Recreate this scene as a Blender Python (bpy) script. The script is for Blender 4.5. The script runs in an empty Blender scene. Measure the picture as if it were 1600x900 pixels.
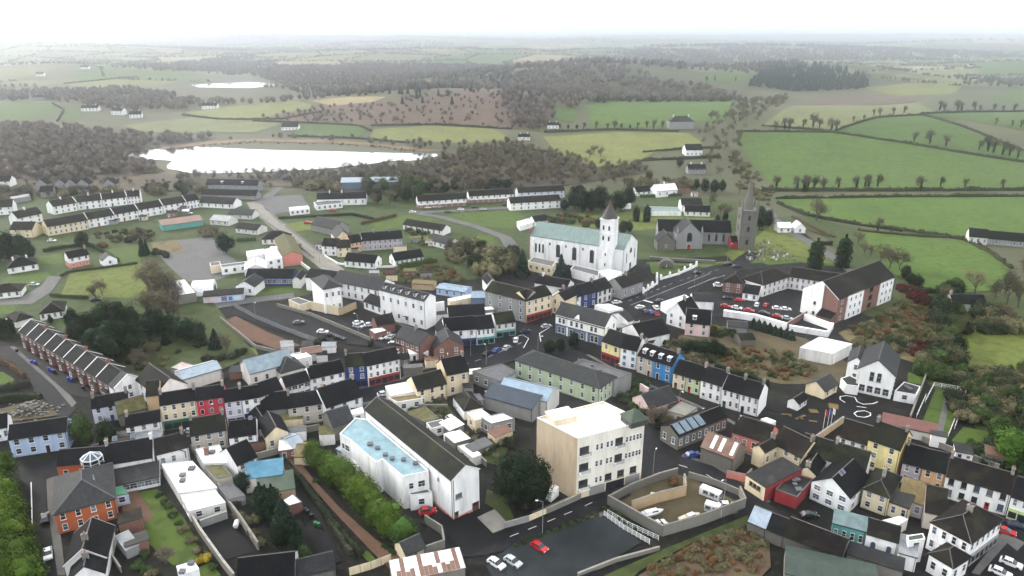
import bpy, bmesh, math, random
from mathutils import Vector, Matrix, noise
rnd = random.Random(11)
SC = bpy.context.scene
COL = SC.collection
# ------------------------------------------------------------------ camera
FPX, HOR, CAMH = 1150.0, 38.0, 112.0          # focal length in photo pixels, horizon row, height of the drone
PITCH = math.atan((450 - HOR) / FPX)
cam = bpy.data.cameras.new('camera'); camo = bpy.data.objects.new('camera', cam); COL.objects.link(camo)
camo.location = (0, 0, CAMH); camo.rotation_euler = (math.pi / 2 - PITCH, 0, 0)
cam.sensor_width = 36; cam.lens = 36 * FPX / 1600; cam.clip_start = 1; cam.clip_end = 80000
SC.camera = camo
# ------------------------------------------------------------------ sky, sun, exposure (bright overcast winter day)
SUN_EL, SUN_AZ = math.radians(24), math.radians(-52)      # azimuth from +Y, towards -X
w = bpy.data.worlds.new('World'); SC.world = w; w.use_nodes = True
nt = w.node_tree; bg = nt.nodes['Background']
sk = nt.nodes.new('ShaderNodeTexSky'); sk.sky_type = 'NISHITA'; sk.sun_disc = False
sk.sun_elevation = SUN_EL; sk.sun_rotation = SUN_AZ; sk.altitude = 100; sk.dust_density = 4; sk.air_density = 1
mx = nt.nodes.new('ShaderNodeMixRGB'); mx.inputs[0].default_value = .86; mx.inputs[2].default_value = (10.2, 10.4, 10.6, 1)
nt.links.new(sk.outputs[0], mx.inputs[1]); nt.links.new(mx.outputs[0], bg.inputs[0]); bg.inputs[1].default_value = .1
sl = bpy.data.lights.new('sun', 'SUN'); sl.energy = 1.5; sl.angle = math.radians(14); sl.color = (1, .96, .9)
so = bpy.data.objects.new('sun', sl); COL.objects.link(so)
sd = Vector((math.sin(SUN_AZ) * math.cos(SUN_EL), math.cos(SUN_AZ) * math.cos(SUN_EL), math.sin(SUN_EL)))
so.rotation_euler = sd.to_track_quat('Z', 'Y').to_euler()
so.location = sd * 300
SC.view_settings.view_transform = 'Standard'; SC.view_settings.look = 'None'
SC.view_settings.gamma = 1; SC.view_settings.use_curve_mapping = False; SC.view_settings.exposure = 1.25
SC.render.engine = 'CYCLES'; SC.cycles.use_denoising = True
SC.cycles.max_bounces = 5; SC.cycles.diffuse_bounces = 2; SC.cycles.glossy_bounces = 2; SC.cycles.volume_bounces = 2
SC.cycles.transparent_max_bounces = 4; SC.cycles.caustics_reflective = False; SC.cycles.caustics_refractive = False
# ------------------------------------------------------------------ pixel -> place
CP, SP = math.cos(PITCH), math.sin(PITCH)
def ray(px, py):
    a = (px - 800) / FPX; b = -(py - 450) / FPX
    return Vector((a, CP + b * SP, -SP + b * CP))
def P(px, py, h=0.0):                          # point on the level plane z = h
    d = ray(px, py); t = (h - CAMH) / d.z
    return Vector((d.x * t, d.y * t, h))
def proj(v):
    x, y, z = v[0], v[1], v[2] - CAMH
    zc = y * CP - z * SP; yc = y * SP + z * CP
    return 800 + FPX * x / zc, 450 - FPX * yc / zc
HILLS = [(-90, 1010, 230, 170, 30), (170, 1420, 330, 170, 44), (640, 1510, 200, 110, 36), (330, 900, 240, 200, 14),
         (-1010, 1700, 300, 180, 30), (800, 800, 420, 160, 15), (-620, 1130, 240, 120, 9), (1500, 1900, 500, 250, 30),
         (-300, 2600, 700, 260, 34), (900, 2900, 800, 260, 36), (-1900, 3000, 700, 300, 44), (2400, 3600, 900, 320, 44), (300, 4200, 1300, 330, 40),
         (-1500, 5200, 1500, 400, 44), (2500, 6000, 2200, 500, 40)]
def hz(x, y):
    if y < 560: return 0.0
    s = 0.0
    for cx, cy, sx, sy, h in HILLS:
        e = ((x - cx) / sx) ** 2 + ((y - cy) / sy) ** 2
        if e < 12: s += h * math.exp(-e)
    k = min(1, max(0, (y - 560) / 220)); k = k * k * (3 - 2 * k)
    return s * k
def G(px, py):                                 # point on the terrain
    d = ray(px, py)
    if d.z >= -1e-4: d.z = -1e-4
    t1 = -CAMH / d.z
    if d.y * t1 < 560: return Vector((d.x * t1, d.y * t1, 0))
    t = 500.0; prev = t
    while t < t1:
        z = CAMH + d.z * t
        if z <= hz(d.x * t, d.y * t): break
        prev = t; t *= 1.004
    lo, hi = prev, min(t, t1)
    for _ in range(14):
        m = (lo + hi) / 2
        if CAMH + d.z * m <= hz(d.x * m, d.y * m): hi = m
        else: lo = m
    return Vector((d.x * hi, d.y * hi, hz(d.x * hi, d.y * hi)))
TX, TY, TS = 0.0, 0.0, 1.0
def tile(x0, y0, s):                           # coordinates below are read off an enlarged crop of the photograph
    global TX, TY, TS
    TX, TY, TS = x0, y0, s
def q(p): return (TX + p[0] / TS, TY + p[1] / TS)
# ------------------------------------------------------------------ materials
MATS = {}
def lin(c):
    return tuple(((v / 255 / 12.92) if v / 255 <= .04045 else ((v / 255 + .055) / 1.055) ** 2.4) for v in c)
def mat(name, col, rough=.85, var=.18, scale=.6, stain=None, stain_amt=.5, stain_scale=.25, bump=0, spec=.3, metal=0, stretch=None, objvar=0, world=False, detail=4, fine=None, fine_amt=.5):
    """col is a linear base colour. Procedural: two-tone noise, an optional stain or moss colour, optional fine speckle, bump."""
    if name in MATS: return MATS[name]
    m = bpy.data.materials.new(name); m.use_nodes = True; MATS[name] = m
    n = m.node_tree.nodes; l = m.node_tree.links; b = n['Principled BSDF']
    b.inputs['Roughness'].default_value = rough; b.inputs['Specular IOR Level'].default_value = spec; b.inputs['Metallic'].default_value = metal
    tc = n.new('ShaderNodeTexCoord'); vec = tc.outputs['Object']
    geo = None
    if world:
        geo = n.new('ShaderNodeNewGeometry'); vec = geo.outputs['Position']
    else:
        oi0 = n.new('ShaderNodeObjectInfo')
        ad = n.new('ShaderNodeVectorMath'); ad.operation = 'MULTIPLY_ADD'
        l.new(oi0.outputs['Random'], ad.inputs[0]); ad.inputs[1].default_value = (317, 231, 97); l.new(vec, ad.inputs[2]); vec = ad.outputs[0]
    base = vec
    if stretch:
        mp = n.new('ShaderNodeMapping'); mp.inputs['Scale'].default_value = stretch; l.new(vec, mp.inputs[0]); vec = mp.outputs[0]
    nz = n.new('ShaderNodeTexNoise'); nz.inputs['Scale'].default_value = scale; nz.inputs['Detail'].default_value = detail; nz.inputs['Roughness'].default_value = .65
    l.new(vec, nz.inputs[0])
    rp = n.new('ShaderNodeValToRGB'); rp.color_ramp.elements[0].position = .3; rp.color_ramp.elements[1].position = .72
    rp.color_ramp.elements[0].color = (*[max(0, c * (1 - var)) for c in col], 1); rp.color_ramp.elements[1].color = (*[min(1, c * (1 + var)) for c in col], 1)
    l.new(nz.outputs[0], rp.inputs[0]); out = rp.outputs[0]
    if stain:
        n2 = n.new('ShaderNodeTexNoise'); n2.inputs['Scale'].default_value = stain_scale; n2.inputs['Detail'].default_value = 6; n2.inputs['Roughness'].default_value = .7
        l.new(vec if name.startswith('render_') else base, n2.inputs[0])
        r2 = n.new('ShaderNodeValToRGB'); r2.color_ramp.elements[0].position = .5; r2.color_ramp.elements[1].position = .72
        r2.color_ramp.elements[0].color = (0, 0, 0, 1); r2.color_ramp.elements[1].color = (stain_amt,) * 3 + (1,)
        l.new(n2.outputs[0], r2.inputs[0])
        mm = n.new('ShaderNodeMixRGB'); l.new(r2.outputs[0], mm.inputs[0]); l.new(out, mm.inputs[1]); mm.inputs[2].default_value = (*stain, 1); out = mm.outputs[0]
    if fine:
        n3 = n.new('ShaderNodeTexNoise'); n3.inputs['Scale'].default_value = fine[3] if len(fine) > 3 else 2.; n3.inputs['Detail'].default_value = 3
        l.new(base, n3.inputs[0])
        r3 = n.new('ShaderNodeValToRGB'); r3.color_ramp.elements[0].position = .52; r3.color_ramp.elements[1].position = .62
        r3.color_ramp.elements[0].color = (0, 0, 0, 1); r3.color_ramp.elements[1].color = (fine_amt,) * 3 + (1,)
        l.new(n3.outputs[0], r3.inputs[0])
        m3 = n.new('ShaderNodeMixRGB'); l.new(r3.outputs[0], m3.inputs[0]); l.new(out, m3.inputs[1]); m3.inputs[2].default_value = (*fine[:3], 1); out = m3.outputs[0]
    if objvar:
        oi = n.new('ShaderNodeObjectInfo'); hs = n.new('ShaderNodeHueSaturation')
        mr = n.new('ShaderNodeMapRange'); mr.inputs[3].default_value = 1 - objvar; mr.inputs[4].default_value = 1 + objvar
        l.new(oi.outputs['Random'], mr.inputs[0]); l.new(mr.outputs[0], hs.inputs['Value']); l.new(out, hs.inputs['Color']); out = hs.outputs[0]
    l.new(out, b.inputs['Base Color'])
    if bump:
        bp = n.new('ShaderNodeBump'); bp.inputs['Strength'].default_value = bump; bp.inputs['Distance'].default_value = .1
        l.new(nz.outputs[0], bp.inputs['Height']); l.new(bp.outputs[0], b.inputs['Normal'])
    return m
DIRT = (.16, .15, .12); MOSS = (.075, .08, .025)
def wallm(name, c, amt=.45): return mat('render_' + name, c, .9, .09, .5, DIRT, amt, .35, stretch=(1, 1, .22), objvar=.05)
def walls():
    for k, c in dict(white=(.82, .82, .81), offwhite=(.62, .61, .58), cream=(.68, .58, .4), yellow=(.74, .64, .3), beige=(.46, .42, .36), grey=(.24, .24, .24), stone=(.13, .125, .11), paleblue=(.42, .54, .74),
                     blue=(.04, .22, .5), navy=(.02, .04, .16), red=(.5, .03, .06), darkred=(.3, .03, .035), orange=(.42, .115, .045), sage=(.42, .5, .34), mauve=(.42, .38, .42), lightgreen=(.5, .6, .32), pink=(.65, .5, .47),
                     peach=(.7, .42, .22), slateblue=(.12, .17, .28), teal=(.1, .3, .28), tan=(.45, .33, .2), skyblue=(.5, .68, .84), concrete=(.2, .19, .165), bottle=(.02, .12, .08), lilac=(.6, .6, .7), salmon=(.6, .22, .18), graffiti=(.25,.27,.33)).items():
        wallm(k, c, .6 if k in ('stone', 'grey', 'concrete') else .42)
    mat('render_brick', (.19, .1, .08), .9, .3, 2.5, (.12, .06, .05), .5, .5, objvar=.12)
walls()
mat('slate', (.004, .0043, .0055), .75, .45, .9, (.016, .017, .011), .6, .3, bump=.3, stretch=(2.2, .35, .35), objvar=.4, spec=.08, fine=(.013, .013, .016, 1.6), fine_amt=.5)
mat('slate_moss', (.008, .0085, .007), .75, .4, .9, (.034, .038, .011), .7, .16, bump=.3, stretch=(2, .4, .4), objvar=.25, spec=.1, fine=(.02, .022, .012, 1.4), fine_amt=.6)
mat('slate_grey', (.024, .0255, .028), .7, .3, .9, MOSS, .3, .2, bump=.25, stretch=(2.2, .4, .4), objvar=.2, spec=.12, fine=(.045, .045, .048, 1.5), fine_amt=.5)
mat('slate_brown', (.008, .0062, .0062), .75, .35, .9, MOSS, .35, .2, bump=.25, stretch=(2.2, .4, .4), objvar=.25, spec=.1, fine=(.018, .0145, .014, 1.5), fine_amt=.5)
mat('moss_roof', (.09, .085, .03), .9, .45, .8, (.14, .14, .1), .5, .4, objvar=.15)
mat('tan_roof', (.17, .13, .06), .9, .4, .8, (.06, .06, .03), .6, .4)
mat('felt_white', (.72, .72, .71), .8, .14, .3, (.34, .31, .24), .75, .22)
mat('felt_grey', (.1, .1, .105), .85, .25, .5, (.07, .07, .05), .6, .3)
mat('felt_black', (.009, .009, .01), .7, .4, .5, (.08, .08, .06), .4, .3)
mat('felt_turquoise', (.18, .28, .32), .75, .22, .35, (.29, .37, .39), .7, .3)
mat('felt_blue', (.055, .165, .24), .75, .25, .5, (.14, .23, .28), .5, .4)
mat('felt_green', (.05, .07, .05), .8, .25, .35, (.1, .11, .06), .5, .3)
mat('green_sheet', (.04, .25, .12), .6, .2, .5)
mat('copper_green', (.17, .225, .21), .8, .2, .5, (.11, .15, .14), .6, .3, stretch=(2, .4, .4), spec=.15)
mat('copper_brown', (.05, .04, .039), .6, .25, .7)
def corr(name, c, c2, period=1.0, amt=.6):                   # corrugated or ribbed sheet: ribs along the slope, stripes of rooflights
    m = mat(name, c, .55, .25, .5, c2, amt, .35, spec=.4)
    n = m.node_tree.nodes; l = m.node_tree.links
    wv = n.new('ShaderNodeTexWave'); wv.inputs['Scale'].default_value = period; tc = n.new('ShaderNodeTexCoord'); l.new(tc.outputs['Object'], wv.inputs[0])
    bp = n.new('ShaderNodeBump'); bp.inputs['Strength'].default_value = .6; bp.inputs['Distance'].default_value = .08
    l.new(wv.outputs[0], bp.inputs['Height']); l.new(bp.outputs[0], n['Principled BSDF'].inputs['Normal'])
corr('sheet_blue', (.2, .28, .36), (.32, .38, .42)); corr('sheet_darkblue', (.012, .024, .045), (.03, .045, .07)); corr('sheet_rust', (.13, .06, .036), (.18, .13, .1))
corr('sheet_rustwhite', (.36, .31, .28), (.27, .1, .05), amt=.8); corr('sheet_tealgrey', (.1, .15, .155), (.16, .2, .2)); corr('sheet_white', (.75, .75, .74), (.6, .6, .6)); corr('sheet_red', (.12, .04, .03), (.1, .06, .05)); corr('sheet_teal', (.03, .3, .26), (.3, .1, .08))
corr('sheet_grey', (.2, .21, .22), (.3, .3, .3)); corr('sheet_bluegrey', (.2, .26, .3), (.12, .15, .17)); corr('sheet_darkgreen', (.025, .042, .032), (.035, .05, .038)); corr('sheet_paleblue', (.27, .33, .39), (.34, .38, .4))
corr('rooflight', (.13, .18, .22), (.2, .24, .27))
mat('glass', (.02, .022, .025), .12, .3, .6, spec=.5); mat('glass_pale', (.16, .17, .18), .2, .3, .6, spec=.5); mat('glass_blue', (.06, .09, .13), .15, .3, .6, spec=.5)
mat('frame_white', (.7, .7, .7), .5, .05, 1); mat('frame_dark', (.05, .045, .04), .6, .1, 1); mat('gutter', (.03, .03, .03), .5, .1, 1)
mat('fascia_white', (.66, .66, .65), .6, .08, 1); mat('ridge_tile', (.1, .09, .085), .85, .3, 1, objvar=.3)
mat('chimney_render', (.24, .225, .2), .9, .25, .8, (.1, .1, .08), .6, .6, objvar=.3); mat('pot', (.28, .14, .09), .9, .2, 2); mat('lead', (.2, .21, .22), .5, .2, 1)
for k, c in dict(red=(.35, .02, .02), green=(.02, .1, .05), black=(.015, .015, .015), blue=(.02, .06, .2), brown=(.12, .05, .03), white=(.6, .6, .6)).items(): mat('door_' + k, c, .5, .1, 1)
mat('asphalt', (.01, .01, .0115), .8, .35, .12, (.022, .022, .024), .8, .09, world=True, fine=(.03, .03, .03, .9), fine_amt=.35, spec=.15)
mat('asphalt_dark', (.0055, .0055, .006), .75, .3, .15, (.011, .011, .011), .5, .1, world=True, spec=.15)
mat('asphalt_light', (.085, .083, .081), .85, .2, .12, (.07, .07, .068), .5, .06, world=True, fine=(.15, .148, .14, .8), fine_amt=.4)
mat('concrete_ground', (.19, .18, .155), .9, .25, .2, (.13, .12, .09), .6, .12, world=True)
mat('paving', (.1, .096, .09), .9, .2, .3, (.06, .06, .056), .5, .1, world=True)
mat('paint_white', (.62, .62, .6), .7, .2, .8, (.2, .2, .2), .5, .8, world=True); mat('paint_orange', (.13, .08, .025), .7, .25, .8, (.1, .07, .05), .6, .6, world=True)
mat('gravel_dark', (.02, .024, .026), .9, .25, .1, (.036, .044, .042), .7, .05, world=True, spec=.15)
mat('soil', (.1, .055, .035), .95, .3, .3, (.06, .05, .02), .6, .15, world=True)
mat('rough_tan', (.075, .06, .032), .95, .3, .15, (.05, .058, .02), .7, .08, world=True, fine=(.1, .065, .03, .5), fine_amt=.5)
def field_mat(name, c, c2, sc=.02, amt=.6, c3=None):
    return mat(name, c, .95, .25, sc * 3, c2, amt, sc, world=True, detail=8, fine=(*(c3 or tuple(v * .55 for v in c)), .24), fine_amt=.8)
field_mat('lawn', (.052, .085, .01), (.075, .102, .016), .08, .6); field_mat('lawn_yellow', (.095, .115, .02), (.062, .082, .015), .06, .6)
field_mat('lawn_dull', (.042, .058, .014), (.06, .056, .02), .08, .6)
field_mat('field_green', (.05, .088, .014), (.072, .096, .02), .012); field_mat('field_bright', (.056, .1, .012), (.08, .108, .018), .012)
field_mat('field_yellow', (.135, .145, .04), (.095, .105, .03), .012); field_mat('field_olive', (.12, .13, .05), (.16, .14, .06), .012); field_mat('field_tan', (.25, .2, .1), (.18, .15, .07), .012)
field_mat('field_rush', (.058, .1, .012), (.038, .065, .012), .025, .9, (.024, .038, .012)); field_mat('bog', (.1, .068, .048), (.07, .058, .04), .015, .7)
field_mat('scrub_brown', (.13, .1, .045), (.08, .085, .03), .05, .7, (.06, .045, .025)); field_mat('scrub_red', (.085, .058, .036), (.09, .1, .03), .05, .6, (.06, .03, .02))
field_mat('reedbed', (.17, .11, .055), (.12, .08, .045), .04, .6); field_mat('marsh', (.075, .058, .035), (.05, .045, .03), .02, .6); field_mat('wood_floor', (.055, .043, .03), (.04, .035, .02), .03, .6); field_mat('verge', (.038, .058, .014), (.04, .036, .016), .06, .6)
# water: near mirror, ruffled a little
m = mat('water', (.72, .725, .73), .1, .04, .02, spec=.6, world=True, metal=1)
# ------------------------------------------------------------------ object helpers
def mesh(name, verts, faces, mats, fmat=None, smooth=False):
    me = bpy.data.meshes.new(name); me.from_pydata([tuple(v) for v in verts], [], faces)
    for m_ in (mats if isinstance(mats, (list, tuple)) else [mats]): me.materials.append(MATS[m_] if isinstance(m_, str) else m_)
    if fmat: me.polygons.foreach_set('material_index', fmat)
    if smooth: me.polygons.foreach_set('use_smooth', [True] * len(faces))
    me.update(); return me
def link(name, data, parent=None, loc=None, rz=None, scale=None):
    o = bpy.data.objects.new(name, data); COL.objects.link(o)
    if parent: o.parent = parent
    if loc is not None: o.location = loc
    if rz: o.rotation_euler = (0, 0, rz)
    if scale: o.scale = scale
    return o
def tag(o, label=None, cat=None, group=None, kind=None):
    if label: o['label'] = label
    if cat: o['category'] = cat
    if group: o['group'] = group
    if kind: o['kind'] = kind
    return o
class MB:
    def __init__(s): s.v = []; s.f = []; s.m = []
    def quad(s, pts, m=0):
        i = len(s.v); s.v += [tuple(p) for p in pts]; s.f.append(tuple(range(i, i + len(pts)))); s.m.append(m)
    def box(s, x0, x1, y0, y1, z0, z1, m=0):
        i = len(s.v)
        s.v += [(x0, y0, z0), (x1, y0, z0), (x1, y1, z0), (x0, y1, z0), (x0, y0, z1), (x1, y0, z1), (x1, y1, z1), (x0, y1, z1)]
        for f in ((0, 3, 2, 1), (4, 5, 6, 7), (0, 1, 5, 4), (1, 2, 6, 5), (2, 3, 7, 6), (3, 0, 4, 7)):
            s.f.append(tuple(i + k for k in f)); s.m.append(m)
    def prism(s, poly, z0, z1, m=0, mt=None):
        i = len(s.v); n_ = len(poly)
        s.v += [(p[0], p[1], z0) for p in poly] + [(p[0], p[1], z1) for p in poly]
        s.f.append(tuple(i + n_ + k for k in range(n_))); s.m.append(m if mt is None else mt)
        s.f.append(tuple(i + n_ - 1 - k for k in range(n_))); s.m.append(m)
        for k in range(n_):
            j = (k + 1) % n_
            s.f.append((i + k, i + j, i + n_ + j, i + n_ + k)); s.m.append(m)
    def extr(s, prof, x0, x1, m=0):             # profile of (y, z) pushed along x
        i = len(s.v); n_ = len(prof)
        s.v += [(x0, a, b) for a, b in prof] + [(x1, a, b) for a, b in prof]
        s.f.append(tuple(i + k for k in range(n_))); s.m.append(m); s.f.append(tuple(i + 2 * n_ - 1 - k for k in range(n_))); s.m.append(m)
        for k in range(n_):
            j = (k + 1) % n_
            s.f.append((i + j, i + k, i + n_ + k, i + n_ + j)); s.m.append(m)
    def cone(s, c, r0, r1, z0, z1, n_=8, m=0, ph=0):
        i = len(s.v)
        for r, z in ((r0, z0), (r1, z1)):
            for k in range(n_):
                a = 2 * math.pi * k / n_ + ph; s.v.append((c[0] + r * math.cos(a), c[1] + r * math.sin(a), z))
        for k in range(n_):
            j = (k + 1) % n_; s.f.append((i + k, i + j, i + n_ + j, i + n_ + k)); s.m.append(m)
        s.f.append(tuple(i + n_ + k for k in range(n_))); s.m.append(m); s.f.append(tuple(i + n_ - 1 - k for k in range(n_))); s.m.append(m)
    def tube(s, a, b, r0, r1, n_=5, m=0):
        a = Vector(a); b = Vector(b); d = (b - a)
        if d.length < 1e-6: return
        z = d.normalized(); x = z.orthogonal().normalized(); y = z.cross(x); i = len(s.v)
        for c, r in ((a, r0), (b, r1)):
            for k in range(n_):
                t = 2 * math.pi * k / n_; s.v.append(tuple(c + x * (r * math.cos(t)) + y * (r * math.sin(t))))
        for k in range(n_):
            j = (k + 1) % n_; s.f.append((i + k, i + j, i + n_ + j, i + n_ + k)); s.m.append(m)
        s.f.append(tuple(i + n_ + k for k in range(n_))); s.m.append(m)
    def build(s, name, mats, parent=None, loc=None, rz=None, smooth=False):
        return link(name, mesh(name, s.v, s.f, mats, s.m if max(s.m, default=0) else None, smooth), parent, loc, rz)
    def data(s, name, mats, smooth=False): return mesh(name, s.v, s.f, mats, s.m if max(s.m, default=0) else None, smooth)
def area2(p): return sum(p[i][0] * p[(i + 1) % len(p)][1] - p[(i + 1) % len(p)][0] * p[i][1] for i in range(len(p)))
def ccw(p): return p if area2(p) > 0 else p[::-1]
LEVEL = [0]
def sheet(name, pts, m, z=None, world=False, label=None):     # a flush sheet of ground, each a few mm above the one before
    if z is None: LEVEL[0] += 1; z = .02 + .004 * LEVEL[0]
    poly = ccw([Vector(p) if world else P(*q(p)) for p in pts])
    me = mesh(name, [(p.x, p.y, z) for p in poly], [tuple(range(len(poly)))], m)
    return tag(link(name, me), kind='structure')
def strip(pts, width):
    """outline of a strip round a centre line of world points; width may be a list"""
    L, Rr = [], []
    for i, p in enumerate(pts):
        a = pts[max(0, i - 1)]; b = pts[min(len(pts) - 1, i + 1)]; d = Vector((b[0] - a[0], b[1] - a[1])).normalized(); w_ = width[i] if isinstance(width, (list, tuple)) else width
        L.append((p[0] - d.y * w_ / 2, p[1] + d.x * w_ / 2)); Rr.append((p[0] + d.y * w_ / 2, p[1] - d.x * w_ / 2))
    return L, Rr
def road(name, pts, width, m, z=None, raw=False, far=False, dz=.25, kind='structure'):
    pw = pts if raw else [(G(*q(p)) if far else P(*q(p))) for p in pts]
    if z is None: LEVEL[0] += 1; z = .02 + .004 * LEVEL[0]
    dense = []; wl = []; ws = width if isinstance(width, (list, tuple)) else [width] * len(pw)
    for n_, (a, b) in enumerate(zip(pw[:-1], pw[1:])):
        k = max(1, int((Vector(b) - Vector(a)).length / (25 if far else 8)))
        for i in range(k): dense.append(Vector(a).lerp(Vector(b), i / k)); wl.append(ws[n_] + (ws[n_ + 1] - ws[n_]) * i / k)
    dense.append(Vector(pw[-1])); wl.append(ws[-1]); L, Rr = strip(dense, wl)
    vs = []; fs = []
    for i in range(len(dense)):
        for p in (L[i], Rr[i]): vs.append((p[0], p[1], hz(*p) + dz if far else z))
        if i: fs.append((2 * i - 2, 2 * i - 1, 2 * i + 1, 2 * i))
    return tag(link(name, mesh(name, vs, fs, m)), kind=kind)

def pavements(pts, width, z=.14, pw_=1.7):
    """raised pavement with a kerb face on both sides of a road"""
    pw = [P(*q(p)) for p in pts]; ws = width if isinstance(width, (list, tuple)) else [width] * len(pw)
    for sd_ in (1, -1):
        vs = []; fs = []; inner, _ = strip([(p.x, p.y) for p in pw], [w_ * sd_ for w_ in ws]); outer, _ = strip([(p.x, p.y) for p in pw], [(w_ + 2 * pw_) * sd_ for w_ in ws])
        for i in range(len(pw)):
            a, b = inner[i], outer[i]; vs += [(a[0], a[1], -.05), (a[0], a[1], z), (b[0], b[1], z), (b[0], b[1], -.05)]
            if i:
                for k in range(3): fs.append((4 * i - 4 + k, 4 * i + k, 4 * i + k + 1, 4 * i - 4 + k + 1))
        tag(link('pavement', mesh('pavement', vs, fs, 'paving')), kind='structure')
def dashes(pts, step=5.0, ln=2.4, wd=.16, z=.3, m='paint_white'):
    pw = [P(*q(p)) for p in pts]; b = MB()
    for a, e in zip(pw[:-1], pw[1:]):
        d = (e - a); n_ = int(d.length / step); u = d.normalized(); s_ = Vector((-u.y, u.x, 0)) * wd / 2
        for i in range(n_):
            c = a + u * (i * step + 1); f = c + u * ln; b.quad([(*(c - s_).xy, z), (*(f - s_).xy, z), (*(f + s_).xy, z), (*(c + s_).xy, z)])
    if b.v: tag(b.build('road_marking', m), kind='structure')
# ------------------------------------------------------------------ windows, doors
CACHE = {}
def win_mesh(w_, h_, fm='frame_white', gm='glass', arch=False, cross=True):
    k = ('w', round(w_, 1), round(h_, 1), fm, gm, arch)
    if k in CACHE: return CACHE[k]
    w_, h_ = round(w_, 1), round(h_, 1); b = MB(); t = .11
    if arch:
        n_ = 8; o_ = [(-w_ / 2, 0), (w_ / 2, 0)] + [(w_ / 2 * math.cos(math.pi * i / n_), h_ - w_ / 2 + w_ / 2 * math.sin(math.pi * i / n_)) for i in range(n_ + 1)]
        b.quad([(x, -.03, z) for x, z in o_], 1)
        for (xa, za), (xb, zb) in zip(o_, o_[1:] + o_[:1]):
            c = Vector((0, h_ / 2)); a1 = Vector((xa, za)); b1 = Vector((xb, zb)); a2 = a1 + (a1 - c).normalized() * t; b2 = b1 + (b1 - c).normalized() * t
            b.quad([(a1.x, -.1, a1.y), (b1.x, -.1, b1.y), (b2.x, -.1, b2.y), (a2.x, -.1, a2.y)]); b.quad([(a2.x, -.1, a2.y), (b2.x, -.1, b2.y), (b2.x, 0, b2.y), (a2.x, 0, a2.y)])
    else:
        b.quad([(-w_ / 2, -.03, 0), (w_ / 2, -.03, 0), (w_ / 2, -.03, h_), (-w_ / 2, -.03, h_)], 1)
        b.box(-w_ / 2 - t, -w_ / 2, -.09, 0, -t, h_ + t); b.box(w_ / 2, w_ / 2 + t, -.09, 0, -t, h_ + t)
        b.box(-w_ / 2, w_ / 2, -.09, 0, h_, h_ + t); b.box(-w_ / 2 - .2, w_ / 2 + .2, -.2, -.001, -t - .1, -t + .01)
        b.box(-w_ / 2, w_ / 2, -.06, -.031, h_ * .52, h_ * .52 + .07)
        if w_ > 1.3: b.box(-.04, .04, -.062, -.032, 0, h_ * .52)
    CACHE[k] = b.data('window', [fm, gm]); return CACHE[k]
def door_mesh(w_, h_, dm):
    k = ('d', round(w_, 1), round(h_, 1), dm)
    if k not in CACHE:
        b = MB(); b.box(-w_ / 2, w_ / 2, -.05, 0, 0, h_, 1); b.box(-w_ / 2 - .12, -w_ / 2, -.1, 0, 0, h_ + .12); b.box(w_ / 2, w_ / 2 + .12, -.1, 0, 0, h_ + .12); b.box(-w_ / 2, w_ / 2, -.1, 0, h_, h_ + .12)
        b.box(-w_ * .33, w_ * .33, -.07, -.051, h_ * .55, h_ * .9, 2); b.box(-w_ * .33, w_ * .33, -.065, -.051, h_ * .1, h_ * .45, 1)
        CACHE[k] = b.data('door', ['frame_white', dm, 'glass'])
    return CACHE[k]
class Box:                                       # local frame of a building: L along x, D along y
    def __init__(s, root, L, D): s.r, s.L, s.D = root, L, D
    def at(s, f, t, off=0):
        if f == 'S': return (t, -off, 0), 0.0
        if f == 'E': return (s.L + off, t, 0), math.pi / 2
        if f == 'N': return (s.L - t, s.D + off, 0), math.pi
        return (-off, s.D - t, 0), -math.pi / 2
    def len(s, f): return s.L if f in 'SN' else s.D
    def put(s, name, data, f, t, z, off=0, parent=None):
        p, a = s.at(f, t, off); return link(name, data, parent or s.r, (p[0], p[1], z), a)
DOORS = ['door_red', 'door_green', 'door_black', 'door_blue', 'door_brown', 'door_white']
def openings(bx, f, nb, ns, eh, door=None, skip0=False, fm='frame_white', wd=None, arch=False, lo=0.0, hi=1.0, gm='glass'):
    L = bx.len(f); sh = eh / ns; span = (hi - lo) * L
    ww = wd or max(.65, min(1.0, span / nb * .36)); wh = max(.9, min(1.7, sh * .52))
    drs = [] if door is None else ([door] if isinstance(door, int) else list(door))
    for k in range(ns):
        if k == 0 and skip0: continue
        for i in range(nb):
            t = lo * L + (i + .5) / nb * span
            if k == 0 and i in drs: bx.put('door', door_mesh(1.0, min(2.2, sh * .8), rnd.choice(DOORS)), f, t, .05)
            else: bx.put('window', win_mesh(ww, wh * (.92 if k == ns - 1 and ns > 2 else 1), fm, rnd.choice((gm, gm, 'glass_blue', 'glass_pale')), arch), f, t, k * sh + sh * .33)
def shopfront(bx, f, m, h=3.0, lo=0.02, hi=.98, glass='glass'):
    L = bx.len(f); a, b_ = lo * L, hi * L; b = MB(); W = b_ - a
    b.box(-W / 2, W / 2, -.22, 0, h - .75, h); b.box(-W / 2 - .05, W / 2 + .05, -.34, 0, h, h + .12)
    n_ = max(2, int(W / 1.9))
    for i in range(n_ + 1):
        x = -W / 2 + W * i / n_; b.box(max(-W / 2, x - .12), min(W / 2, x + .12), -.16, 0, 0, h - .75)
    for i in range(n_):
        x0 = -W / 2 + W * i / n_ + .12; x1 = -W / 2 + W * (i + 1) / n_ - .12
        d = i == n_ // 2
        b.box(x0, x1, -.1, 0, 0, .1 if d else .55); b.quad([(x0, -.04, .1 if d else .55), (x1, -.04, .1 if d else .55), (x1, -.04, h - .75), (x0, -.04, h - .75)], 1)
    bx.put('shopfront', b.data('shopfront', [m, glass]), f, (a + b_) / 2, 0)
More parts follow.
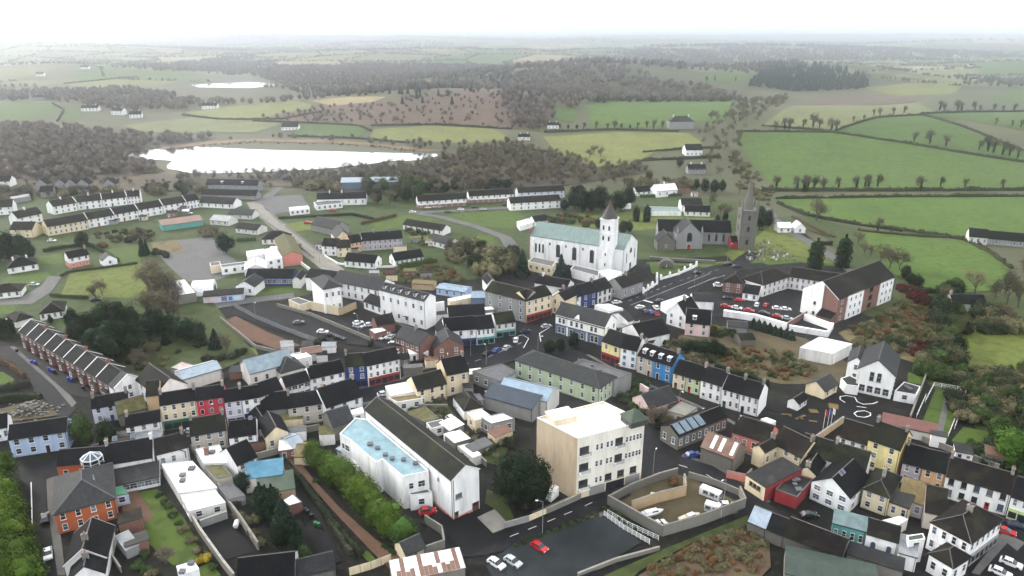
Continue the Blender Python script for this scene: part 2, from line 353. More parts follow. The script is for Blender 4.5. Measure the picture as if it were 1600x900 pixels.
def chimney(roof, x, y, z, w_=1.1, d_=.65, h_=1.5, m='chimney_render', pots=2):
    b = MB(); b.box(-w_ / 2, w_ / 2, -d_ / 2, d_ / 2, -1.2, h_); b.box(-w_ / 2 - .08, w_ / 2 + .08, -d_ / 2 - .08, d_ / 2 + .08, h_ - .25, h_ - .05)
    for i in range(pots): b.cone(((i - (pots - 1) / 2) * .42, 0), .15, .12, h_, h_ + .5, 6, 1)
    return link('chimney', b.data('chimney', [m, 'pot']), roof, (x, y, z))
def house(name, label, A, B, eh=5.6, dep=None, ry=None, bk=None, slope=.72, roof='gable', ax='x', wall='white', rm='slate', win=None, side=None, left=None, right=None, door=None, chim=(), vo=.14, cat='house', group=None,
          shop=None, shopside=None, cop=None, barge=None, sky=(), fm='frame_white', base=None, gutter=True, ridge=True, dormers=(), arch=False, ground=False, wd=None, z0=0.0, gm='glass', back_ext=False, gable_vent=False, band=None, off=.28):
    a2, b2 = q(A), q(B)
    if base:                                      # pixel of the wall's foot under A: gives the eaves height
        g0 = P(*q(base)); lo, hi = .5, 40
        for _ in range(30):
            mid = (lo + hi) / 2
            if proj((g0.x, g0.y, mid))[1] > a2[1]: lo = mid
            else: hi = mid
        eh = mid
    if ground: wA, wB = P(*a2), P(*b2)
    elif z0: wA, wB = P(*a2, eh), P(*b2, eh)
    else: wA, wB = P(*a2, eh), P(*b2, eh)
    u = Vector((wB.x - wA.x, wB.y - wA.y)); AB = u.length; u.normalize(); n_ = Vector((-u.y, u.x))
    if ax == 'y':
        L = dep or 9.0; D = AB
        if bk: c = P(*q(bk), eh); L = max(3, (Vector((c.x, c.y)) - Vector((wA.x, wA.y))).dot(n_))
        org = Vector((wB.x, wB.y)); ang = math.atan2(n_.y, n_.x); F, Rt, Lf = 'W', 'S', 'N'
    else:
        L = AB; org = Vector((wA.x, wA.y)); ang = math.atan2(u.y, u.x); F, Rt, Lf = 'S', 'E', 'W'
        if bk: c = P(*q(bk), eh); D = max(2.5, (Vector((c.x, c.y)) - Vector((wA.x, wA.y))).dot(n_))
        elif dep: D = dep
        elif ry is not None:
            tgt = TY + ry / TS; lo, hi = 2.0, 40.0; mp = (Vector((wA.x, wA.y)) + Vector((wB.x, wB.y))) / 2
            for _ in range(30):
                D = (lo + hi) / 2; p = mp + n_ * (D / 2 if roof != 'mono' else D)
                if proj((p.x, p.y, eh + slope * D / 2))[1] > tgt: lo = D
                else: hi = D
        else: D = 8.0
    root = bpy.data.objects.new(name, None); COL.objects.link(root); root.location = (org.x, org.y, z0); root.rotation_euler = (0, 0, ang); root.empty_display_size = .5
    tag(root, label, cat, group)
    wm = 'render_' + wall if 'render_' + wall in MATS else wall
    b = MB(); rh = slope * D / 2; Z = -.4
    if roof in ('gable', 'mono'):
        prof = [(0, Z), (D, Z), (D, eh), (D / 2, eh + rh), (0, eh)] if roof == 'gable' else [(0, Z), (D, Z), (D, eh + slope * D / 2), (0, eh)]
        b.extr(prof, 0, L)
    else: b.box(0, L, 0, D, Z, eh)
    wo = b.build('wall', wm, root)
    if band:                                      # painted band at the foot of the wall
        bb = MB(); bb.box(-.03, L + .03, -.03, D + .03, -.3, band[1]); bb.build('plinth', 'render_' + band[0], root)
    b = MB(); t = .2; z1 = eh + .03; o_ = off
    if roof == 'gable':
        for s in (0, 1):
            f = (lambda y: D - y) if s else (lambda y: y)
            pr = [(f(-o_), z1 - o_ * slope), (f(D / 2), z1 + rh), (f(D / 2), z1 + rh + t), (f(-o_), z1 - o_ * slope + t)]
            b.extr(pr if not s else pr[::-1], -vo, L + vo)
    elif roof == 'mono':
        b.extr([(-o_, z1 - o_ * slope / 2), (D + .1, z1 + slope * D / 2), (D + .1, z1 + slope * D / 2 + t), (-o_, z1 - o_ * slope / 2 + t)], -vo, L + vo)
    else:                                         # hip
        e0, e1 = (-o_, L + o_), (-o_, D + o_); zz = z1 - o_ * slope
        if L >= D: r0, r1 = (D / 2, D / 2), (max(L - D / 2, D / 2 + .01), D / 2); top = z1 + rh
        else: r0, r1 = (L / 2, L / 2), (L / 2, D - L / 2); top = z1 + slope * L / 2
        v = [(e0[0], e1[0], zz), (e0[1], e1[0], zz), (e0[1], e1[1], zz), (e0[0], e1[1], zz)]
        v += [(x, y, z + t) for x, y, z in v] + [(r0[0], r0[1], top + t), (r1[0], r1[1], top + t)]
        b.v = v
        b.f = [(3, 2, 1, 0), (0, 1, 5, 4), (1, 2, 6, 5), (2, 3, 7, 6), (3, 0, 4, 7)] + ([(4, 5, 9, 8), (5, 6, 9), (6, 7, 8, 9), (7, 4, 8)] if L >= D else [(4, 5, 8), (5, 6, 9, 8), (6, 7, 9), (7, 4, 8, 9)])
        b.m = [0] * len(b.f)
    ro = b.build('roof', rm, root)
    if ridge and roof == 'gable':
        b = MB(); b.extr([(D / 2 - .16, z1 + rh + t - .06), (D / 2 + .16, z1 + rh + t - .06), (D / 2, z1 + rh + t + .09)], -vo, L + vo); b.build('ridge', 'ridge_tile', ro)
    if ridge and roof == 'hip':
        b = MB(); vv = ro.data.vertices
        for i, j in ((8, 9), (4, 8), (7, 8 if L >= D else 9), (5, 9 if L >= D else 8), (6, 9)): b.tube(vv[i].co, vv[j].co, .11, .11, 4)
        b.build('ridge', 'ridge_tile', ro)
    if gutter and eh > 2.4:
        b = MB(); zt = z1 - o_ * slope + .05
        b.box(-vo, L + vo, -o_ - .12, -o_ + .03, zt - .08, zt + .06)
        if roof == 'hip': b.box(L + o_ - .03, L + o_ + .12, -o_, D + o_, zt - .08, zt + .06)
        b.box(L - .32, L - .22, -.12, -.02, 0, zt); b.build('gutter', 'gutter', root)
    if barge:
        for x in (-vo - .06, L + vo):
            b = MB()
            for s in (0, 1):
                f = (lambda y: D - y) if s else (lambda y: y)
                pr = [(f(-o_), z1 - o_ * slope - .1), (f(D / 2), z1 + rh - .1), (f(D / 2), z1 + rh + t + .02), (f(-o_), z1 - o_ * slope + t + .02)]
                b.extr(pr if not s else pr[::-1], x, x + .06)
            b.build('bargeboard', barge if isinstance(barge, str) else 'fascia_white', ro)
    if cop:
        b = MB()
        for x in cop:
            for s in (0, 1):
                f = (lambda y: D - y) if s else (lambda y: y)
                pr = [(f(-o_ * .8), z1 - o_ * slope + .1), (f(D / 2), z1 + rh + .1), (f(D / 2), z1 + rh + t + .2), (f(-o_ * .8), z1 - o_ * slope + t + .2)]
                b.extr(pr if not s else pr[::-1], x * L - .17, x * L + .17)
        b.build('coping', 'fascia_white', ro)
    for c in chim:
        c = c if isinstance(c, tuple) else (c,)
        xx = min(max(c[0] * L, .4), L - .4); chimney(ro, xx, D / 2, z1 + (rh if roof != 'mono' else 0) - (0 if roof != 'hip' or D / 2 < xx < L - D / 2 else .8), m=c[1] if len(c) > 1 else 'chimney_render', w_=.7, d_=1.2, pots=2)
    for (tx, ty, ww) in sky:                      # rooflights lie in the near slope
        sl_ = math.atan(slope); y = ty * D / 2; d = MB(); d.box(-ww / 2, ww / 2, -ww * .6, ww * .6, 0, .12); d.box(-ww / 2 + .1, ww / 2 - .1, -ww * .6 + .1, ww * .6 - .1, .121, .13, 1)
        o = link('rooflight', d.data('rooflight', ['lead', 'glass_blue']), ro, (tx * L, y, z1 + y * slope + t - .02)); o.rotation_euler = (sl_, 0, 0)
    for (tx, dw, gab) in dormers:                 # dormer windows on the near slope
        y = D * .12; z = z1 + y * slope; d = MB(); hh = 1.3
        d.extr([(y, z), (y, z + hh), (y + hh / slope * .98, z + hh)], tx * L - dw / 2, tx * L + dw / 2)
        dm = d.build('dormer', wm, ro)
        d = MB(); d.box(tx * L - dw / 2 - .15, tx * L + dw / 2 + .15, y - .2, y + hh / slope + .2, z + hh, z + hh + .12); d.build('dormer_roof', 'slate' if not gab else 'fascia_white', ro)
        link('window', win_mesh(dw * .7, .9, fm), ro, (tx * L, y - .005, z + .25))
    bx = Box(root, L, D)
    if win: openings(bx, F, win[0], win[1], eh, door, bool(shop), fm, wd, arch, gm=gm)
    for f, sp in ((Rt, right), (Lf, left)):
        if sp: openings(bx, f, sp[0], sp[1], eh, None, bool(shopside) and f == Rt, fm, wd, gm=gm)
    if shop: shopfront(bx, F, 'render_' + shop, min(3.1, eh * .5))
    if shopside: shopfront(bx, Rt, 'render_' + shopside, min(3.1, eh * .5))
    root['_dims'] = [L, D, eh]
    return root, bx
def row(units, A, B, eh, group=None, **kw):
    """a terrace: the eaves line A-B shared out between units (name, label, share, overrides); each house is a thing of its own"""
    tot = sum(u[2] for u in units); s = 0; res = []
    for (nm, lb, sh, ov) in units:
        a = (A[0] + (B[0] - A[0]) * s / tot, A[1] + (B[1] - A[1]) * s / tot); s += sh
        b_ = (A[0] + (B[0] - A[0]) * s / tot, A[1] + (B[1] - A[1]) * s / tot)
        k = dict(kw); k.update(ov)
        # equal shares in the picture are not quite equal in metres; fine for neighbours on one line
        if 'ry' in k and k['ry'] is not None and not isinstance(k['ry'], (int, float)):
            r0, r1 = k['ry']; k['ry'] = r0 + (r1 - r0) * (s - sh / 2) / tot
        k.setdefault('vo', 0.0)
        res.append(house(nm, lb, a, b_, eh=k.pop('eh', eh), group=k.pop('group', group), **k))
    return res
def flat(name, label, pts, h, wall='white', rm='felt_grey', par=.35, wins=(), cat='building', group=None, doors=(), fm='frame_white', vents=0, z=0.0, shop=None, gm='glass', base=None):
    """flat-roofed block from the pixels of its roof corners at height h"""
    if base:
        g0 = P(*q(base[1])); a2 = q(pts[base[0]]); lo, hi = .5, 40
        for _ in range(30):
            mid = (lo + hi) / 2
            if proj((g0.x, g0.y, mid))[1] > a2[1]: lo = mid
            else: hi = mid
        h = mid
    poly = ccw([P(*q(p), h + par) for p in pts]); c = sum(poly, Vector()) / len(poly); c.z = 0
    root = bpy.data.objects.new(name, None); COL.objects.link(root); root.location = c; tag(root, label, cat, group)
    pl = [Vector((p.x - c.x, p.y - c.y)) for p in poly]
    wm = 'render_' + wall if 'render_' + wall in MATS else wall
    inn = []
    for i, p in enumerate(pl):
        a, b_ = pl[i - 1], pl[(i + 1) % len(pl)]; d1 = (p - a).normalized(); d2 = (b_ - p).normalized(); n_ = Vector((-d1.y - d2.y, d1.x + d2.x)); n_ = n_ / max(.5, n_.length); inn.append(p + n_ * .28 * 1.1)
    b = MB(); n_ = len(pl); top = h + par
    b.v = [(p.x, p.y, -.4) for p in pl] + [(p.x, p.y, top) for p in pl] + [(p.x, p.y, top) for p in inn] + [(p.x, p.y, h - .1) for p in inn]
    for i in range(n_):
        j = (i + 1) % n_
        b.f += [(i, j, n_ + j, n_ + i), (n_ + i, n_ + j, 2 * n_ + j, 2 * n_ + i), (2 * n_ + i, 2 * n_ + j, 3 * n_ + j, 3 * n_ + i)]
    b.m = [0] * len(b.f); b.build('wall', wm, root)
    b = MB(); b.quad([(p.x, p.y, h) for p in inn]); ro = b.build('roof', rm, root)
    b = MB()
    for i in range(n_):
        j = (i + 1) % n_; d = (pl[j] - pl[i]).normalized(); nn = Vector((d.y, -d.x)); o0 = pl[i] + nn * .04; o1 = pl[j] + nn * .04
        b.quad([(o0.x, o0.y, top - .14), (o1.x, o1.y, top - .14), (o1.x, o1.y, top + .03), (o0.x, o0.y, top + .03)]); b.quad([(o0.x, o0.y, top + .03), (o1.x, o1.y, top + .03), (inn[j].x, inn[j].y, top + .03), (inn[i].x, inn[i].y, top + .03)])
    b.build('coping', 'fascia_white' if wall in ('white', 'cream', 'offwhite', 'sage') else 'felt_grey', root)
    def put(nm, data, i, t, z_, off=0):
        a, b_ = pl[i], pl[(i + 1) % n_]; d = (b_ - a).normalized(); p = a + d * t + Vector((d.y, -d.x)) * off
        return link(nm, data, root, (p.x, p.y, z_), math.atan2(d.y, d.x))
    ws = list(wins)
    if wins == 'auto' or 'auto' in ws:           # windows on every wall that looks towards the street side
        ws = []
        for i in range(n_):
            d = pl[(i + 1) % n_] - pl[i]
            if -d.x < 0 and d.length > 2.5: ws.append((i, max(1, int(d.length / 3)), max(1, round(h / 3)), None))
    for (i, nb, ns, dr) in ws:
        Lw = (pl[(i + 1) % n_] - pl[i]).length; sh = h / ns
        for k in range(ns):
            for m_ in range(nb):
                t = (m_ + .5) / nb * Lw
                if k == 0 and dr is not None and m_ == dr: put('door', door_mesh(1.0, min(2.1, sh * .8), rnd.choice(DOORS)), i, t, .05)
                else: put('window', win_mesh(max(.7, min(1.3, Lw / nb * .42)), max(.7, min(1.5, sh * .45)), fm, gm), i, t, k * sh + sh * .36)
    for k in range(vents):
        f = (k + .6) / vents; p = inn[0].lerp(inn[len(inn) // 2], .15 + .7 * f) + Vector((rnd.uniform(-1, 1), rnd.uniform(-1, 1)))
        d = MB(); s = rnd.uniform(.4, .7); d.box(-s, s, -s, s, 0, .5); d.box(-s - .1, s + .1, -s - .1, s + .1, .5, .6); d.build('roof_vent', 'felt_grey', ro, (p.x, p.y, h))
    return root, pl, put, h
# ------------------------------------------------------------------ garden walls, fences
def wall(label, pts, h=1.8, th=.3, m='concrete', cat='wall', name='boundary_wall', group=None, raw=False, copm=True):
    pw = [Vector(p) for p in pts] if raw else [P(*q(p)) for p in pts]
    c = pw[0].copy(); b = MB(); L, Rr = strip(pw, th)
    for i in range(len(pw) - 1):
        a0, a1, b0, b1 = L[i], L[i + 1], Rr[i], Rr[i + 1]; f = lambda p, z: (p[0] - c.x, p[1] - c.y, z)
        b.quad([f(b0, -.3), f(b1, -.3), f(b1, h), f(b0, h)]); b.quad([f(a1, -.3), f(a0, -.3), f(a0, h), f(a1, h)]); b.quad([f(a0, h), f(b0, h), f(b1, h), f(a1, h)])
        if i == 0: b.quad([f(a0, -.3), f(b0, -.3), f(b0, h), f(a0, h)])
        if i == len(pw) - 2: b.quad([f(b1, -.3), f(a1, -.3), f(a1, h), f(b1, h)])
    o = b.build(name, 'render_' + m if 'render_' + m in MATS else m, None, c); tag(o, label, cat, group)
    if copm:
        b = MB(); L, Rr = strip(pw, th + .12)
        for i in range(len(pw) - 1):
            a0, a1, b0, b1 = L[i], L[i + 1], Rr[i], Rr[i + 1]
            b.quad([f(a0, h + .07), f(b0, h + .07), f(b1, h + .07), f(a1, h + .07)]); b.quad([f(b0, h - .02), f(b1, h - .02), f(b1, h + .07), f(b0, h + .07)]); b.quad([f(a1, h - .02), f(a0, h - .02), f(a0, h + .07), f(a1, h + .07)])
        b.build('coping', 'chimney_render' if m not in ('white', 'cream') else 'render_' + m, o)
    return o
def fence(label, pts, h=1.6, m='frame_white', sp=2.5, rails=3, panel=None, pw_=.12, raw=False, name='fence'):
    pw = [Vector(p) for p in pts] if raw else [P(*q(p)) for p in pts]; root = bpy.data.objects.new(name, None); COL.objects.link(root); c = pw[0]; root.location = (c.x, c.y, 0); tag(root, label, 'fence')
    pd = CACHE.get(('post', m, h, pw_))
    if pd is None:
        b = MB(); b.box(-pw_ / 2, pw_ / 2, -pw_ / 2, pw_ / 2, -.3, h); pd = CACHE[('post', m, h, pw_)] = b.data('post', m)
    pts2 = []
    for a, b_ in zip(pw[:-1], pw[1:]):
        k = max(1, round((b_ - a).length / sp)); pts2 += [a.lerp(b_, i / k) for i in range(k)]
    pts2.append(pw[-1])
    for p in pts2: link('post', pd, root, (p.x - c.x, p.y - c.y, 0))
    for i, (a, b_) in enumerate(zip(pts2[:-1], pts2[1:])):
        d = b_ - a; ang = math.atan2(d.y, d.x); ln = d.length; b = MB()
        if panel:
            b.box(pw_ / 2, ln - pw_ / 2, -.03, .03, .08, h - .08); nm = 'panel'
        else:
            for r in range(rails): z = h * (r + .8) / rails; b.box(0, ln, -.03, .03, z - .06, z + .04)
            nm = 'rail'
        b.build(nm, panel or m, root, (a.x - c.x, a.y - c.y, 0), ang)
    return root
# ------------------------------------------------------------------ vegetation
def leafm(name, c, c2, ov=.22): return mat(name, c, .9, .45, .9, c2, .7, .5, objvar=ov, spec=.15)
leafm('leaf_dark', (.009, .019, .008), (.02, .032, .012)); leafm('leaf_conifer', (.008, .019, .011), (.016, .03, .015)); leafm('leaf_green', (.045, .08, .009), (.095, .125, .013)); leafm('leaf_mid', (.03, .052, .014), (.055, .075, .02))
leafm('leaf_bright', (.038, .08, .012), (.06, .1, .018)); leafm('twig_brown', (.12, .096, .07), (.085, .075, .06)); leafm('twig_olive', (.11, .1, .052), (.08, .072, .042)); leafm('leaf_red', (.055, .01, .011), (.05, .022, .016)); leafm('leaf_rust', (.11, .06, .025), (.085, .06, .028))
leafm('leaf_ivy', (.012, .022, .011), (.022, .032, .014)); leafm('leaf_yellow', (.3, .22, .02), (.2, .18, .03)); leafm('reed', (.3, .21, .12), (.22, .16, .09)); leafm('hedge_dark', (.02, .028, .014), (.04, .042, .025)); leafm('hedge_beech', (.075, .046, .028), (.06, .04, .024))
leafm('hedge_field', (.035, .04, .025), (.06, .055, .035))
leafm('twig_far', (.125, .11, .092), (.085, .078, .065)); leafm('conifer_far', (.02, .035, .026), (.035, .05, .035))
mat('bark', (.07, .06, .05), .95, .3, 2); mat('bark_ivy', (.03, .035, .02), .95, .3, 2)
def rdir(r): 
    z = r.uniform(-1, 1); a = r.uniform(0, 2 * math.pi); s = math.sqrt(1 - z * z); return Vector((s * math.cos(a), s * math.sin(a), z))
def leafquad(b, p, nrm, s, r, asp=.7):
    n_ = (nrm + rdir(r) * .7).normalized(); x = n_.orthogonal().normalized(); y = n_.cross(x); a = r.uniform(0, 6.28); x, y = x * math.cos(a) + y * math.sin(a), y * math.cos(a) - x * math.sin(a)
    x = x * s; y = y * s * asp; b.quad([p - x - y * .4, p - y * 1.0 + x * .3, p + x, p + y * .9 - x * .2])
def lump(b, c, rx, rz_, r, seg=7, rings=5):
    i0 = len(b.v); off = rdir(r) * 30
    for j in range(rings + 1):
        th = math.pi * j / rings
        for k in range(seg):
            a = 2 * math.pi * k / seg; d = Vector((math.sin(th) * math.cos(a), math.sin(th) * math.sin(a), math.cos(th))); s = 1 + .35 * noise.noise(d * 1.6 + off)
            b.v.append((c[0] + d.x * rx * s, c[1] + d.y * rx * s, c[2] + d.z * rz_ * s))
    for j in range(rings):
        for k in range(seg):
            l = (k + 1) % seg; b.f.append((i0 + j * seg + k, i0 + (j + 1) * seg + k, i0 + (j + 1) * seg + l, i0 + j * seg + l)); b.m.append(0)
def crown_leafy(seed, m, rx=.3, z0=.2, nl=1500, ls=.03, nc=16, flatness=1.0, core=.62, top=1.0):
    """unit-height crown: leaf clumps spread through an uneven volume"""
    r = random.Random(seed); b = MB(); zc = (z0 + top) / 2; rz_ = (top - z0) / 2; cl = []
    for i in range(nc):
        d = rdir(r); k = r.uniform(.3, .72); cl.append((Vector((d.x * rx * k, d.y * rx * k, zc + d.z * rz_ * k)), r.uniform(.3, .55)))
    for c, s in cl: lump(b, c, rx * s * core, rz_ * s * core * .9, r)
    lump(b, (0, 0, zc), rx * .6, rz_ * .75, r)
    for i in range(nl):
        c, s = r.choice(cl); d = rdir(r); k = r.uniform(.72, 1.12); p = c + Vector((d.x * rx * s * k, d.y * rx * s * k, d.z * rz_ * s * k)); leafquad(b, p, d, ls * r.uniform(.6, 1.3), r)
    return b.data('crown', m)
def crown_cone(seed, m, r0=.2, z0=.04, nl=1300, ls=.04, col=False):
    r = random.Random(seed); b = MB(); 
    prof = (lambda t: r0 * (1 - t) ** .75) if not col else (lambda t: r0 * math.sqrt(max(0, 1 - (2 * t - .75) ** 4 * (.9 if t > .4 else .5))))
    prev = None
    for j in range(9):
        t = j / 8
        for k in range(8): a = k * math.pi / 4; s = prof(t) * .72 * r.uniform(.8, 1.15); b.v.append((s * math.cos(a), s * math.sin(a), z0 + t * (1 - z0) * .97))
    for j in range(8):
        for k in range(8): l = (k + 1) % 8; b.f.append((j * 8 + k, j * 8 + l, j * 8 + 8 + l, j * 8 + 8 + k)); b.m.append(0)
    lob = [(r.uniform(0, 6.28), r.uniform(.8, 1.2)) for _ in range(10)]
    for i in range(nl):
        t = 1 - math.sqrt(r.random()) if not col else r.random(); a = r.uniform(0, 6.28); l = lob[int(t * 9.99)]; s = prof(t) * r.uniform(.72, 1.08) * (1 + .13 * math.sin(3 * a + l[0]) * l[1])
        p = Vector((s * math.cos(a), s * math.sin(a), z0 + t * (1 - z0))); leafquad(b, p, Vector((math.cos(a), math.sin(a), .5)), ls * r.uniform(.6, 1.3), r)
    return b.data('crown', m)
def branches(seed, rx=.32, ivy=False):
    """bare winter tree: trunk mesh with limbs, and a crown of fine twigs; unit height"""
    r = random.Random(seed); b = MB(); tw = MB(); tips = []
    def grow(p, d, ln, rad, lv):
        q_ = p + d * ln; b.tube(p, q_, rad, rad * .6, 5 if lv < 2 else 3)
        if lv >= 4: tips.append((q_, d)); return
        for i in range(4 if lv < 3 else 3):
            e = (d * .75 + rdir(r) * (.75 if lv else .6) + Vector((0, 0, .18))).normalized(); grow(p.lerp(q_, (.45, .7, 1, .85)[i]), e, ln * r.uniform(.6, .86), rad * .55, lv + 1)
        tips.append((q_, d))
    grow(Vector((0, 0, -.02)), Vector((0, 0, 1)), .26, .02, 0)
    mxz = max(t[0].z for t in tips); mxr = sorted(math.hypot(t[0].x, t[0].y) for t in tips)[int(len(tips) * .96)]; sz = .93 / mxz; sx = rx * .9 / mxr
    b.v = [(x * sx, y * sx, z * sz) for x, y, z in b.v]
    for p, d in tips:
        p = Vector((p.x * sx, p.y * sx, p.z * sz))
        for i in range(4):
            e = (d * .5 + rdir(r) * .8 + Vector((0, 0, .2))).normalized(); l = r.uniform(.05, .1); o = e.orthogonal().normalized() * .0042; k = p + rdir(r) * .03
            tw.quad([k - o, k + o, k + e * l])
            e2 = (e + rdir(r) * .8).normalized(); k2 = k + e * l * .5; tw.quad([k2 - o, k2 + o, k2 + e2 * l * .7])
    return b, tw
def crown_spiky(seed, m): 
    r = random.Random(seed); b = MB(); cl = []
    for k in range(9):
        a = r.uniform(0, 6.28); d_ = r.uniform(.1, .42); cl.append((Vector((math.cos(a) * d_, math.sin(a) * d_, r.uniform(.12, .34))), r.uniform(.18, .34)))
    for c, s in cl: lump(b, c, s * .75, s * .8, r)
    for i in range(620):
        c, s = r.choice(cl); d = rdir(r); d.z = abs(d.z); p = c + Vector((d.x * s, d.y * s, d.z * s * 1.15)) * r.uniform(.75, 1.2); leafquad(b, p, d, .05 * r.uniform(.5, 1.3), r, .5)
    return b.data('foliage', m)
TREES = {}
def trunkdata(h=.35, r0=.025, m='bark'):
    k = ('trunk', h, r0, m)
    if k not in CACHE:
        b = MB(); b.tube((0, 0, -.03), (.005, 0, h * .6), r0, r0 * .7, 7); b.tube((.005, 0, h * .6), (-.004, .006, h * 1.3), r0 * .7, r0 * .3, 6)
        for i in range(4): a = i * 1.7; b.tube((0, 0, h * (.6 + .1 * i)), (math.cos(a) * .12, math.sin(a) * .12, h * (1.1 + .12 * i)), r0 * .4, r0 * .15, 4)
        CACHE[k] = b.data('trunk', m)
    return CACHE[k]
def make_protos():
    for i in range(4):
        b, tw = branches(40 + i, .36); TREES[('bare', i)] = (b.data('trunk', 'bark'), tw.data('crown', 'twig_brown' if i % 2 else 'twig_olive'))
        TREES[('evergreen', i)] = (trunkdata(), crown_leafy(10 + i, 'leaf_dark', .36, .04, 4600, .02, 26, core=.5))
        TREES[('leafy', i)] = (trunkdata(), crown_leafy(20 + i, 'leaf_green', .42, .06, 4600, .021, 28, core=.48))
        TREES[('bright', i)] = (trunkdata(), crown_leafy(25 + i, 'leaf_bright', .45, .06, 4000, .023, 24, core=.48))
        TREES[('mid', i)] = (trunkdata(), crown_leafy(27 + i, 'leaf_mid', .42, .05, 3200, .024, 20, core=.48))
        TREES[('conifer', i)] = (trunkdata(.2), crown_cone(30 + i, 'leaf_conifer', .24, .03, 1500, .035))
        TREES[('cypress', i)] = (trunkdata(.2), crown_cone(50 + i, 'leaf_dark', .16, .02, 1300, .03, True))
        b, tw = branches(60 + i, .3); iv = crown_leafy(70 + i, 'leaf_ivy', .1, -.02, 520, .03, 9, core=.6, top=.95)
        TREES[('ivy', i)] = (b.data('trunk', 'bark_ivy'), tw.data('crown', 'twig_brown'), iv)
        for nm, m in (('shrub', 'leaf_mid'), ('shrub_brown', 'twig_olive'), ('shrub_red', 'leaf_red'), ('shrub_rust', 'leaf_rust'), ('shrub_yellow', 'leaf_yellow'), ('shrub_dark', 'hedge_dark')):
            TREES[(nm, i)] = (None, crown_spiky(80 + i + len(nm), m))
make_protos()
FIRST = {}
def tree(kind, at, h, label, group=None, wide=1.0, cat=None, raw=False):
    p = Vector(at) if raw else G(*q(at)); v = rnd.randrange(4); t = TREES[(kind, v)]; sh = kind.startswith('shrub')
    nm = {'bare': 'bare_tree', 'evergreen': 'evergreen_tree', 'leafy': 'leafy_tree', 'bright': 'leafy_tree', 'mid': 'leafy_tree', 'conifer': 'conifer_tree', 'cypress': 'cypress_tree', 'ivy': 'ivy_clad_tree'}.get(kind, 'shrub')
    root = bpy.data.objects.new(nm, None); COL.objects.link(root); root.location = (p.x, p.y, p.z - .05); s = h * rnd.uniform(.92, 1.08); root.scale = (s * wide, s * wide, s); root.rotation_euler = (0, 0, rnd.uniform(0, 6.28))
    tag(root, label, cat or ('shrub' if sh else 'tree'), group)
    if t[0]: link('trunk', t[0], root)
    link('foliage' if sh else 'crown', t[1], root)
    if len(t) > 2: link('ivy', t[2], root, scale=(.9, .9, .8))
    if kind not in FIRST: FIRST[kind] = [c for c in root.children if c.name.startswith(('crown', 'foliage'))][0]
    return root
def hedge(label, pts, h=1.6, wd=1.4, m='hedge_dark', far=False, dens=None, ls=None, name='hedge', group=None, raw=False, cat='hedge', rough=.35):
    pw = [Vector(p) for p in pts] if raw else [(G(*q(p)) if far else P(*q(p))) for p in pts]; r = random.Random(len(pts) * 7 + int(pw[0].x * 10)); c = pw[0].copy(); b = MB(); dense = []
    st = 6 if far else 1.4
    for a, e in zip(pw[:-1], pw[1:]):
        k = max(1, int((e - a).length / st)); dense += [a.lerp(e, i / k) for i in range(k)]
    dense.append(pw[-1]); N = len(dense)
    if N < 2: return
    if far: rough = .7
    prof = [(-.5, -.15), (-.52, .45), (-.36, .86), (0, .95), (.36, .86), (.52, .45), (.5, -.15)]
    L, Rr = strip(dense, 1.0)
    for i, p in enumerate(dense):
        side = Vector((L[i][0] - p.x, L[i][1] - p.y, 0)) * 2; hh = h * (1 + rough * noise.noise(Vector((p.x * .3, p.y * .3, 1)))); ww = wd * (1 + rough * noise.noise(Vector((p.x * .4, p.y * .4, 7))))
        zb = hz(p.x, p.y) if far else 0
        for (y, z) in prof: b.v.append((p.x - c.x + side.x * y * ww * .5 * 1.6 * .8, p.y - c.y + side.y * y * ww * .5 * 1.6 * .8, zb + z * hh * .92))
    n_ = len(prof)
    for i in range(N - 1):
        for k in range(n_ - 1): b.f.append((i * n_ + k, i * n_ + k + 1, (i + 1) * n_ + k + 1, (i + 1) * n_ + k)); b.m.append(0)
    for i in (0, N - 1): b.f.append(tuple(range(i * n_, i * n_ + n_))); b.m.append(0)
    tot = sum((dense[i + 1] - dense[i]).length for i in range(N - 1)); nl = int(tot * (dens or (5 if far else 26))); s0 = ls or (.62 if far else .2)
    for _ in range(nl):
        i = r.randrange(N - 1); t = r.random(); p = dense[i].lerp(dense[i + 1], t); side = Vector((L[i][0] - dense[i].x, L[i][1] - dense[i].y, 0)) * 2; a = r.uniform(-.2, math.pi + .2)
        hh = h * (1 + rough * noise.noise(Vector((p.x * .3, p.y * .3, 1)))); zb = hz(p.x, p.y) if far else 0
        y = math.cos(a) * .62 * wd * .64 * r.uniform(.85, 1.15); z = max(.1, .35 + math.sin(a) * .62) * hh * r.uniform(.9, 1.1)
        leafquad(b, Vector((p.x - c.x + side.x * y, p.y - c.y + side.y * y, zb + z)), Vector((side.x * math.cos(a), side.y * math.cos(a), math.sin(a))), s0 * r.uniform(.6, 1.4), r)
    o = b.build(name, m, None, (c.x, c.y, 0)); return tag(o, label, cat, group)
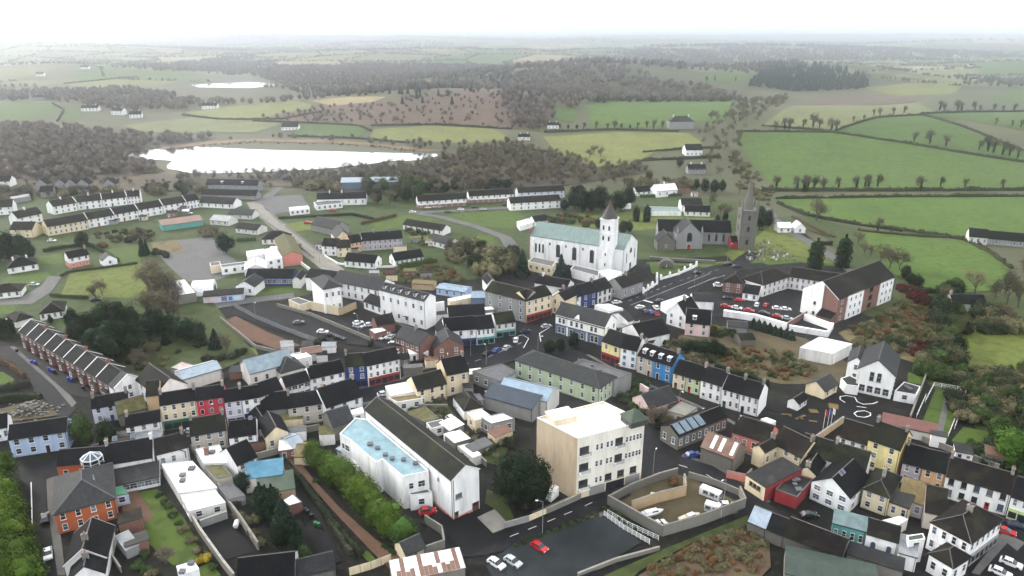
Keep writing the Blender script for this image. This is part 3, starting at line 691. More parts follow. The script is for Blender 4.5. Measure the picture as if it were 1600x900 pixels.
# ------------------------------------------------------------------ cars
for k, c in dict(white=(.7, .7, .7), silver=(.4, .42, .44), black=(.012, .012, .014), grey=(.1, .105, .11), red=(.4, .015, .02), blue=(.02, .06, .25), darkblue=(.015, .02, .06)).items(): mat('paint_car_' + k, c, .25, .05, .5, spec=.5)
mat('tyre', (.015, .015, .015), .9, .1, 1); mat('lamp_glass', (.6, .6, .6), .2, .1, 1); mat('rear_lamp', (.25, .01, .01), .3, .1, 1)
def car_data():
    b = MB(); W = .88
    side = [(-2.1, .32), (2.1, .32), (2.14, .62), (1.95, .82), (1.0, .95), (-1.75, 1.0), (-2.1, .92), (-2.14, .5)]
    i = len(side); b.v = [(x, -W + (.06 if z > .9 else 0), z) for x, z in side] + [(x, W - (.06 if z > .9 else 0), z) for x, z in side]
    b.f = [tuple(range(i)), tuple(range(2 * i - 1, i - 1, -1))] + [((k + 1) % i, k, i + k, i + (k + 1) % i) for k in range(i)]; b.m = [0] * len(b.f)
    b.v += [(.25, -.66, 1.44), (-1.3, -.66, 1.44), (-1.3, .66, 1.44), (.25, .66, 1.44), (.2, -.6, 1.5), (-1.25, -.6, 1.5), (-1.25, .6, 1.5), (.2, .6, 1.5)]
    j = 2 * i; b.f += [(j + 4, j + 7, j + 6, j + 5), (j, j + 1, j + 5, j + 4)[::-1], (j + 2, j + 3, j + 7, j + 6)[::-1], (j + 1, j + 2, j + 6, j + 5)[::-1], (j + 3, j, j + 4, j + 7)[::-1]]; b.m += [0] * 5
    for x in (-.5, .2, -1.3):                     # pillars
        b.tube((x * 1.0, -.67, 1.45), (x * 1.18 - (.12 if x < -1 else -.05), -.83, .95), .05, .05, 4); b.tube((x, .67, 1.45), (x * 1.18 - (.12 if x < -1 else -.05), .83, .95), .05, .05, 4)
    body = b.data('body', 'paint_car_white')
    b = MB(); lo = [(1.05, -.8, .94), (-1.78, -.8, .98), (-1.78, .8, .98), (1.05, .8, .94)]; hi = [(.25, -.65, 1.44), (-1.3, -.65, 1.44), (-1.3, .65, 1.44), (.25, .65, 1.44)]
    for k in range(4): l = (k + 1) % 4; b.quad([lo[l], lo[k], hi[k], hi[l]])
    glz = b.data('window', 'glass')
    b = MB(); n_ = 12
    for y in (-.1, .1):
        for k in range(n_): a = 2 * math.pi * k / n_; b.v.append((.33 * math.cos(a), y, .33 * math.sin(a)))
    b.f = [tuple(range(n_)), tuple(range(2 * n_ - 1, n_ - 1, -1))] + [(k, (k + 1) % n_, n_ + (k + 1) % n_, n_ + k) for k in range(n_)]; b.m = [0] * len(b.f); wh = b.data('wheel', 'tyre')
    b = MB(); b.box(-.05, .05, -.22, .22, -.08, .08); hl = b.data('headlight', 'lamp_glass'); b = MB(); b.box(-.05, .05, -.16, .16, -.12, .12); rl = b.data('tail_light', 'rear_lamp')
    return body, glz, wh, hl, rl
CAR = car_data()
def car(at, ang, col, label, group=None, van=False, raw=False, s=1.0):
    """ang: heading as seen in plan, degrees from +X"""
    p = Vector(at) if raw else P(*q(at)); root = bpy.data.objects.new('parked_van' if van else 'parked_car', None); COL.objects.link(root); root.location = (p.x, p.y, .05); root.rotation_euler = (0, 0, math.radians(ang)); tag(root, label, 'van' if van else 'car', group)
    root.scale = (s * 1.02, s * 1.02, s * (1.35 if van else 1.0))
    o = link('body', CAR[0], root); o.material_slots[0].link = 'OBJECT'; o.material_slots[0].material = MATS['paint_car_' + col]
    link('window', CAR[1], root)
    for x in (-1.3, 1.32):
        for y in (-.8, .8): link('wheel', CAR[2], root, (x, y, .33))
    for y in (-.6, .6): link('headlight', CAR[3], root, (2.08, y, .68)); link('tail_light', CAR[4], root, (-2.1, y, .78))
    return root
def lamp(at, h, label, arm=1.2, ang=0):
    p = P(*q(at)); root = bpy.data.objects.new('street_lamp', None); COL.objects.link(root); root.location = (p.x, p.y, 0); root.rotation_euler = (0, 0, ang); tag(root, label, 'street lamp')
    b = MB(); b.tube((0, 0, -.2), (0, 0, h), .1, .06, 8); b.build('post', 'lead', root); b = MB(); b.tube((0, 0, h), (arm, 0, h + .3), .05, .04, 6); b.build('arm', 'lead', root)
    b = MB(); b.box(arm - .1, arm + .55, -.14, .14, h + .22, h + .4); b.build('lamp_head', 'fascia_white', root); return root
# ================================================================== the land
def spread_lines(a0, a1, step, end, g=1.12):
    l = []; x = a0
    while x <= a1: l.append(x); x += step
    s = step
    while l[-1] < end: s *= g; l.append(l[-1] + s)
    return l
def ground():
    xp = spread_lines(0, 2600, 26, 42000); xs = sorted([-v for v in xp[1:]] + xp); ys = [-2500, -1200, -600, -300] + spread_lines(-150, 3200, 24, 45000)
    vs = [(x, y, hz(x, y)) for y in ys for x in xs]; n_ = len(xs)
    fs = [(j * n_ + i, j * n_ + i + 1, (j + 1) * n_ + i + 1, (j + 1) * n_ + i) for j in range(len(ys) - 1) for i in range(n_ - 1)]
    m = mat('land', (.065, .068, .034), .95, .25, .004, (.045, .043, .028), .85, .003, world=True, detail=10, fine=(.1, .095, .05, .006), fine_amt=.7)
    return tag(link('ground', mesh('ground', vs, fs, m)), kind='structure')
ground()
tile(0, 0, 1)
def inside(p, poly):
    c = False; n_ = len(poly)
    for i in range(n_):
        a, b = poly[i], poly[i - 1]
        if (a[1] > p[1]) != (b[1] > p[1]) and p[0] < (b[0] - a[0]) * (p[1] - a[1]) / (b[1] - a[1]) + a[0]: c = not c
    return c
FIELDS = []
def field(pts, m, dz=.3, name='field', raw=False):
    poly = ccw([Vector(p) for p in pts] if raw else [G(*q(p)) for p in pts]); bm = bmesh.new()
    bm.faces.new([bm.verts.new((p.x, p.y, 0)) for p in poly])
    x0, x1 = min(p.x for p in poly), max(p.x for p in poly); y0, y1 = min(p.y for p in poly), max(p.y for p in poly)
    if y1 > 540:
        st = max(22, (x1 - x0) / 30, (y1 - y0) / 30)
        for k in range(1, int((x1 - x0) / st) + 1): bmesh.ops.bisect_plane(bm, geom=bm.verts[:] + bm.edges[:] + bm.faces[:], plane_co=(x0 + k * st, 0, 0), plane_no=(1, 0, 0))
        for k in range(1, int((y1 - y0) / st) + 1): bmesh.ops.bisect_plane(bm, geom=bm.verts[:] + bm.edges[:] + bm.faces[:], plane_co=(0, y0 + k * st, 0), plane_no=(0, 1, 0))
    dz += .006 * len(FIELDS)
    for v in bm.verts: v.co.z = hz(v.co.x, v.co.y) + dz
    me = bpy.data.meshes.new(name); bm.to_mesh(me); bm.free(); me.materials.append(MATS[m]); o = link(name, me); FIELDS.append([(p.x, p.y) for p in poly])
    return tag(o, kind='structure')
# ---- hand-placed fields between the town and the hills
for pts, m in [
    ([(1150, 207), (1300, 208), (1440, 229), (1600, 256), (1680, 275), (1680, 296), (1215, 297), (1178, 262)], 'field_rush'),
    ([(1212, 312), (1400, 309), (1690, 308), (1690, 372), (1500, 374), (1330, 350), (1262, 338)], 'field_bright'),
    ([(1340, 362), (1510, 378), (1545, 395), (1578, 420), (1560, 455), (1470, 460), (1395, 428)], 'field_bright'),
    ([(1305, 207), (1370, 186), (1440, 181), (1600, 238), (1690, 262), (1600, 254), (1445, 227)], 'field_green'),
    ([(1445, 179), (1600, 176), (1700, 178), (1700, 228), (1600, 205)], 'field_green'),
    ([(1190, 198), (1240, 166), (1440, 160), (1462, 178), (1370, 184), (1300, 205)], 'field_olive'),
    ([(918, 161), (1010, 158), (1150, 158), (1140, 186), (1060, 194), (990, 200), (922, 200)], 'field_bright'),
    ([(862, 166), (905, 172), (895, 192), (872, 190)], 'field_green'),
    ([(848, 214), (960, 207), (1075, 208), (1098, 224), (1020, 240), (990, 256), (930, 262), (870, 238)], 'field_yellow'),
    ([(585, 202), (680, 197), (770, 202), (802, 218), (740, 224), (640, 222), (578, 216)], 'field_yellow'),
    ([(285, 178), (360, 166), (460, 158), (502, 172), (440, 186), (340, 186)], 'field_yellow'),
    ([(190, 196), (300, 184), (380, 189), (440, 193), (400, 207), (280, 208), (220, 206)], 'field_olive'),
    ([(-40, 168), (40, 160), (82, 162), (85, 176), (0, 198), (-40, 200)], 'field_green'),
    ([(92, 172), (132, 170), (122, 188), (90, 190)], 'field_green'),
    ([(100, 112), (160, 105), (215, 110), (222, 118), (130, 128)], 'field_green'),
    ([(108, 131), (220, 121), (290, 127), (250, 133), (120, 139)], 'field_yellow'),
    ([(470, 195), (560, 194), (578, 200), (560, 215), (448, 212)], 'field_green'),
    ([(480, 158), (540, 152), (605, 152), (570, 164), (520, 167)], 'field_tan'),
    ([(1240, 158), (1330, 148), (1440, 150), (1430, 158), (1300, 165)], 'bog'),
    ([(1350, 137), (1420, 130), (1505, 131), (1490, 148), (1400, 150)], 'field_yellow'),
    ([(1540, 152), (1600, 137), (1680, 135), (1680, 160), (1560, 160)], 'field_green'),
    ([(1088, 119), (1170, 115), (1165, 128), (1100, 127)], 'field_bright'),
    ([(390, 187), (480, 170), (620, 156), (740, 140), (850, 152), (865, 196), (800, 202), (680, 196), (560, 195), (480, 192)], 'bog'),
    ([(250, 234), (330, 226), (400, 222), (520, 224), (600, 230), (668, 238), (690, 236), (600, 226), (520, 219), (400, 217), (330, 221), (255, 229)], 'reedbed'),
    ([(1210, 340), (1262, 338), (1340, 360), (1395, 430), (1330, 420), (1290, 370)], 'verge'),
    ([(-40, 276), (150, 278), (300, 272), (480, 276), (700, 290), (700, 300), (420, 292), (250, 300), (-40, 300)], 'marsh'),
]: field(pts, m)
# ---- water
def lake(pts, nm='lake', zl=.55):
    poly = ccw([P(*p) for p in pts]); out = []
    for i, p in enumerate(poly):                  # ragged shore
        e = poly[(i + 1) % len(poly)]; k = max(2, int((e - p).length / 9))
        for j in range(k):
            v = p.lerp(e, j / k); out.append((v.x + 4 * noise.noise(v * .035), v.y + 4 * noise.noise(v * .035 + Vector((9, 9, 0))), zl))
    me = mesh(nm, out, [tuple(range(len(out)))], 'water'); return tag(link(nm, me), kind='structure')
lake([(190, 243), (205, 237), (262, 233), (330, 226), (400, 223), (520, 226), (600, 231), (650, 236), (676, 240), (684, 245), (660, 250), (600, 254), (520, 263), (420, 270), (300, 271), (262, 265), (266, 253), (230, 250)])
L2 = [(296, 133), (330, 128), (420, 130), (446, 134), (390, 139), (310, 138)]; lake(L2, zl=1.6); FIELDS.append([P(*p)[:2] for p in [(270, 133), (330, 124), (420, 126), (470, 134), (390, 146), (300, 146)]])
# ---- woods: crowns of real trees spread over an area, too many to count
def scatter_gn(name, pts, protos, s0, s1, label, group=None):
    me = bpy.data.meshes.new(name); me.from_pydata(pts, [], []); o = link(name, me); tag(o, label, None, group, 'stuff'); o['category'] = 'woodland'
    ng = bpy.data.node_groups.new(name, 'GeometryNodeTree'); ng.interface.new_socket('Geometry', in_out='INPUT', socket_type='NodeSocketGeometry'); ng.interface.new_socket('Geometry', in_out='OUTPUT', socket_type='NodeSocketGeometry')
    N, Lk = ng.nodes, ng.links; gi = N.new('NodeGroupInput'); go = N.new('NodeGroupOutput'); ip = N.new('GeometryNodeInstanceOnPoints'); jn = N.new('GeometryNodeGeometryToInstance')
    for p in protos:
        oi = N.new('GeometryNodeObjectInfo'); oi.inputs[0].default_value = p; oi.inputs[1].default_value = True; Lk.new(oi.outputs['Geometry'], ip.inputs['Instance']) if len(protos) == 1 else None
        if len(protos) > 1:
            if 'J' not in locals(): J = N.new('GeometryNodeJoinGeometry')
            Lk.new(oi.outputs['Geometry'], J.inputs[0])
    if len(protos) > 1: Lk.new(J.outputs[0], ip.inputs['Instance']); ip.inputs['Pick Instance'].default_value = True
    rv = N.new('FunctionNodeRandomValue'); rv.data_type = 'FLOAT'; rv.inputs[2].default_value = s0; rv.inputs[3].default_value = s1
    rr = N.new('FunctionNodeRandomValue'); rr.data_type = 'FLOAT'; rr.inputs[2].default_value = 0; rr.inputs[3].default_value = 6.283; rr.inputs['Seed'].default_value = 5
    cb = N.new('ShaderNodeCombineXYZ'); Lk.new(rr.outputs[1], cb.inputs[2]); Lk.new(cb.outputs[0], ip.inputs['Rotation']); Lk.new(rv.outputs[1], ip.inputs['Scale'])
    Lk.new(gi.outputs[0], ip.inputs['Points']); Lk.new(ip.outputs[0], go.inputs[0])
    md = o.modifiers.new('scatter', 'NODES'); md.node_group = ng; return o
def area_pts(pts, dens, seed=1, jit=0, raw=False, keep=None):
    poly = [G(*q(p)) for p in pts] if not raw else [Vector(p) for p in pts]; r = random.Random(seed); x0, x1 = min(p.x for p in poly), max(p.x for p in poly); y0, y1 = min(p.y for p in poly), max(p.y for p in poly); out = []
    for _ in range(int((x1 - x0) * (y1 - y0) * dens)):
        x, y = r.uniform(x0, x1), r.uniform(y0, y1)
        if inside((x, y), poly) and (keep is None or keep(x, y)): out.append((x, y, hz(x, y) - .1))
    return out
leafm('twig_far2', (.11, .088, .066), (.075, .066, .05))
# seed trees that stand in the hedges; their crowns are also spread through the woods
TREES[('farbare', 0)] = (trunkdata(), crown_leafy(91, 'twig_far', .46, .08, 900, .03, 14, core=.3)); TREES[('farbare', 1)] = (trunkdata(), crown_leafy(92, 'twig_far2', .42, .08, 900, .03, 14, core=.3))
TREES[('farbare', 2)] = TREES[('farbare', 0)]; TREES[('farbare', 3)] = TREES[('farbare', 1)]
TREES[('farconifer', 0)] = (trunkdata(.2), crown_cone(93, 'conifer_far', .25, .02, 300, .06))
for i in (1, 2, 3): TREES[('farconifer', i)] = TREES[('farconifer', 0)]
def crown_of(t): return [c for c in t.children if c.name.startswith('crown')][0]
SEED = {}
for kd, v, at, lb in [('bare', 0, (1130, 214), 'bare grey tree by the road bend below the large green field'), ('bare', 1, (700, 232), 'bare olive tree on the near shore of the lake'), ('bare', 2, (842, 206), 'bare tree at the corner of the yellowish rushy field'),
                      ('farbare', 0, (905, 158), 'grey leafless tree on the corner of the bright sloping field'), ('farbare', 1, (1155, 156), 'grey leafless tree where the lane meets the sloping field'), ('farconifer', 0, (700, 150), 'dark conifer alone on the felled hillside'),
                      ('evergreen', 0, (1062, 262), 'dark evergreen beside the white hill house'), ('shrub_brown', 0, (505, 292), 'brown bush on the marsh edge by the pale blue hall')]:
    o = None; old = TREES[(kd, 0)], TREES[(kd, 1)], TREES[(kd, 2)], TREES[(kd, 3)]
    for i in range(4): TREES[(kd, i)] = old[v]
    o = tree(kd, at, 9 if kd != 'shrub_brown' else 3, lb)
    for i in range(4): TREES[(kd, i)] = old[i]
    SEED[(kd, v)] = [c for c in o.children if c.name.startswith(('crown', 'foliage'))][0]
BARE = [SEED[('bare', 0)], SEED[('bare', 1)], SEED[('bare', 2)]]; FARB = [SEED[('farbare', 0)], SEED[('farbare', 1)]]; FARC = [SEED[('farconifer', 0)]]; EVG = [SEED[('evergreen', 0)]]; SHB = [SEED[('shrub_brown', 0)]]
def wood(name, pts, dens, protos, s0, s1, label, seed=1, keep=None): return scatter_gn(name, area_pts(pts, dens, seed, keep=keep), protos, s0, s1, label)
LAKE = [P(*p) for p in [(185, 245), (205, 235), (262, 231), (330, 224), (400, 221), (520, 224), (600, 230), (640, 235), (680, 243), (640, 251), (560, 256), (500, 264), (400, 269), (300, 271), (255, 265)]]
dry = lambda x, y: not inside((x, y), LAKE)
W_LEFT = [(-60, 195), (60, 197), (170, 207), (250, 214), (330, 216), (262, 229), (205, 236), (188, 243), (235, 256), (258, 268), (150, 282), (-60, 284)]
field(W_LEFT, 'wood_floor', name='woodland_floor')
wood('leafless_woodland', W_LEFT, .013, FARB, 6.5, 10, 'dense leafless brown woodland on the marsh beside the lake', 3, dry)
wood('scrub_thicket', W_LEFT, .003, SHB, 3, 5, 'brown scrub thicket beneath the leafless woodland by the lake', 4, dry)
W_R = [(655, 257), (700, 243), (800, 226), (860, 240), (930, 262), (1000, 258), (1020, 268), (885, 290), (700, 296), (520, 290), (430, 283), (300, 284), (262, 279), (400, 277), (500, 272), (560, 265)]
field(W_R, 'wood_floor', name='woodland_floor')
wood('shoreside_woodland', W_R, .013, BARE, 6, 10, 'olive brown leafless woodland between the lake and the terraces', 5, dry)
wood('shoreside_undergrowth', W_R, .018, FARB, 3.5, 6.5, 'low olive undergrowth between the lake and the terraces', 6, dry)
W_HILL = [(390, 187), (480, 170), (620, 156), (740, 140), (850, 152), (865, 196), (800, 202), (680, 196), (560, 195), (480, 192)]
wood('hillside_scrub', W_HILL, .006, FARB, 3, 6, 'reddish brown scrub on the felled hillside', 7); wood('hillside_conifers', [(440, 178), (560, 165), (740, 142), (840, 150), (860, 190), (780, 180), (640, 178)], .0006, FARC, 7, 11, 'scattered dark conifers on the felled hillside', 8)
wood('hill_woodland', [(780, 150), (830, 128), (960, 138), (1000, 158), (915, 161), (905, 175), (862, 166), (872, 190), (840, 205), (800, 200)], .008, FARB, 8, 12, 'grey leafless woodland round the foot of the hill', 9)
wood('ridge_woodland', [(800, 122), (850, 106), (920, 101), (985, 112), (1040, 128), (1100, 140), (1150, 150), (920, 156), (830, 140)], .006, FARB, 9, 14, 'blue grey woodland over the long ridge', 10)
wood('conifer_plantation', [(1168, 134), (1200, 112), (1270, 103), (1350, 120), (1357, 138), (1250, 143)], .012, FARC, 11, 15, 'dark conifer plantation on the low round hill', 11)
wood('boundary_treeline', [(912, 155), (1030, 153), (1150, 151), (1152, 159), (1010, 160), (918, 163)], .009, FARB + FARC, 7, 12, 'dark line of trees along the top of the bright sloping field', 12)
wood('lane_woodland', [(1086, 216), (1120, 190), (1150, 163), (1230, 150), (1228, 166), (1190, 192), (1160, 216), (1172, 280), (1130, 288), (1098, 262), (1110, 235)], .007, BARE, 7, 11, 'leafless trees along the lane below the green fields', 13)
wood('lough_woodland', [(100, 158), (250, 156), (450, 158), (600, 150), (480, 158), (330, 168), (240, 176), (150, 168)], .006, FARB, 8, 12, 'hazy woodland round the far small lake', 14)
wood('valley_woodland', [(440, 140), (700, 125), (830, 118), (800, 138), (640, 150), (540, 150)], .005, FARB + FARC, 8, 12, 'hazy blue grey woodland in the valley behind the hill', 15)
wood('lakeshore_woodland', [(330, 219), (440, 214), (560, 217), (680, 226), (800, 222), (830, 236), (700, 240), (600, 228), (520, 221), (400, 219)], .006, FARB, 4, 8, 'leafless scrub on the far bank of the lake', 19); wood('west_woodland', [(-60, 150), (60, 142), (200, 138), (280, 150), (240, 166), (130, 168), (90, 160), (0, 158)], .007, FARB + FARC, 6, 11, 'hazy woodland round the farm beyond the marsh', 20); wood('moor_woodland', [(380, 112), (560, 100), (780, 104), (800, 122), (620, 136), (440, 134)], .004, FARB, 8, 12, 'lavender grey woodland on the far moor', 21)
wood('lakeside_reeds', [(255, 232), (330, 225), (400, 221), (520, 223), (600, 229), (660, 236), (640, 238), (600, 232), (520, 226), (400, 224)], .02, SHB, 1.5, 2.6, 'tan reed bed along the far shore of the lake', 16)
wood('marsh_scrub', [(-40, 268), (150, 280), (300, 285), (440, 284), (420, 296), (300, 292), (150, 296), (-40, 292)], .007, SHB + FARB, 2.5, 5, 'low brown scrub on the marsh behind the terraces', 17)
wood('roadside_scrub', [(1140, 235), (1175, 262), (1212, 300), (1200, 330), (1165, 300), (1140, 268)], .02, SHB, 2, 4, 'brown scrub on the bank of the lane by the steeple', 18)
# ---- patchwork of far fields, hedges and woods
def far_country():
    r = random.Random(5); sx, sy = 170, 150; vs = []; idx = {}; mats_ = ['field_green', 'field_olive', 'field_yellow', 'field_tan', 'bog', 'field_bright', 'field_rush']; fs = []; fm = []; hd = []; wd = []; cn = []
    def lat(i, j): 
        rr = random.Random(i * 7919 + j * 104729); return Vector((i * sx + (j % 2) * sx * .5 + rr.uniform(-.33, .33) * sx, 1080 + j * sy + rr.uniform(-.3, .3) * sy, 0))
    for j in range(0, 46):
        yy = 1080 + j * sy
        for i in range(int(-(.74 * yy + 200) / sx) - 1, int((.74 * yy + 200) / sx) + 1):
            c = [lat(i, j), lat(i + 1, j), lat(i + 1, j + 1), lat(i, j + 1)]; mid = sum(c, Vector()) / 4
            if any(inside((mid.x, mid.y), f) for f in FIELDS): continue
            if mid.y < 1330 and -1100 < mid.x < 1000: continue
            k = r.random(); kind = 1 if noise.noise(mid * .0011 + Vector((3.3, 1.7, 0))) > (.02 if mid.y < 3600 else .1) else 0
            n_ = 3; base = len(vs)
            for a in range(n_ + 1):
                for b in range(n_ + 1):
                    p = c[0].lerp(c[1], b / n_).lerp(c[3].lerp(c[2], b / n_), a / n_); vs.append((p.x, p.y, hz(p.x, p.y) + .45))
            mi = r.choices(range(7), [4, 5, 2.5, 1.5, 4, .8, 3])[0] if not kind else 1
            for a in range(n_):
                for b in range(n_): fs.append((base + a * (n_ + 1) + b, base + a * (n_ + 1) + b + 1, base + (a + 1) * (n_ + 1) + b + 1, base + (a + 1) * (n_ + 1) + b)); fm.append(mi)
            far = mid.y > 3300; ln = 10 if far else 4.5
            if kind and r.random() < .85:
                for _ in range(int(sx * sy * (.0014 if far else .0045))):
                    p = c[0].lerp(c[1], r.random()).lerp(c[3].lerp(c[2], r.random()), r.random()); (cn if r.random() < .25 else wd).append((p.x, p.y, hz(p.x, p.y)))
            else:
                for a, b in ((c[0], c[1]), (c[0], c[3])):
                    if r.random() < .16: continue
                    dn = r.uniform(.45, 1.3)
                    for t in range(int((b - a).length / ln * dn)):
                        p = a.lerp(b, r.random()); hd.append((p.x + r.uniform(-1.5, 1.5), p.y + r.uniform(-1.5, 1.5), hz(p.x, p.y) - .3))
    tag(link('far_fields', mesh('far_fields', vs, fs, mats_, fm)), kind='structure')
    scatter_gn('far_hedgerow_trees', hd, FARB, 3, 8, 'hazy hedgerow trees dividing the distant fields'); scatter_gn('far_woodland', wd, FARB, 8, 13, 'hazy leafless woods among the distant fields'); scatter_gn('far_conifer_woodland', cn, FARC, 9, 15, 'hazy dark conifers in the distant woods')
far_country()
# ---- hedges and hedgerow trees of the nearer fields
FH = 'hedgerows between the green fields'
HN = 'under the tussocky field|along the top of the strip field|up to the olive field|down the sloping right pasture|below the olive field|behind the upper pastures|curving below the strip field|between the strip and lower fields|beside the farm range field|along the foot of the tussocky field|above the hummocky yellow field|above the lakeside yellow field|round the yellow hill field|beside the small west field|below the felled hillside|behind the arched new house|over the hazy green hill|beside the bare round trees|above the lake shore'.split('|')
for pts, hh in [([(1150, 206), (1300, 207), (1440, 228), (1600, 254), (1680, 272)], 2.2), ([(1212, 311), (1400, 308), (1690, 307)], 2.0), ([(1305, 205), (1370, 184), (1440, 180)], 2.2), ([(1440, 180), (1600, 236), (1690, 262)], 2.0), ([(1190, 197), (1300, 206)], 2.2),
                ([(1440, 179), (1600, 175), (1700, 177)], 2.5), ([(1215, 318), (1262, 338), (1330, 350), (1410, 362)], 2.0), ([(1410, 360), (1500, 374), (1520, 378)], 1.8), ([(1510, 378), (1545, 395), (1580, 420)], 1.6), ([(1190, 299), (1400, 299), (1690, 297)], 2.8),
                ([(850, 207), (960, 203), (1060, 206)], 2.4), ([(580, 197), (680, 195), (800, 202)], 2.4), ([(285, 180), (340, 187), (440, 187), (500, 175)], 2.2), ([(82, 162), (100, 172), (90, 190)], 2), ([(395, 190), (560, 197), (580, 205)], 2.2), ([(990, 253), (1060, 248), (1120, 244)], 1.6), ([(100, 131), (215, 120)], 2.5), ([(862, 240), (800, 228)], 2), ([(450, 213), (560, 217), (640, 224)], 2)]:
    hedge('dark hedgerow ' + HN.pop(0), pts, hh, 2.6, 'hedge_field', far=True, group=FH)
tile(1200, 40, 3.75)
IV = 'ivy-clad bare tree standing in a hedgerow of the green fields'; IG = 'ivy-clad trees in the hedgerows'
for x, y, h in [(45, 608, 9), (95, 610, 11), (125, 610, 11), (205, 600, 9), (262, 598, 14), (300, 600, 9), (370, 620, 13), (400, 612, 10), (620, 530, 8), (655, 530, 9), (735, 522, 8), (795, 517, 9), (1005, 500, 11), (1030, 510, 12), (1110, 505, 13), (1130, 510, 12), (1210, 500, 11), (1240, 505, 8), (1320, 500, 9), (1380, 505, 8), (1440, 508, 10),
                (855, 685, 9), (945, 698, 13), (1040, 710, 12), (1235, 735, 10), (1285, 742, 13), (1320, 748, 13), (1372, 765, 14), (1410, 770, 12), (1462, 780, 9), (1335, 580, 7), (1430, 590, 6), (1480, 600, 8), (500, 565, 6), (560, 555, 6)]: tree('ivy', (x, y), h * 1.2, IV, IG)
tile(1200, 260, 4)
for x, y, h in [(50, 140, 9), (225, 160, 11), (245, 160, 11), (285, 152, 11), (345, 150, 9), (440, 140, 8), (550, 152, 10), (605, 138, 10), (625, 138, 10), (680, 136, 9), (950, 158, 10), (1075, 132, 7), (1230, 132, 7), (1465, 138, 7), (180, 150, 9), (685, 405, 7), (300, 345, 12), (775, 430, 6)]: tree('ivy' if x not in (300, 775) else 'bare', (x, y), h * 1.25, IV if x not in (300, 775) else 'spreading bare tree in the lower hedge of the strip field', IG if x not in (300, 775) else 'bare trees in the lower hedge', wide=1 if x != 300 else 1.2)
tile(800, 40, 3.75)
for x, y, h in [(600, 610, 11), (735, 605, 8), (790, 605, 10), (830, 608, 13), (560, 608, 7), (490, 605, 9), (420, 610, 9), (880, 600, 9), (1140, 330, 10), (1190, 328, 11), (1310, 330, 11)]: tree('ivy', (x, y), h, 'ivy-clad tree along the hedge under the bright sloping field' if y > 500 else 'dark tree in the small bright field by the conifer hill', 'trees under the sloping field' if y > 500 else 'trees in the small bright field')
for x, y, h in [(480, 760, 11), (520, 770, 9), (455, 775, 9), (1200, 560, 12), (1250, 560, 11), (1170, 550, 10), (1350, 500, 12), (1400, 480, 11)]: tree('bare', (x, y), h, 'round bare tree beside the hummocky yellow field' if x < 600 else 'spreading bare tree by the large grey country house', 'bare trees by the yellow field' if x < 600 else 'bare trees by the country house', wide=1.25)
for x, y in [(640, 600), (690, 605), (220, 595), (280, 600), (330, 605), (380, 605), (190, 560), (235, 540)]: tree('evergreen', (x, y), 5, 'small dark evergreen in the hedge by the hillside cottages', 'evergreens in the cottage hedge')
# ================================================================== town ground, roads, yards
mat('yard', (.011, .0108, .01), .9, .35, .15, (.02, .024, .01), .7, .06, world=True, fine=(.03, .028, .024, .6), fine_amt=.5, spec=.12)
tile(0, 0, 1)
sheet('town_ground', [(-400, 1500), (2000, 1500), (1900, 700), (1700, 560), (1480, 450), (1330, 415), (1250, 360), (1190, 320), (1000, 300), (700, 300), (300, 303), (-100, 300), (-300, 420)], 'yard')
sheet('estate_green', [(-300, 300), (300, 303), (700, 300), (1000, 300), (1190, 320), (1250, 360), (1150, 400), (1010, 405), (820, 420), (720, 440), (560, 440), (440, 470), (300, 480), (330, 560), (110, 520), (-100, 540), (-300, 420)], 'verge')
sheet('meadow', [(1300, 470), (1400, 428), (1480, 450), (1590, 455), (1700, 560), (1800, 640), (1800, 760), (1560, 700), (1440, 590), (1420, 520)], 'lawn_dull')
sheet('pasture', [(1495, 500), (1600, 500), (1700, 560), (1700, 600), (1560, 600), (1490, 580)], 'lawn_yellow')
sheet('scrubland', [(1310, 520), (1360, 500), (1400, 480), (1470, 490), (1460, 540), (1440, 570), (1340, 540), (1320, 530)], 'scrub_brown')
sheet('rough_ground', [(1060, 525), (1110, 510), (1200, 510), (1260, 530), (1330, 570), (1310, 600), (1220, 600), (1130, 580), (1060, 555)], 'rough_tan')
sheet('churchyard', [(1010, 410), (1080, 412), (1180, 405), (1200, 360), (1250, 380), (1330, 420), (1250, 410), (1130, 420), (1010, 412)], 'lawn')
sheet('graveyard_lawn', [(1130, 395), (1165, 385), (1200, 355), (1270, 375), (1300, 412), (1215, 405), (1150, 412)], 'lawn_yellow')
sheet('hill_meadow', [(880, 345), (905, 332), (1050, 332), (1120, 340), (1130, 350), (1000, 360), (900, 360)], 'lawn_yellow')
sheet('green', [(690, 338), (740, 332), (812, 328), (822, 345), (800, 358), (740, 352)], 'lawn')
sheet('green', [(742, 368), (770, 366), (772, 382), (745, 384)], 'lawn')
sheet('green', [(570, 350), (640, 335), (690, 342), (650, 352), (600, 360)], 'lawn'); sheet('green', [(635, 370), (670, 362), (700, 372), (660, 378)], 'lawn')
sheet('green', [(440, 350), (490, 345), (500, 358), (460, 362)], 'lawn_yellow')
sheet('green', [(110, 425), (220, 412), (235, 440), (225, 466), (150, 465), (95, 462)], 'lawn_yellow'); sheet('green', [(165, 390), (215, 385), (228, 405), (190, 412)], 'lawn'); sheet('green', [(60, 400), (98, 397), (98, 412), (62, 414)], 'lawn')
sheet('green', [(12, 432), (75, 425), (80, 434), (30, 455), (-20, 470)], 'lawn'); sheet('green', [(-20, 478), (30, 474), (20, 490), (-20, 495)], 'lawn'); sheet('green', [(95, 485), (112, 483), (110, 500), (90, 505)], 'lawn')
sheet('allotment', [(150, 365), (330, 345), (370, 360), (280, 372), (170, 380)], 'lawn_dull')
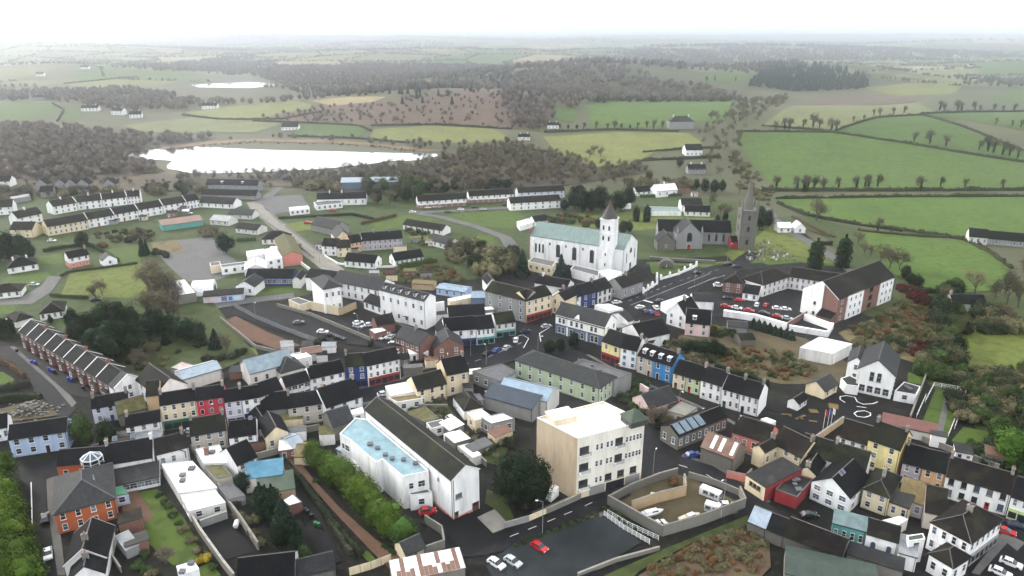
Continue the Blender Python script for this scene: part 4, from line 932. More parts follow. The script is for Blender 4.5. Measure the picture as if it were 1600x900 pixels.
sheet('tarmac_lot', [(235, 380), (330, 370), (345, 388), (385, 420), (330, 442), (290, 440), (262, 415)], 'asphalt_light'); sheet('moss_patch', [(235, 380), (275, 375), (290, 392), (245, 400)], 'scrub_brown')
sheet('tarmac_lot', [(410, 308), (470, 304), (485, 325), (430, 335), (408, 322)], 'asphalt_light')
sheet('side_lawn', [(400, 455), (462, 446), (465, 455), (398, 464)], 'lawn'); sheet('side_lawn', [(468, 490), (485, 482), (540, 502), (510, 505)], 'lawn')
sheet('sand_lot', [(345, 505), (368, 494), (420, 520), (470, 540), (440, 548), (385, 530)], 'soil')
sheet('garden_lawn', [(280, 542), (325, 538), (318, 565), (285, 562)], 'lawn'); sheet('garden_lawn', [(370, 538), (400, 545), (405, 560), (380, 558)], 'lawn_yellow'); sheet('garden_lawn', [(235, 505), (255, 502), (258, 520), (240, 528)], 'lawn')
tile(0, 620, 3.215)
sheet('back_garden', [(700, 480), (790, 465), (850, 520), (930, 620), (985, 720), (1000, 830), (870, 850), (770, 760), (690, 690), (775, 600)], 'lawn'); sheet('soil_patch', [(605, 480), (690, 468), (775, 600), (690, 690), (620, 610)], 'soil')
sheet('back_garden', [(980, 870), (1060, 830), (1110, 900), (1000, 920)], 'lawn')
sheet('black_yard', [(1010, 655), (1140, 610), (1290, 775), (1110, 830)], 'asphalt_dark')
sheet('road', [(95, 345), (275, 318), (290, 340), (230, 400), (235, 560), (300, 920), (170, 920), (165, 470), (100, 420)], 'asphalt_dark'); sheet('pavement', [(232, 400), (270, 370), (290, 560), (330, 900), (290, 900), (240, 560)], 'paving')
sheet('rubble_yard', [(-60, 80), (120, 30), (300, 0), (330, 90), (180, 110), (-60, 140)], 'rough_tan')
tile(0, 440, 3.9125)
sheet('lane', [(-40, 400), (60, 400), (330, 640), (470, 770), (400, 860), (330, 790), (180, 640), (-40, 440)], 'asphalt'); sheet('pavement', [(60, 400), (85, 395), (400, 660), (470, 745), (440, 770), (330, 640)], 'paving')
sheet('front_gardens', [(85, 395), (130, 400), (640, 700), (560, 720), (420, 690)], 'asphalt_dark')
sheet('green', [(-40, 560), (20, 555), (90, 600), (60, 640), (-40, 650)], 'lawn')
sheet('road', [(-40, 110), (110, 110), (180, 70), (260, 20), (290, -30), (380, -30), (320, 60), (260, 100), (200, 140), (60, 145), (-40, 145)], 'asphalt_light')
tile(0, 0, 1)
sheet('school_yard', [(1205, 650), (1290, 610), (1330, 622), (1420, 650), (1432, 668), (1380, 672), (1300, 690), (1230, 668)], 'asphalt_dark')
sheet('lawn', [(1440, 662), (1460, 612), (1505, 615), (1480, 690), (1450, 690)], 'lawn'); sheet('garden_path', [(1462, 680), (1478, 612), (1486, 613), (1472, 684)], 'paving'); sheet('lawn', [(1418, 582), (1444, 588), (1438, 602), (1418, 598)], 'lawn'); sheet('lawn', [(1486, 690), (1505, 668), (1545, 675), (1540, 700), (1500, 702)], 'lawn')
# roads
road('road', [(-60, 560), (0, 550)], 7, 'asphalt')
road('concrete_road', [(395, 316), (405, 330), (440, 358), (480, 392), (525, 425)], [8, 9, 9, 9, 9], 'concrete_ground'); road('pavement', [(412, 318), (430, 340), (470, 372), (512, 402)], 2, 'paving')
road('road', [(405, 318), (440, 290), (450, 282)], 7, 'asphalt_light'); road('road', [(525, 425), (560, 452), (600, 480), (650, 505), (720, 545), (790, 545)], 9, 'asphalt')
road('main_street', [(60, 742), (110, 722), (250, 678), (350, 655), (450, 640), (560, 620), (640, 603), (700, 578), (760, 560), (830, 530), (900, 495), (980, 472), (1060, 440), (1130, 420), (1200, 415)], [8, 9, 9, 9, 9, 9, 10, 12, 16, 22, 18, 16, 16, 12, 8], 'asphalt')
road('road', [(1120, 425), (1150, 415), (1180, 395)], 8, 'asphalt'); road('lane', [(1195, 325), (1215, 345), (1240, 365), (1290, 395), (1340, 430)], 6, 'asphalt_light')
sheet('town_square', [(790, 535), (860, 500), (960, 470), (1000, 470), (1070, 440), (1120, 430), (1040, 500), (1000, 490), (900, 560), (840, 565)], 'asphalt')
road('street', [(850, 545), (900, 560), (945, 585), (1010, 615), (1100, 655), (1170, 690), (1230, 720)], [12, 9, 9, 9, 9, 8, 8], 'asphalt')
road('estate_road', [(640, 332), (690, 340), (745, 355), (790, 372), (800, 388), (780, 398), (740, 402)], [6, 6, 6, 7, 8, 8, 6], 'asphalt_light'); road('estate_road', [(650, 333), (740, 328), (860, 322)], 6, 'asphalt_light')
sheet('car_park', [(360, 490), (400, 472), (470, 478), (560, 500), (640, 520), (680, 545), (600, 545), (520, 535), (440, 520)], 'asphalt')
road('road', [(330, 480), (390, 470), (460, 462)], 7, 'asphalt_light')
sheet('car_park', [(1050, 485), (1130, 455), (1210, 450), (1270, 480), (1260, 500), (1160, 490), (1090, 500)], 'asphalt')
tile(800, 620, 3.215)
road('road', [(-330, 760), (-150, 740), (-30, 715), (160, 640), (350, 560), (500, 490), (620, 425), (720, 345), (690, 250), (640, 150)], 8, 'asphalt'); road('road', [(720, 345), (820, 340), (960, 385), (1100, 470), (1210, 560), (1330, 660)], 9, 'asphalt')
sheet('gravel_car_park', [(-20, 765), (180, 690), (420, 605), (470, 610), (650, 735), (380, 900), (250, 990), (-80, 960), (-130, 850)], 'gravel_dark')
sheet('grass_verge', [(460, 905), (750, 775), (1180, 600), (1200, 640), (900, 740), (640, 880), (600, 920)], 'lawn_dull'); sheet('bramble_patch', [(640, 900), (900, 745), (1180, 640), (1290, 720), (1300, 860), (1230, 930), (600, 950)], 'scrub_red')
sheet('walled_yard', [(480, 540), (600, 470), (760, 400), (880, 400), (1165, 550), (755, 700), (620, 620)], 'rough_tan')
sheet('tarmac_apron', [(480, 560), (600, 500), (540, 440), (480, 500)], 'asphalt')
tile(400, 620, 3.215)
sheet('tarmac_apron', [(800, 560), (980, 600), (1160, 580), (1300, 640), (1290, 700), (1000, 830), (900, 860), (740, 850), (860, 700), (840, 600)], 'asphalt_dark'); sheet('concrete_pad', [(1110, 610), (1200, 568), (1278, 655), (1190, 690)], 'concrete_ground')
sheet('dirt_lane', [(150, 310), (210, 320), (300, 430), (420, 560), (600, 720), (780, 850), (700, 900), (560, 760), (380, 570), (250, 420)], 'soil'); sheet('service_yard', [(200, 520), (280, 480), (430, 830), (330, 870)], 'asphalt_dark'); sheet('lane_verge', [(520, 790), (560, 780), (620, 840), (580, 850)], 'lawn')
sheet('back_lawn', [(1160, 470), (1250, 500), (1300, 620), (1280, 650), (1200, 570), (1150, 540)], 'lawn_dull')
tile(1200, 620, 3.215)
sheet('road', [(1000, 920), (1180, 660), (1300, 590), (1400, 640), (1400, 960)], 'asphalt_dark'); sheet('pavement', [(1020, 890), (1180, 680), (1290, 740), (1250, 780), (1200, 740), (1060, 900)], 'paving')
tile(0, 0, 1)
pavements([(560, 620), (640, 603), (700, 578), (760, 560)], [9, 10, 12, 16]); pavements([(980, 472), (1060, 440), (1130, 420)], [14, 13, 11]); pavements([(900, 560), (945, 585), (1010, 615), (1100, 655), (1170, 690), (1230, 720)], 8.4); pavements([(110, 722), (250, 678), (350, 655), (450, 640)], 8.4); pavements([(560, 452), (600, 480), (650, 505)], 8.4)
dashes([(980, 472), (1060, 440), (1130, 420)]); dashes([(900, 560), (945, 585), (1010, 615), (1100, 655)]); dashes([(700, 578), (760, 560), (830, 530)]); dashes([(110, 722), (250, 678)])
tile(800, 620, 3.215); pavements([(160, 640), (350, 560), (500, 490), (620, 425)], 7.4); pavements([(820, 340), (960, 385), (1100, 470), (1210, 560)], 8.4); dashes([(-30, 715), (160, 640), (350, 560), (500, 490)]); dashes([(820, 340), (960, 385), (1100, 470)])
# playground markings
tile(1200, 440, 3.9125)
def painted(pts, wd, m, closed=False):
    pw = [P(*q(p)) for p in pts]
    if closed: pw.append(pw[0])
    road('road_marking', [(p.x, p.y, 0) for p in pw], wd, m, raw=True, z=.32)
MZ = .32
painted([(470, 745), (440, 725), (440, 708), (480, 702), (530, 712), (545, 740), (580, 755), (640, 752), (670, 740)], .35, 'paint_white'); painted([(525, 812), (545, 798), (590, 795), (625, 808), (625, 825), (590, 835), (545, 830)], .35, 'paint_white', True); painted([(540, 768), (600, 776)], .3, 'paint_white')
painted([(370, 762), (430, 772)], 3.4, 'paint_orange'); painted([(250, 795), (305, 798)], 2.4, 'paint_orange'); painted([(80, 815), (140, 818), (135, 830)], .8, 'paint_orange'); painted([(170, 845), (225, 822)], .8, 'paint_orange'); painted([(180, 832), (215, 845)], .8, 'paint_orange'); painted([(250, 855), (300, 862)], .9, 'paint_orange')
tile(0, 0, 1)
for pts in ([(818, 545), (826, 530), (816, 524), (800, 530)], ): painted(pts, .3, 'paint_white')
painted([(845, 535), (843, 522), (860, 512)], .3, 'paint_white'); painted([(985, 478), (1060, 448), (1110, 428)], .15, 'paint_white'); painted([(1075, 452), (1118, 434)], .15, 'paint_white'); painted([(49, 755), (51, 830)], .25, 'paint_white'); painted([(1005, 470), (1020, 474)], 1.2, 'paint_white')
# ================================================================== buildings: lower left quarter
tile(0, 620, 3.215)
house('house', 'pale blue two-storey house with white window surrounds facing the black road junction', (42, 215), (332, 172), 5.7, ry=122, wall='paleblue', win=(4, 2), door=2, right=None, rm='slate', wd=1.2)
house('cottage', 'white cottage with a blue door panel partly hidden by the pale blue house', (-60, 168), (36, 150), 4.2, dep=7, wall='white', win=(3, 1), door=1)
house('house', 'white house with black roof between two round trees and the cream house', (632, 152), (806, 121), 5.2, ry=80, wall='white', win=(3, 2), door=1, left=(1, 2), chim=(0.0,))
house('house', 'beige rendered house with dark mossy roof backing on a flat white roof terrace', (957, 197), (1135, 165), 5.6, ry=98, wall='beige', rm='slate_moss', win=(3, 2), chim=(.0, 1.0))
house('public_house', 'black-roofed pub with a white octagonal glass lantern on its ridge', (282, 345), (525, 325), 5.0, ry=258, wall='orange', win=(3, 1), cat='pub', vo=0)
house('public_house', 'long white pub wing with two rooflights in its black roof', (525, 342), (768, 302), 5.0, ry=222, wall='white', win=(4, 1), cat='pub', sky=((.2, 1.2, 1.2), (.58, 1.2, 1.2)), chim=((0.0,), (1.0, 'fascia_white')), vo=0)
house('pub_extension', 'black lean-to glazed pub extension behind a brown strip of soil', (535, 455), (797, 402), 2.7, dep=6, slope=.35, roof='mono', wall='white', win=(7, 1), cat='extension', rm='felt_black', wd=1.6)
# lantern on the pub roof
def lantern():
    p = P(*q((458, 300)), 8.2); root = bpy.data.objects.new('roof_lantern', None); COL.objects.link(root); root.location = (p.x, p.y, 6.0); tag(root, 'white octagonal glazed lantern with pyramid roof on the black pub roof', 'lantern')
    b = MB(); b.cone((0, 0), 2.5, 2.5, 0, 2.0, 8, 0, .39); b.build('glazing', 'glass', root); b = MB()
    for k in range(8):
        a = 2 * math.pi * k / 8 + .39; c = (2.5 * math.cos(a), 2.5 * math.sin(a)); a2 = a + math.pi / 4; d = (2.5 * math.cos(a2), 2.5 * math.sin(a2))
        b.tube((*c, 0), (*c, 2.05), .13, .13, 4); b.tube((*c, 2.05), (0, 0, 3.6), .13, .13, 4); b.tube((*c, 2.05), (*d, 2.05), .13, .13, 4); b.tube((*c, .9), (*d, .9), .08, .08, 4)
    b.build('frame', 'fascia_white', root); b = MB(); b.cone((0, 0), 2.5, .05, 2.0, 3.5, 8, 0, .39); b.build('pyramid_roof', 'glass_blue', root)
lantern()
house('house', 'orange rendered house with hipped grey roof beside the black road', (297, 692), (598, 608), 5.6, ground=True, dep=17, roof='hip', slope=.55, wall='orange', rm='slate_grey', win=(4, 2), door=2, left=(2, 2), wd=.9)
r_, pl_, put_, h_ = flat('roof_room', 'small pale blue box room on the grey roof of the orange house', [(402, 400), (470, 392), (478, 418), (410, 428)], 8.0, 'paleblue', 'felt_grey', .1, cat='roof room')
flat('shed', 'pale blue box shed with bright green roof beside the orange house', [(545, 462), (618, 446), (645, 485), (572, 500)], 3.0, 'paleblue', 'green_sheet', .12, wins=[(0, 1, 1, None)], cat='shed')
house('house', 'gabled white house with white bargeboards end-on below the orange house', (322, 848), (532, 806), 4.2, dep=11, ax='y', wall='offwhite', barge=True, chim=(.3,), slope=.8)
house('house', 'low gabled annexe with slate roof in front of the white bargeboard gable', (345, 925), (520, 885), 3.6, dep=6, ax='y', wall='white', slope=.8, chim=(.5,))
house('shed', 'grey boarded garden shed between the orange house and the lawn', (632, 775), (697, 745), 2.3, dep=6, roof='mono', slope=.2, wall='grey', rm='sheet_grey', cat='shed', gutter=False)
flat('shed', 'white shed with a black rooflight at the end of the back garden', [(885, 850), (975, 825), (1000, 865), (905, 895)], 2.4, 'white', 'felt_white', .1, cat='shed', vents=2)
flat('workshop', 'white flat-roofed workshop with rooflight boxes inside the long garden walls', [(812, 337), (965, 322), (1090, 455), (900, 482)], 3.4, 'offwhite', 'felt_white', .15, vents=3, wins=[(1, 3, 1, 1)])
flat('workshop', 'lower white flat-roofed workshop end with a window onto the black yard', [(906, 492), (1078, 466), (1133, 530), (950, 573)], 3.0, 'offwhite', 'felt_white', .15, wins='auto')
house('house', 'white rear house with dark hipped roof joined to a small white gable', (786, 290), (945, 250), 4.8, ry=195, wall='white', win=(3, 1), rm='slate_brown', chim=(.9,))
house('house', 'small white gable projecting from the dark hipped rear house', (848, 292), (926, 276), 3.6, dep=5, ax='y', wall='white', win=(1, 1))
flat('terrace_extension', 'flat white roof terrace with a brown chimney behind the beige house', [(982, 262), (1100, 240), (1148, 330), (1022, 333)], 3.4, 'offwhite', 'felt_white', .25, vents=1, cat='extension')
b = MB(); b.box(-.5, .5, -.5, .5, 0, 2.2); o = b.build('brick_chimney', 'render_brick', None, P(*q((1040, 290)), 3.4)); tag(o, 'square brick chimney stack standing on the flat white terrace', 'chimney')
flat('outhouse', 'flat outhouse with bright moss-green roof against the garden wall', [(1032, 347), (1112, 330), (1166, 395), (1090, 412)], 3.0, 'beige', 'moss_roof', .12, cat='outhouse')
flat('outhouse', 'grey felt-roofed outhouse below the moss-green one', [(1092, 448), (1172, 435), (1232, 495), (1150, 515)], 2.6, 'grey', 'felt_grey', .1, cat='outhouse')
house('house', 'black-roofed rear return house with white gable next to the blue-roofed shed', (1190, 345), (1290, 300), 5.0, dep=9, wall='white', win=(2, 2), rm='slate')
house('house', 'black-roofed cottage with a rooflight behind the beige house', (1150, 205), (1290, 185), 5.2, ry=115, wall='white', win=(2, 2), sky=((.8, 1, 1.),), vo=0)
wall('long stone garden wall beside the white flat workshop', [(800, 320), (905, 510), (1005, 690), (1125, 860), (1180, 930)], 2.2, .4, 'concrete'); wall('tall garden wall from the beige house past the moss-roofed outhouse', [(965, 275), (1080, 430), (1155, 560), (1215, 640), (1300, 770)], 2.2, .4, 'concrete'); wall('rendered wall closing the black yard', [(1010, 660), (1145, 612)], 2.2, .4, 'grey')
def tank(at, m, label):
    p = P(*q(at)); root = bpy.data.objects.new('oil_tank', None); COL.objects.link(root); root.location = (p.x, p.y, 0); root.rotation_euler = (0, 0, rnd.uniform(0, 3)); tag(root, label, 'tank')
    b = MB(); i0 = 0
    for k, (x, r_) in enumerate([(-1.1, .1), (-1.05, .5), (-.9, .62), (.9, .62), (1.05, .5), (1.1, .1)]):
        for j in range(10): a = 2 * math.pi * j / 10; b.v.append((x, r_ * math.cos(a), 1.0 + r_ * math.sin(a)))
        if k:
            for j in range(10): l = (j + 1) % 10; b.f.append(((k - 1) * 10 + j, (k - 1) * 10 + l, k * 10 + l, k * 10 + j)); b.m.append(0)
    b.build('tank_body', m, root); b = MB(); b.box(-.8, -.5, -.4, .4, -.1, .5); b.box(.5, .8, -.4, .4, -.1, .5); b.build('cradle', 'render_concrete', root)
tank((1190, 655), 'fascia_white', 'white oil tank beside the wall of the black yard')
# the shopping street, far side
tile(0, 440, 3.9125)
S3 = dict(rm='slate', ry=(650, 640))
house('shop', 'cream three-storey shop with dark green shopfront on the main street', (975, 757), (1198, 722), 8.6, ry=668, wall='cream', win=(4, 3), shop='bottle', cat='shop', left=None, vo=0, chim=(0.0, 1.0))
house('shop', 'bright red shop with white arched window surrounds', (1198, 726), (1372, 702), 8.4, ry=640, wall='red', win=(3, 3), shop='red', cat='shop', vo=0, arch=True, chim=(1.0,))
house('shop', 'pale lilac shop between the bright red shop and a gap', (1372, 736), (1480, 720), 8.0, ry=655, wall='lilac', win=(2, 3), shop='lilac', cat='shop', vo=0, chim=(1.0,))
house('shop', 'white shop with dark roof at the end of the lilac shop', (1480, 722), (1585, 704), 8.0, ry=640, wall='white', win=(2, 3), shop='navy', cat='shop', vo=0)
house('house', 'tall narrow tan gable wall at the end of the cream shop', (890, 700), (972, 690), 7.2, dep=8, ax='x', wall='tan', rm='slate_moss', vo=0)
house('house', 'grey-white house with black roof behind the two round green trees', (560, 775), (782, 738), 5.2, ry=690, wall='lilac', win=(3, 2), door=1, chim=(.0, 1.0))
house('outbuilding', 'mossy-roofed stone outbuilding between the grey-white house and the tan gable', (725, 815), (895, 770), 4.0, dep=7, wall='stone', rm='moss_roof', cat='outbuilding')
# red brick terrace
nm = 'red brick terraced house with slate roof and white parapet coping'; un = [('terraced_house', nm, 1 + .06 * i, dict(cop=(0.0,), chim=((.98, 'render_brick'),) if i % 2 else ())) for i in range(9)]
res = row(un, (118, 302), (662, 628), 5.4, group='red brick terrace on the lane', wall='brick', rm='slate', win=(2, 2), door=0, dep=9.0, slope=.66)
for r_, bx in res:                                # projecting brick porch bays
    L, D, eh = r_['_dims']; d = MB(); d.box(L * .55, L * .95, -1.1, 0, -.3, 2.9); d.box(L * .53, L * .97, -1.2, 0, 2.9, 3.05, 1); d.build('porch', ['render_brick', 'slate_grey'], r_); link('window', win_mesh(1.2, 1.3), r_, (L * .75, -1.1, .9))
house('terraced_house', 'brick terrace end house with a blank white gable facing the shops', (662, 630), (700, 655), 5.4, dep=9, slope=.66, wall='white', rm='slate_grey', right=(1, 2), vo=0, cop=(1.0,))
house('house', 'white house with green mossy roof adjoining the brick terrace end', (832, 598), (955, 690), 6.0, dep=9.5, slope=.8, wall='white', rm='slate_moss', left=(1, 2), win=(2, 2))
house('bungalow', 'white bungalow with brown hipped roof beyond the brick terrace', (240, 198), (388, 178), 3.0, ry=112, roof='hip', wall='white', rm='slate_brown', win=(4, 1), door=1, cat='bungalow', slope=.6, left=(2, 1))
house('bungalow', 'dark-roofed bungalow wing beside the far end of the brick terrace', (95, 245), (200, 215), 2.8, dep=9, roof='hip', wall='white', rm='slate_brown', cat='bungalow', slope=.6)
house('bungalow', 'white bungalow with reddish hipped roof beside the grey side road', (-70, 75), (125, 55), 2.8, dep=9, roof='hip', wall='white', rm='slate_brown', win=(4, 1), cat='bungalow', slope=.5)
flat('canopy', 'low roof of red and white stripes in the wooded garden', [(1040, 525), (1110, 488), (1262, 530), (1180, 562)], 3, 'concrete', 'sheet_rustwhite', .06, cat='shed')
house('store', 'long pale blue metal shed behind the shops', (1115, 600), (1352, 532), 4.2, dep=8, slope=.35, wall='offwhite', rm='sheet_paleblue', cat='shed')
tile(400, 440, 3.9125)
house('hall', 'wide blue-grey metal-roofed hall behind the street', (-40, 565), (228, 492), 5, ry=445, wall='offwhite', rm='sheet_bluegrey', win=(4, 1), cat='hall')
house('store', 'grey-roofed store beside the blue-grey hall', (150, 560), (295, 520), 4, dep=9, wall='offwhite', rm='slate_grey', cat='store', roof='hip')
house('store', 'small orange-roofed store behind the dark street roofs', (285, 450), (405, 430), 3, dep=6, wall='offwhite', rm='sheet_rust', cat='store', slope=.3)
flat('store', 'flat white roof beside the small orange-roofed store', [(205, 445), (290, 425), (340, 455), (250, 475)], 3.4, 'white', 'felt_white', .1, cat='store')
house('shop', 'pinkish shop front with black roof in the dip of the street', (-5, 712), (165, 655), 7.6, ry=610, wall='pink', win=(4, 3), shop='pink', cat='shop', vo=0)
house('shop', 'white shop with a strip of grey windows next to the pinkish shop', (178, 645), (330, 604), 7.4, ry=565, wall='white', win=(4, 3), shop='grey', cat='shop', vo=0, wd=1.6)
house('shop', 'white two-window shop under a long black roof on the street', (330, 595), (540, 548), 7.6, ry=500, wall='white', win=(4, 3), shop='grey', cat='shop', vo=0, chim=(.0,))
house('shop', 'dark navy painted shop on the street with white upper windows', (545, 522), (678, 510), 7.8, ry=440, wall='navy', win=(2, 3), shop='navy', cat='shop', vo=0, chim=(0.0,), rm='slate_moss')
house('shop', 'white corner shop with red shopfront and blue end sign', (680, 514), (878, 470), 7.8, ry=420, wall='white', win=(5, 3), shop='darkred', cat='shop', vo=.1)
# near side of the street (backs)
house('house', 'beige three-bay house back with tall dark windows', (195, 772), (422, 740), 6.2, ry=676, wall='beige', win=(3, 2), vo=.05, chim=(.0, 1.0))
house('house', 'black-roofed house with white dormer back next to the beige house', (428, 770), (650, 700), 6.0, ry=622, wall='white', win=(3, 2), chim=(1.0,))
flat('extension', 'white flat-roofed rear extension with a wide window', [(565, 790), (650, 765), (662, 800), (585, 815)], 5, 'white', 'felt_white', .1, wins='auto', cat='extension')
house('store', 'black-roofed low store in the yards behind the pinkish shop', (5, 790), (195, 770), 4.2, dep=9, wall='grey', cat='store')
house('store', 'black-roofed store end-on with a grey verge', (20, 905), (110, 880), 4.0, dep=11, ax='y', wall='offwhite', cat='store')
tile(400, 620, 3.215)
house('house', 'small cream gabled house end-on among black roofs', (48, 205), (162, 176), 4.6, dep=10, ax='y', wall='cream', win=(2, 1), slope=.8)
house('shed', 'bright blue-roofed lean-to shed above the cypress trees', (-55, 418), (132, 392), 4, dep=7, slope=.15, roof='mono', wall='offwhite', rm='felt_blue', cat='shed', gutter=False, off=.1)
house('shed', 'dark green-grey felt shed below the blue-roofed one', (10, 498), (196, 462), 3.2, dep=7.5, slope=.2, roof='mono', wall='tan', rm='felt_green', cat='shed', gutter=False, off=.1)
flat('shed', 'small white-roofed brick shed by the cypress trees', [(130, 520), (185, 486), (232, 528), (165, 548)], 2.8, 'brick', 'felt_white', .08, cat='shed')
house('shed', 'pale metal shed roof tucked behind the row of green trees', (190, 262), (245, 240), 3, dep=8, slope=.3, wall='offwhite', rm='sheet_paleblue', cat='shed'); house('shed', 'cream shed with a brown roof at the head of the lane', (190, 300), (275, 300), 2.8, dep=7, slope=.4, wall='cream', rm='tan_roof', cat='shed')
house('house', 'dark slate-roofed house at the foot of the service yard', (-95, 935), (192, 900), 4.5, ry=795, wall='offwhite', rm='slate', win=(3, 1)); house('barn', 'grey slate-roofed barn beside the conifers', (205, 905), (398, 858), 3.4, ry=800, wall='stone', rm='slate_grey', cat='barn')
# the long hall
g0 = P(*q((982, 622))); HE = next(h_ / 10 for h_ in range(30, 200) if proj((g0.x, g0.y, h_ / 10))[1] <= q((985, 420))[1])
hall, hb = house('hall', 'tall white hall with red plinth and long dark mossy roof', (548, 62), (985, 420), HE, bk=(1152, 386), wall='white', rm='slate_moss', slope=.62, barge='fascia_white', cat='hall', band=('salmon', .7))
L, D, eh = hall['_dims']
hb.put('door', door_mesh(1.1, 2.2, 'door_brown'), 'E', D * .12, .05, .03); hb.put('door', door_mesh(2.0, 2.4, 'door_brown'), 'E', D * .84, .05, .03); hb.put('notice_board', win_mesh(1.6, 1.2, 'lead', 'felt_grey'), 'E', D * .22, eh * .5, .02)
for i in range(9): hb.put('vent', win_mesh(.5, .6, 'lead', 'felt_grey'), 'S', L * (.06 + .1 * i), eh * .72, 0)
d = MB(); d.tube((L + .12, .25, 0), (L + .12, .25, eh), .07, .07, 6); d.build('downpipe', 'gutter', hall)
fl, pl_, put_, fh = flat('hall_annexe', 'white annexe with a turquoise flat roof alongside the tall hall', [(420, 185), (500, 105), (560, 112), (868, 372), (737, 400), (634, 312), (602, 328), (470, 215)], 7.6, 'white', 'felt_turquoise', .25, cat='annexe', vents=6, base=(4, (757, 560)))
n_ = len(pl_)
for i in range(n_):
    d = pl_[(i + 1) % n_] - pl_[i]
    if d.x > 3 and d.length < 14 and d.y > -3:
        put_('window', win_mesh(1.0, 1.5), i, d.length * .3, fh * .6); put_('window', win_mesh(1.6, 1.6), i, d.length * .7, fh * .6)
flat('porch', 'white entrance block with a red-brown top edge below the turquoise annexe', [(762, 468), (862, 458), (885, 480), (775, 495)], 4.2, 'white', 'felt_grey', .25, cat='porch', wins='auto')
flat('store', 'small turquoise flat-roofed store beside the tree row', [(470, 300), (520, 284), (556, 328), (512, 350)], 3.6, 'offwhite', 'felt_turquoise', .1, cat='store'); house('store', 'pale blue-grey lean-to roof by the annexe end', (405, 262), (470, 296), 3.6, dep=5, slope=.2, roof='mono', wall='offwhite', rm='sheet_paleblue', cat='store'); house('store', 'grey stone store with pitched roof at the head of the annexe', (385, 150), (490, 118), 5, dep=8, wall='stone', rm='slate_grey', cat='store')
house('shed', 'small cream pump house with grey roof by the lane mouth', (752, 798), (850, 752), 2.6, dep=5, wall='cream', rm='slate_grey', cat='shed', win=(1, 1))
wall('grey concrete enclosure wall beside the pump house', [(850, 800), (948, 765), (935, 695), (850, 640)], 2.6, .3, 'concrete'); 
house('shed', 'long shed roofed in rusty and white corrugated sheets', (690, 930), (1050, 858), 3.0, dep=6, slope=.12, roof='mono', wall='concrete', rm='sheet_rustwhite', cat='shed', gutter=False)
rw = [o for o in bpy.data.objects if o.get('label') == 'long shed roofed in rusty and white corrugated sheets'][0]; L, D, eh = rw['_dims']; rr_ = [c for c in rw.children if c.name.startswith('roof')][0]
for i in range(16):
    b = MB(); zz = lambda y: eh + .03 + .06 * y + .22; x0 = L * i / 16 + .04; x1 = L * (i + 1) / 16 - .04; ya = D * (.42 if i % 3 else .3); b.quad([(x0, ya, zz(ya)), (x1, ya, zz(ya)), (x1, D, zz(D)), (x0, D, zz(D))]); b.build('roof_sheet', 'sheet_white' if i % 4 != 2 else 'sheet_rust', rr_); b = MB(); b.quad([(x0, -.2, zz(-.2)), (x1, -.2, zz(-.2)), (x1, ya - .03, zz(ya - .03)), (x0, ya - .03, zz(ya - .03))]); b.build('roof_sheet', 'sheet_rust' if i % 5 else 'sheet_white', rr_)
fence('concrete panel fence at the foot of the dirt lane', [(470, 900), (580, 868), (680, 828)], 2.2, 'render_concrete', 3.0, panel='render_cream')
flat('container', 'white metal container in the yards behind the hall', [(942, 186), (988, 174), (1042, 224), (1000, 240)], 2.8, 'white', 'felt_white', .05, cat='container'); flat('container', 'second cream-topped container stepping down towards the dark evergreen', [(1012, 246), (1066, 234), (1132, 290), (1090, 306)], 2.8, 'offwhite', 'felt_white', .05, cat='container')
flat('office', 'flat white-roofed block beside the white van', [(1060, 78), (1130, 60), (1180, 95), (1100, 118)], 4, 'cream', 'felt_white', .2, wins='auto'); flat('office', 'larger flat white-roofed block with dark windows below the blue-roofed store', [(1128, 104), (1240, 78), (1300, 108), (1182, 136)], 4, 'grey', 'felt_white', .2, wins='auto')
house('house', 'brown hipped-roof single-storey house behind the white blocks', (1045, 68), (1140, 48), 3.4, dep=10, roof='hip', wall='white', rm='slate_brown', win=(2, 1)); flat('outhouse', 'flat outhouse with a bright moss roof near the white van', [(745, 78), (850, 46), (920, 108), (848, 126)], 3, 'stone', 'moss_roof', .1, cat='outhouse'); flat('outhouse', 'grey flat outhouse with a door below the moss roof', [(855, 130), (935, 112), (960, 138), (880, 160)], 3, 'offwhite', 'felt_grey', .1, wins='auto', cat='outhouse')
# ================================================================== buildings: lower right quarter
def thing(name, label, cat, loc, rz=0, group=None):
    o = bpy.data.objects.new(name, None); COL.objects.link(o); o.location = loc; o.rotation_euler = (0, 0, rz); return tag(o, label, cat, group)
tile(800, 620, 3.215)
ap, pl_, put_, fh = flat('apartment_block', 'cream four-storey apartment block with flat white roof and corner balconies', [(330, 208), (667, 122), (458, 22), (125, 104)], 12, 'cream', 'felt_white', .5, cat='apartment block', base=(0, (350, 512)))
W = (pl_[1] - pl_[0]).length; st = (fh - 3.2) / 3
def balcony(i, t, z, wd=2.4):
    b = MB(); b.box(-wd / 2, wd / 2, -.04, 0, 0, 2.3, 1); b.box(-wd / 2 - .1, wd / 2 + .1, -1.2, 0, -.25, -.02); o = put_('balcony', b.data('balcony', ['render_white', 'glass']), i, t, z, .07)
    b = MB()
    for x in [(-wd / 2 + wd * k / 8) for k in range(9)]: b.box(x - .03, x + .03, -1.17, -1.11, 0, 1.05)
    b.box(-wd / 2 - .05, wd / 2 + .05, -1.2, -1.08, 1.05, 1.13); b.build('railing', 'frame_dark', o)
facade = MB(); facade.box(0.05, W - .05, -.06, 0, 2.9, fh + .45); d = pl_[1] - pl_[0]; wallm('ivory', (.72, .69, .61), .4); facade.build('facade_render', 'render_ivory', ap, (pl_[0].x, pl_[0].y, 0), math.atan2(d.y, d.x))
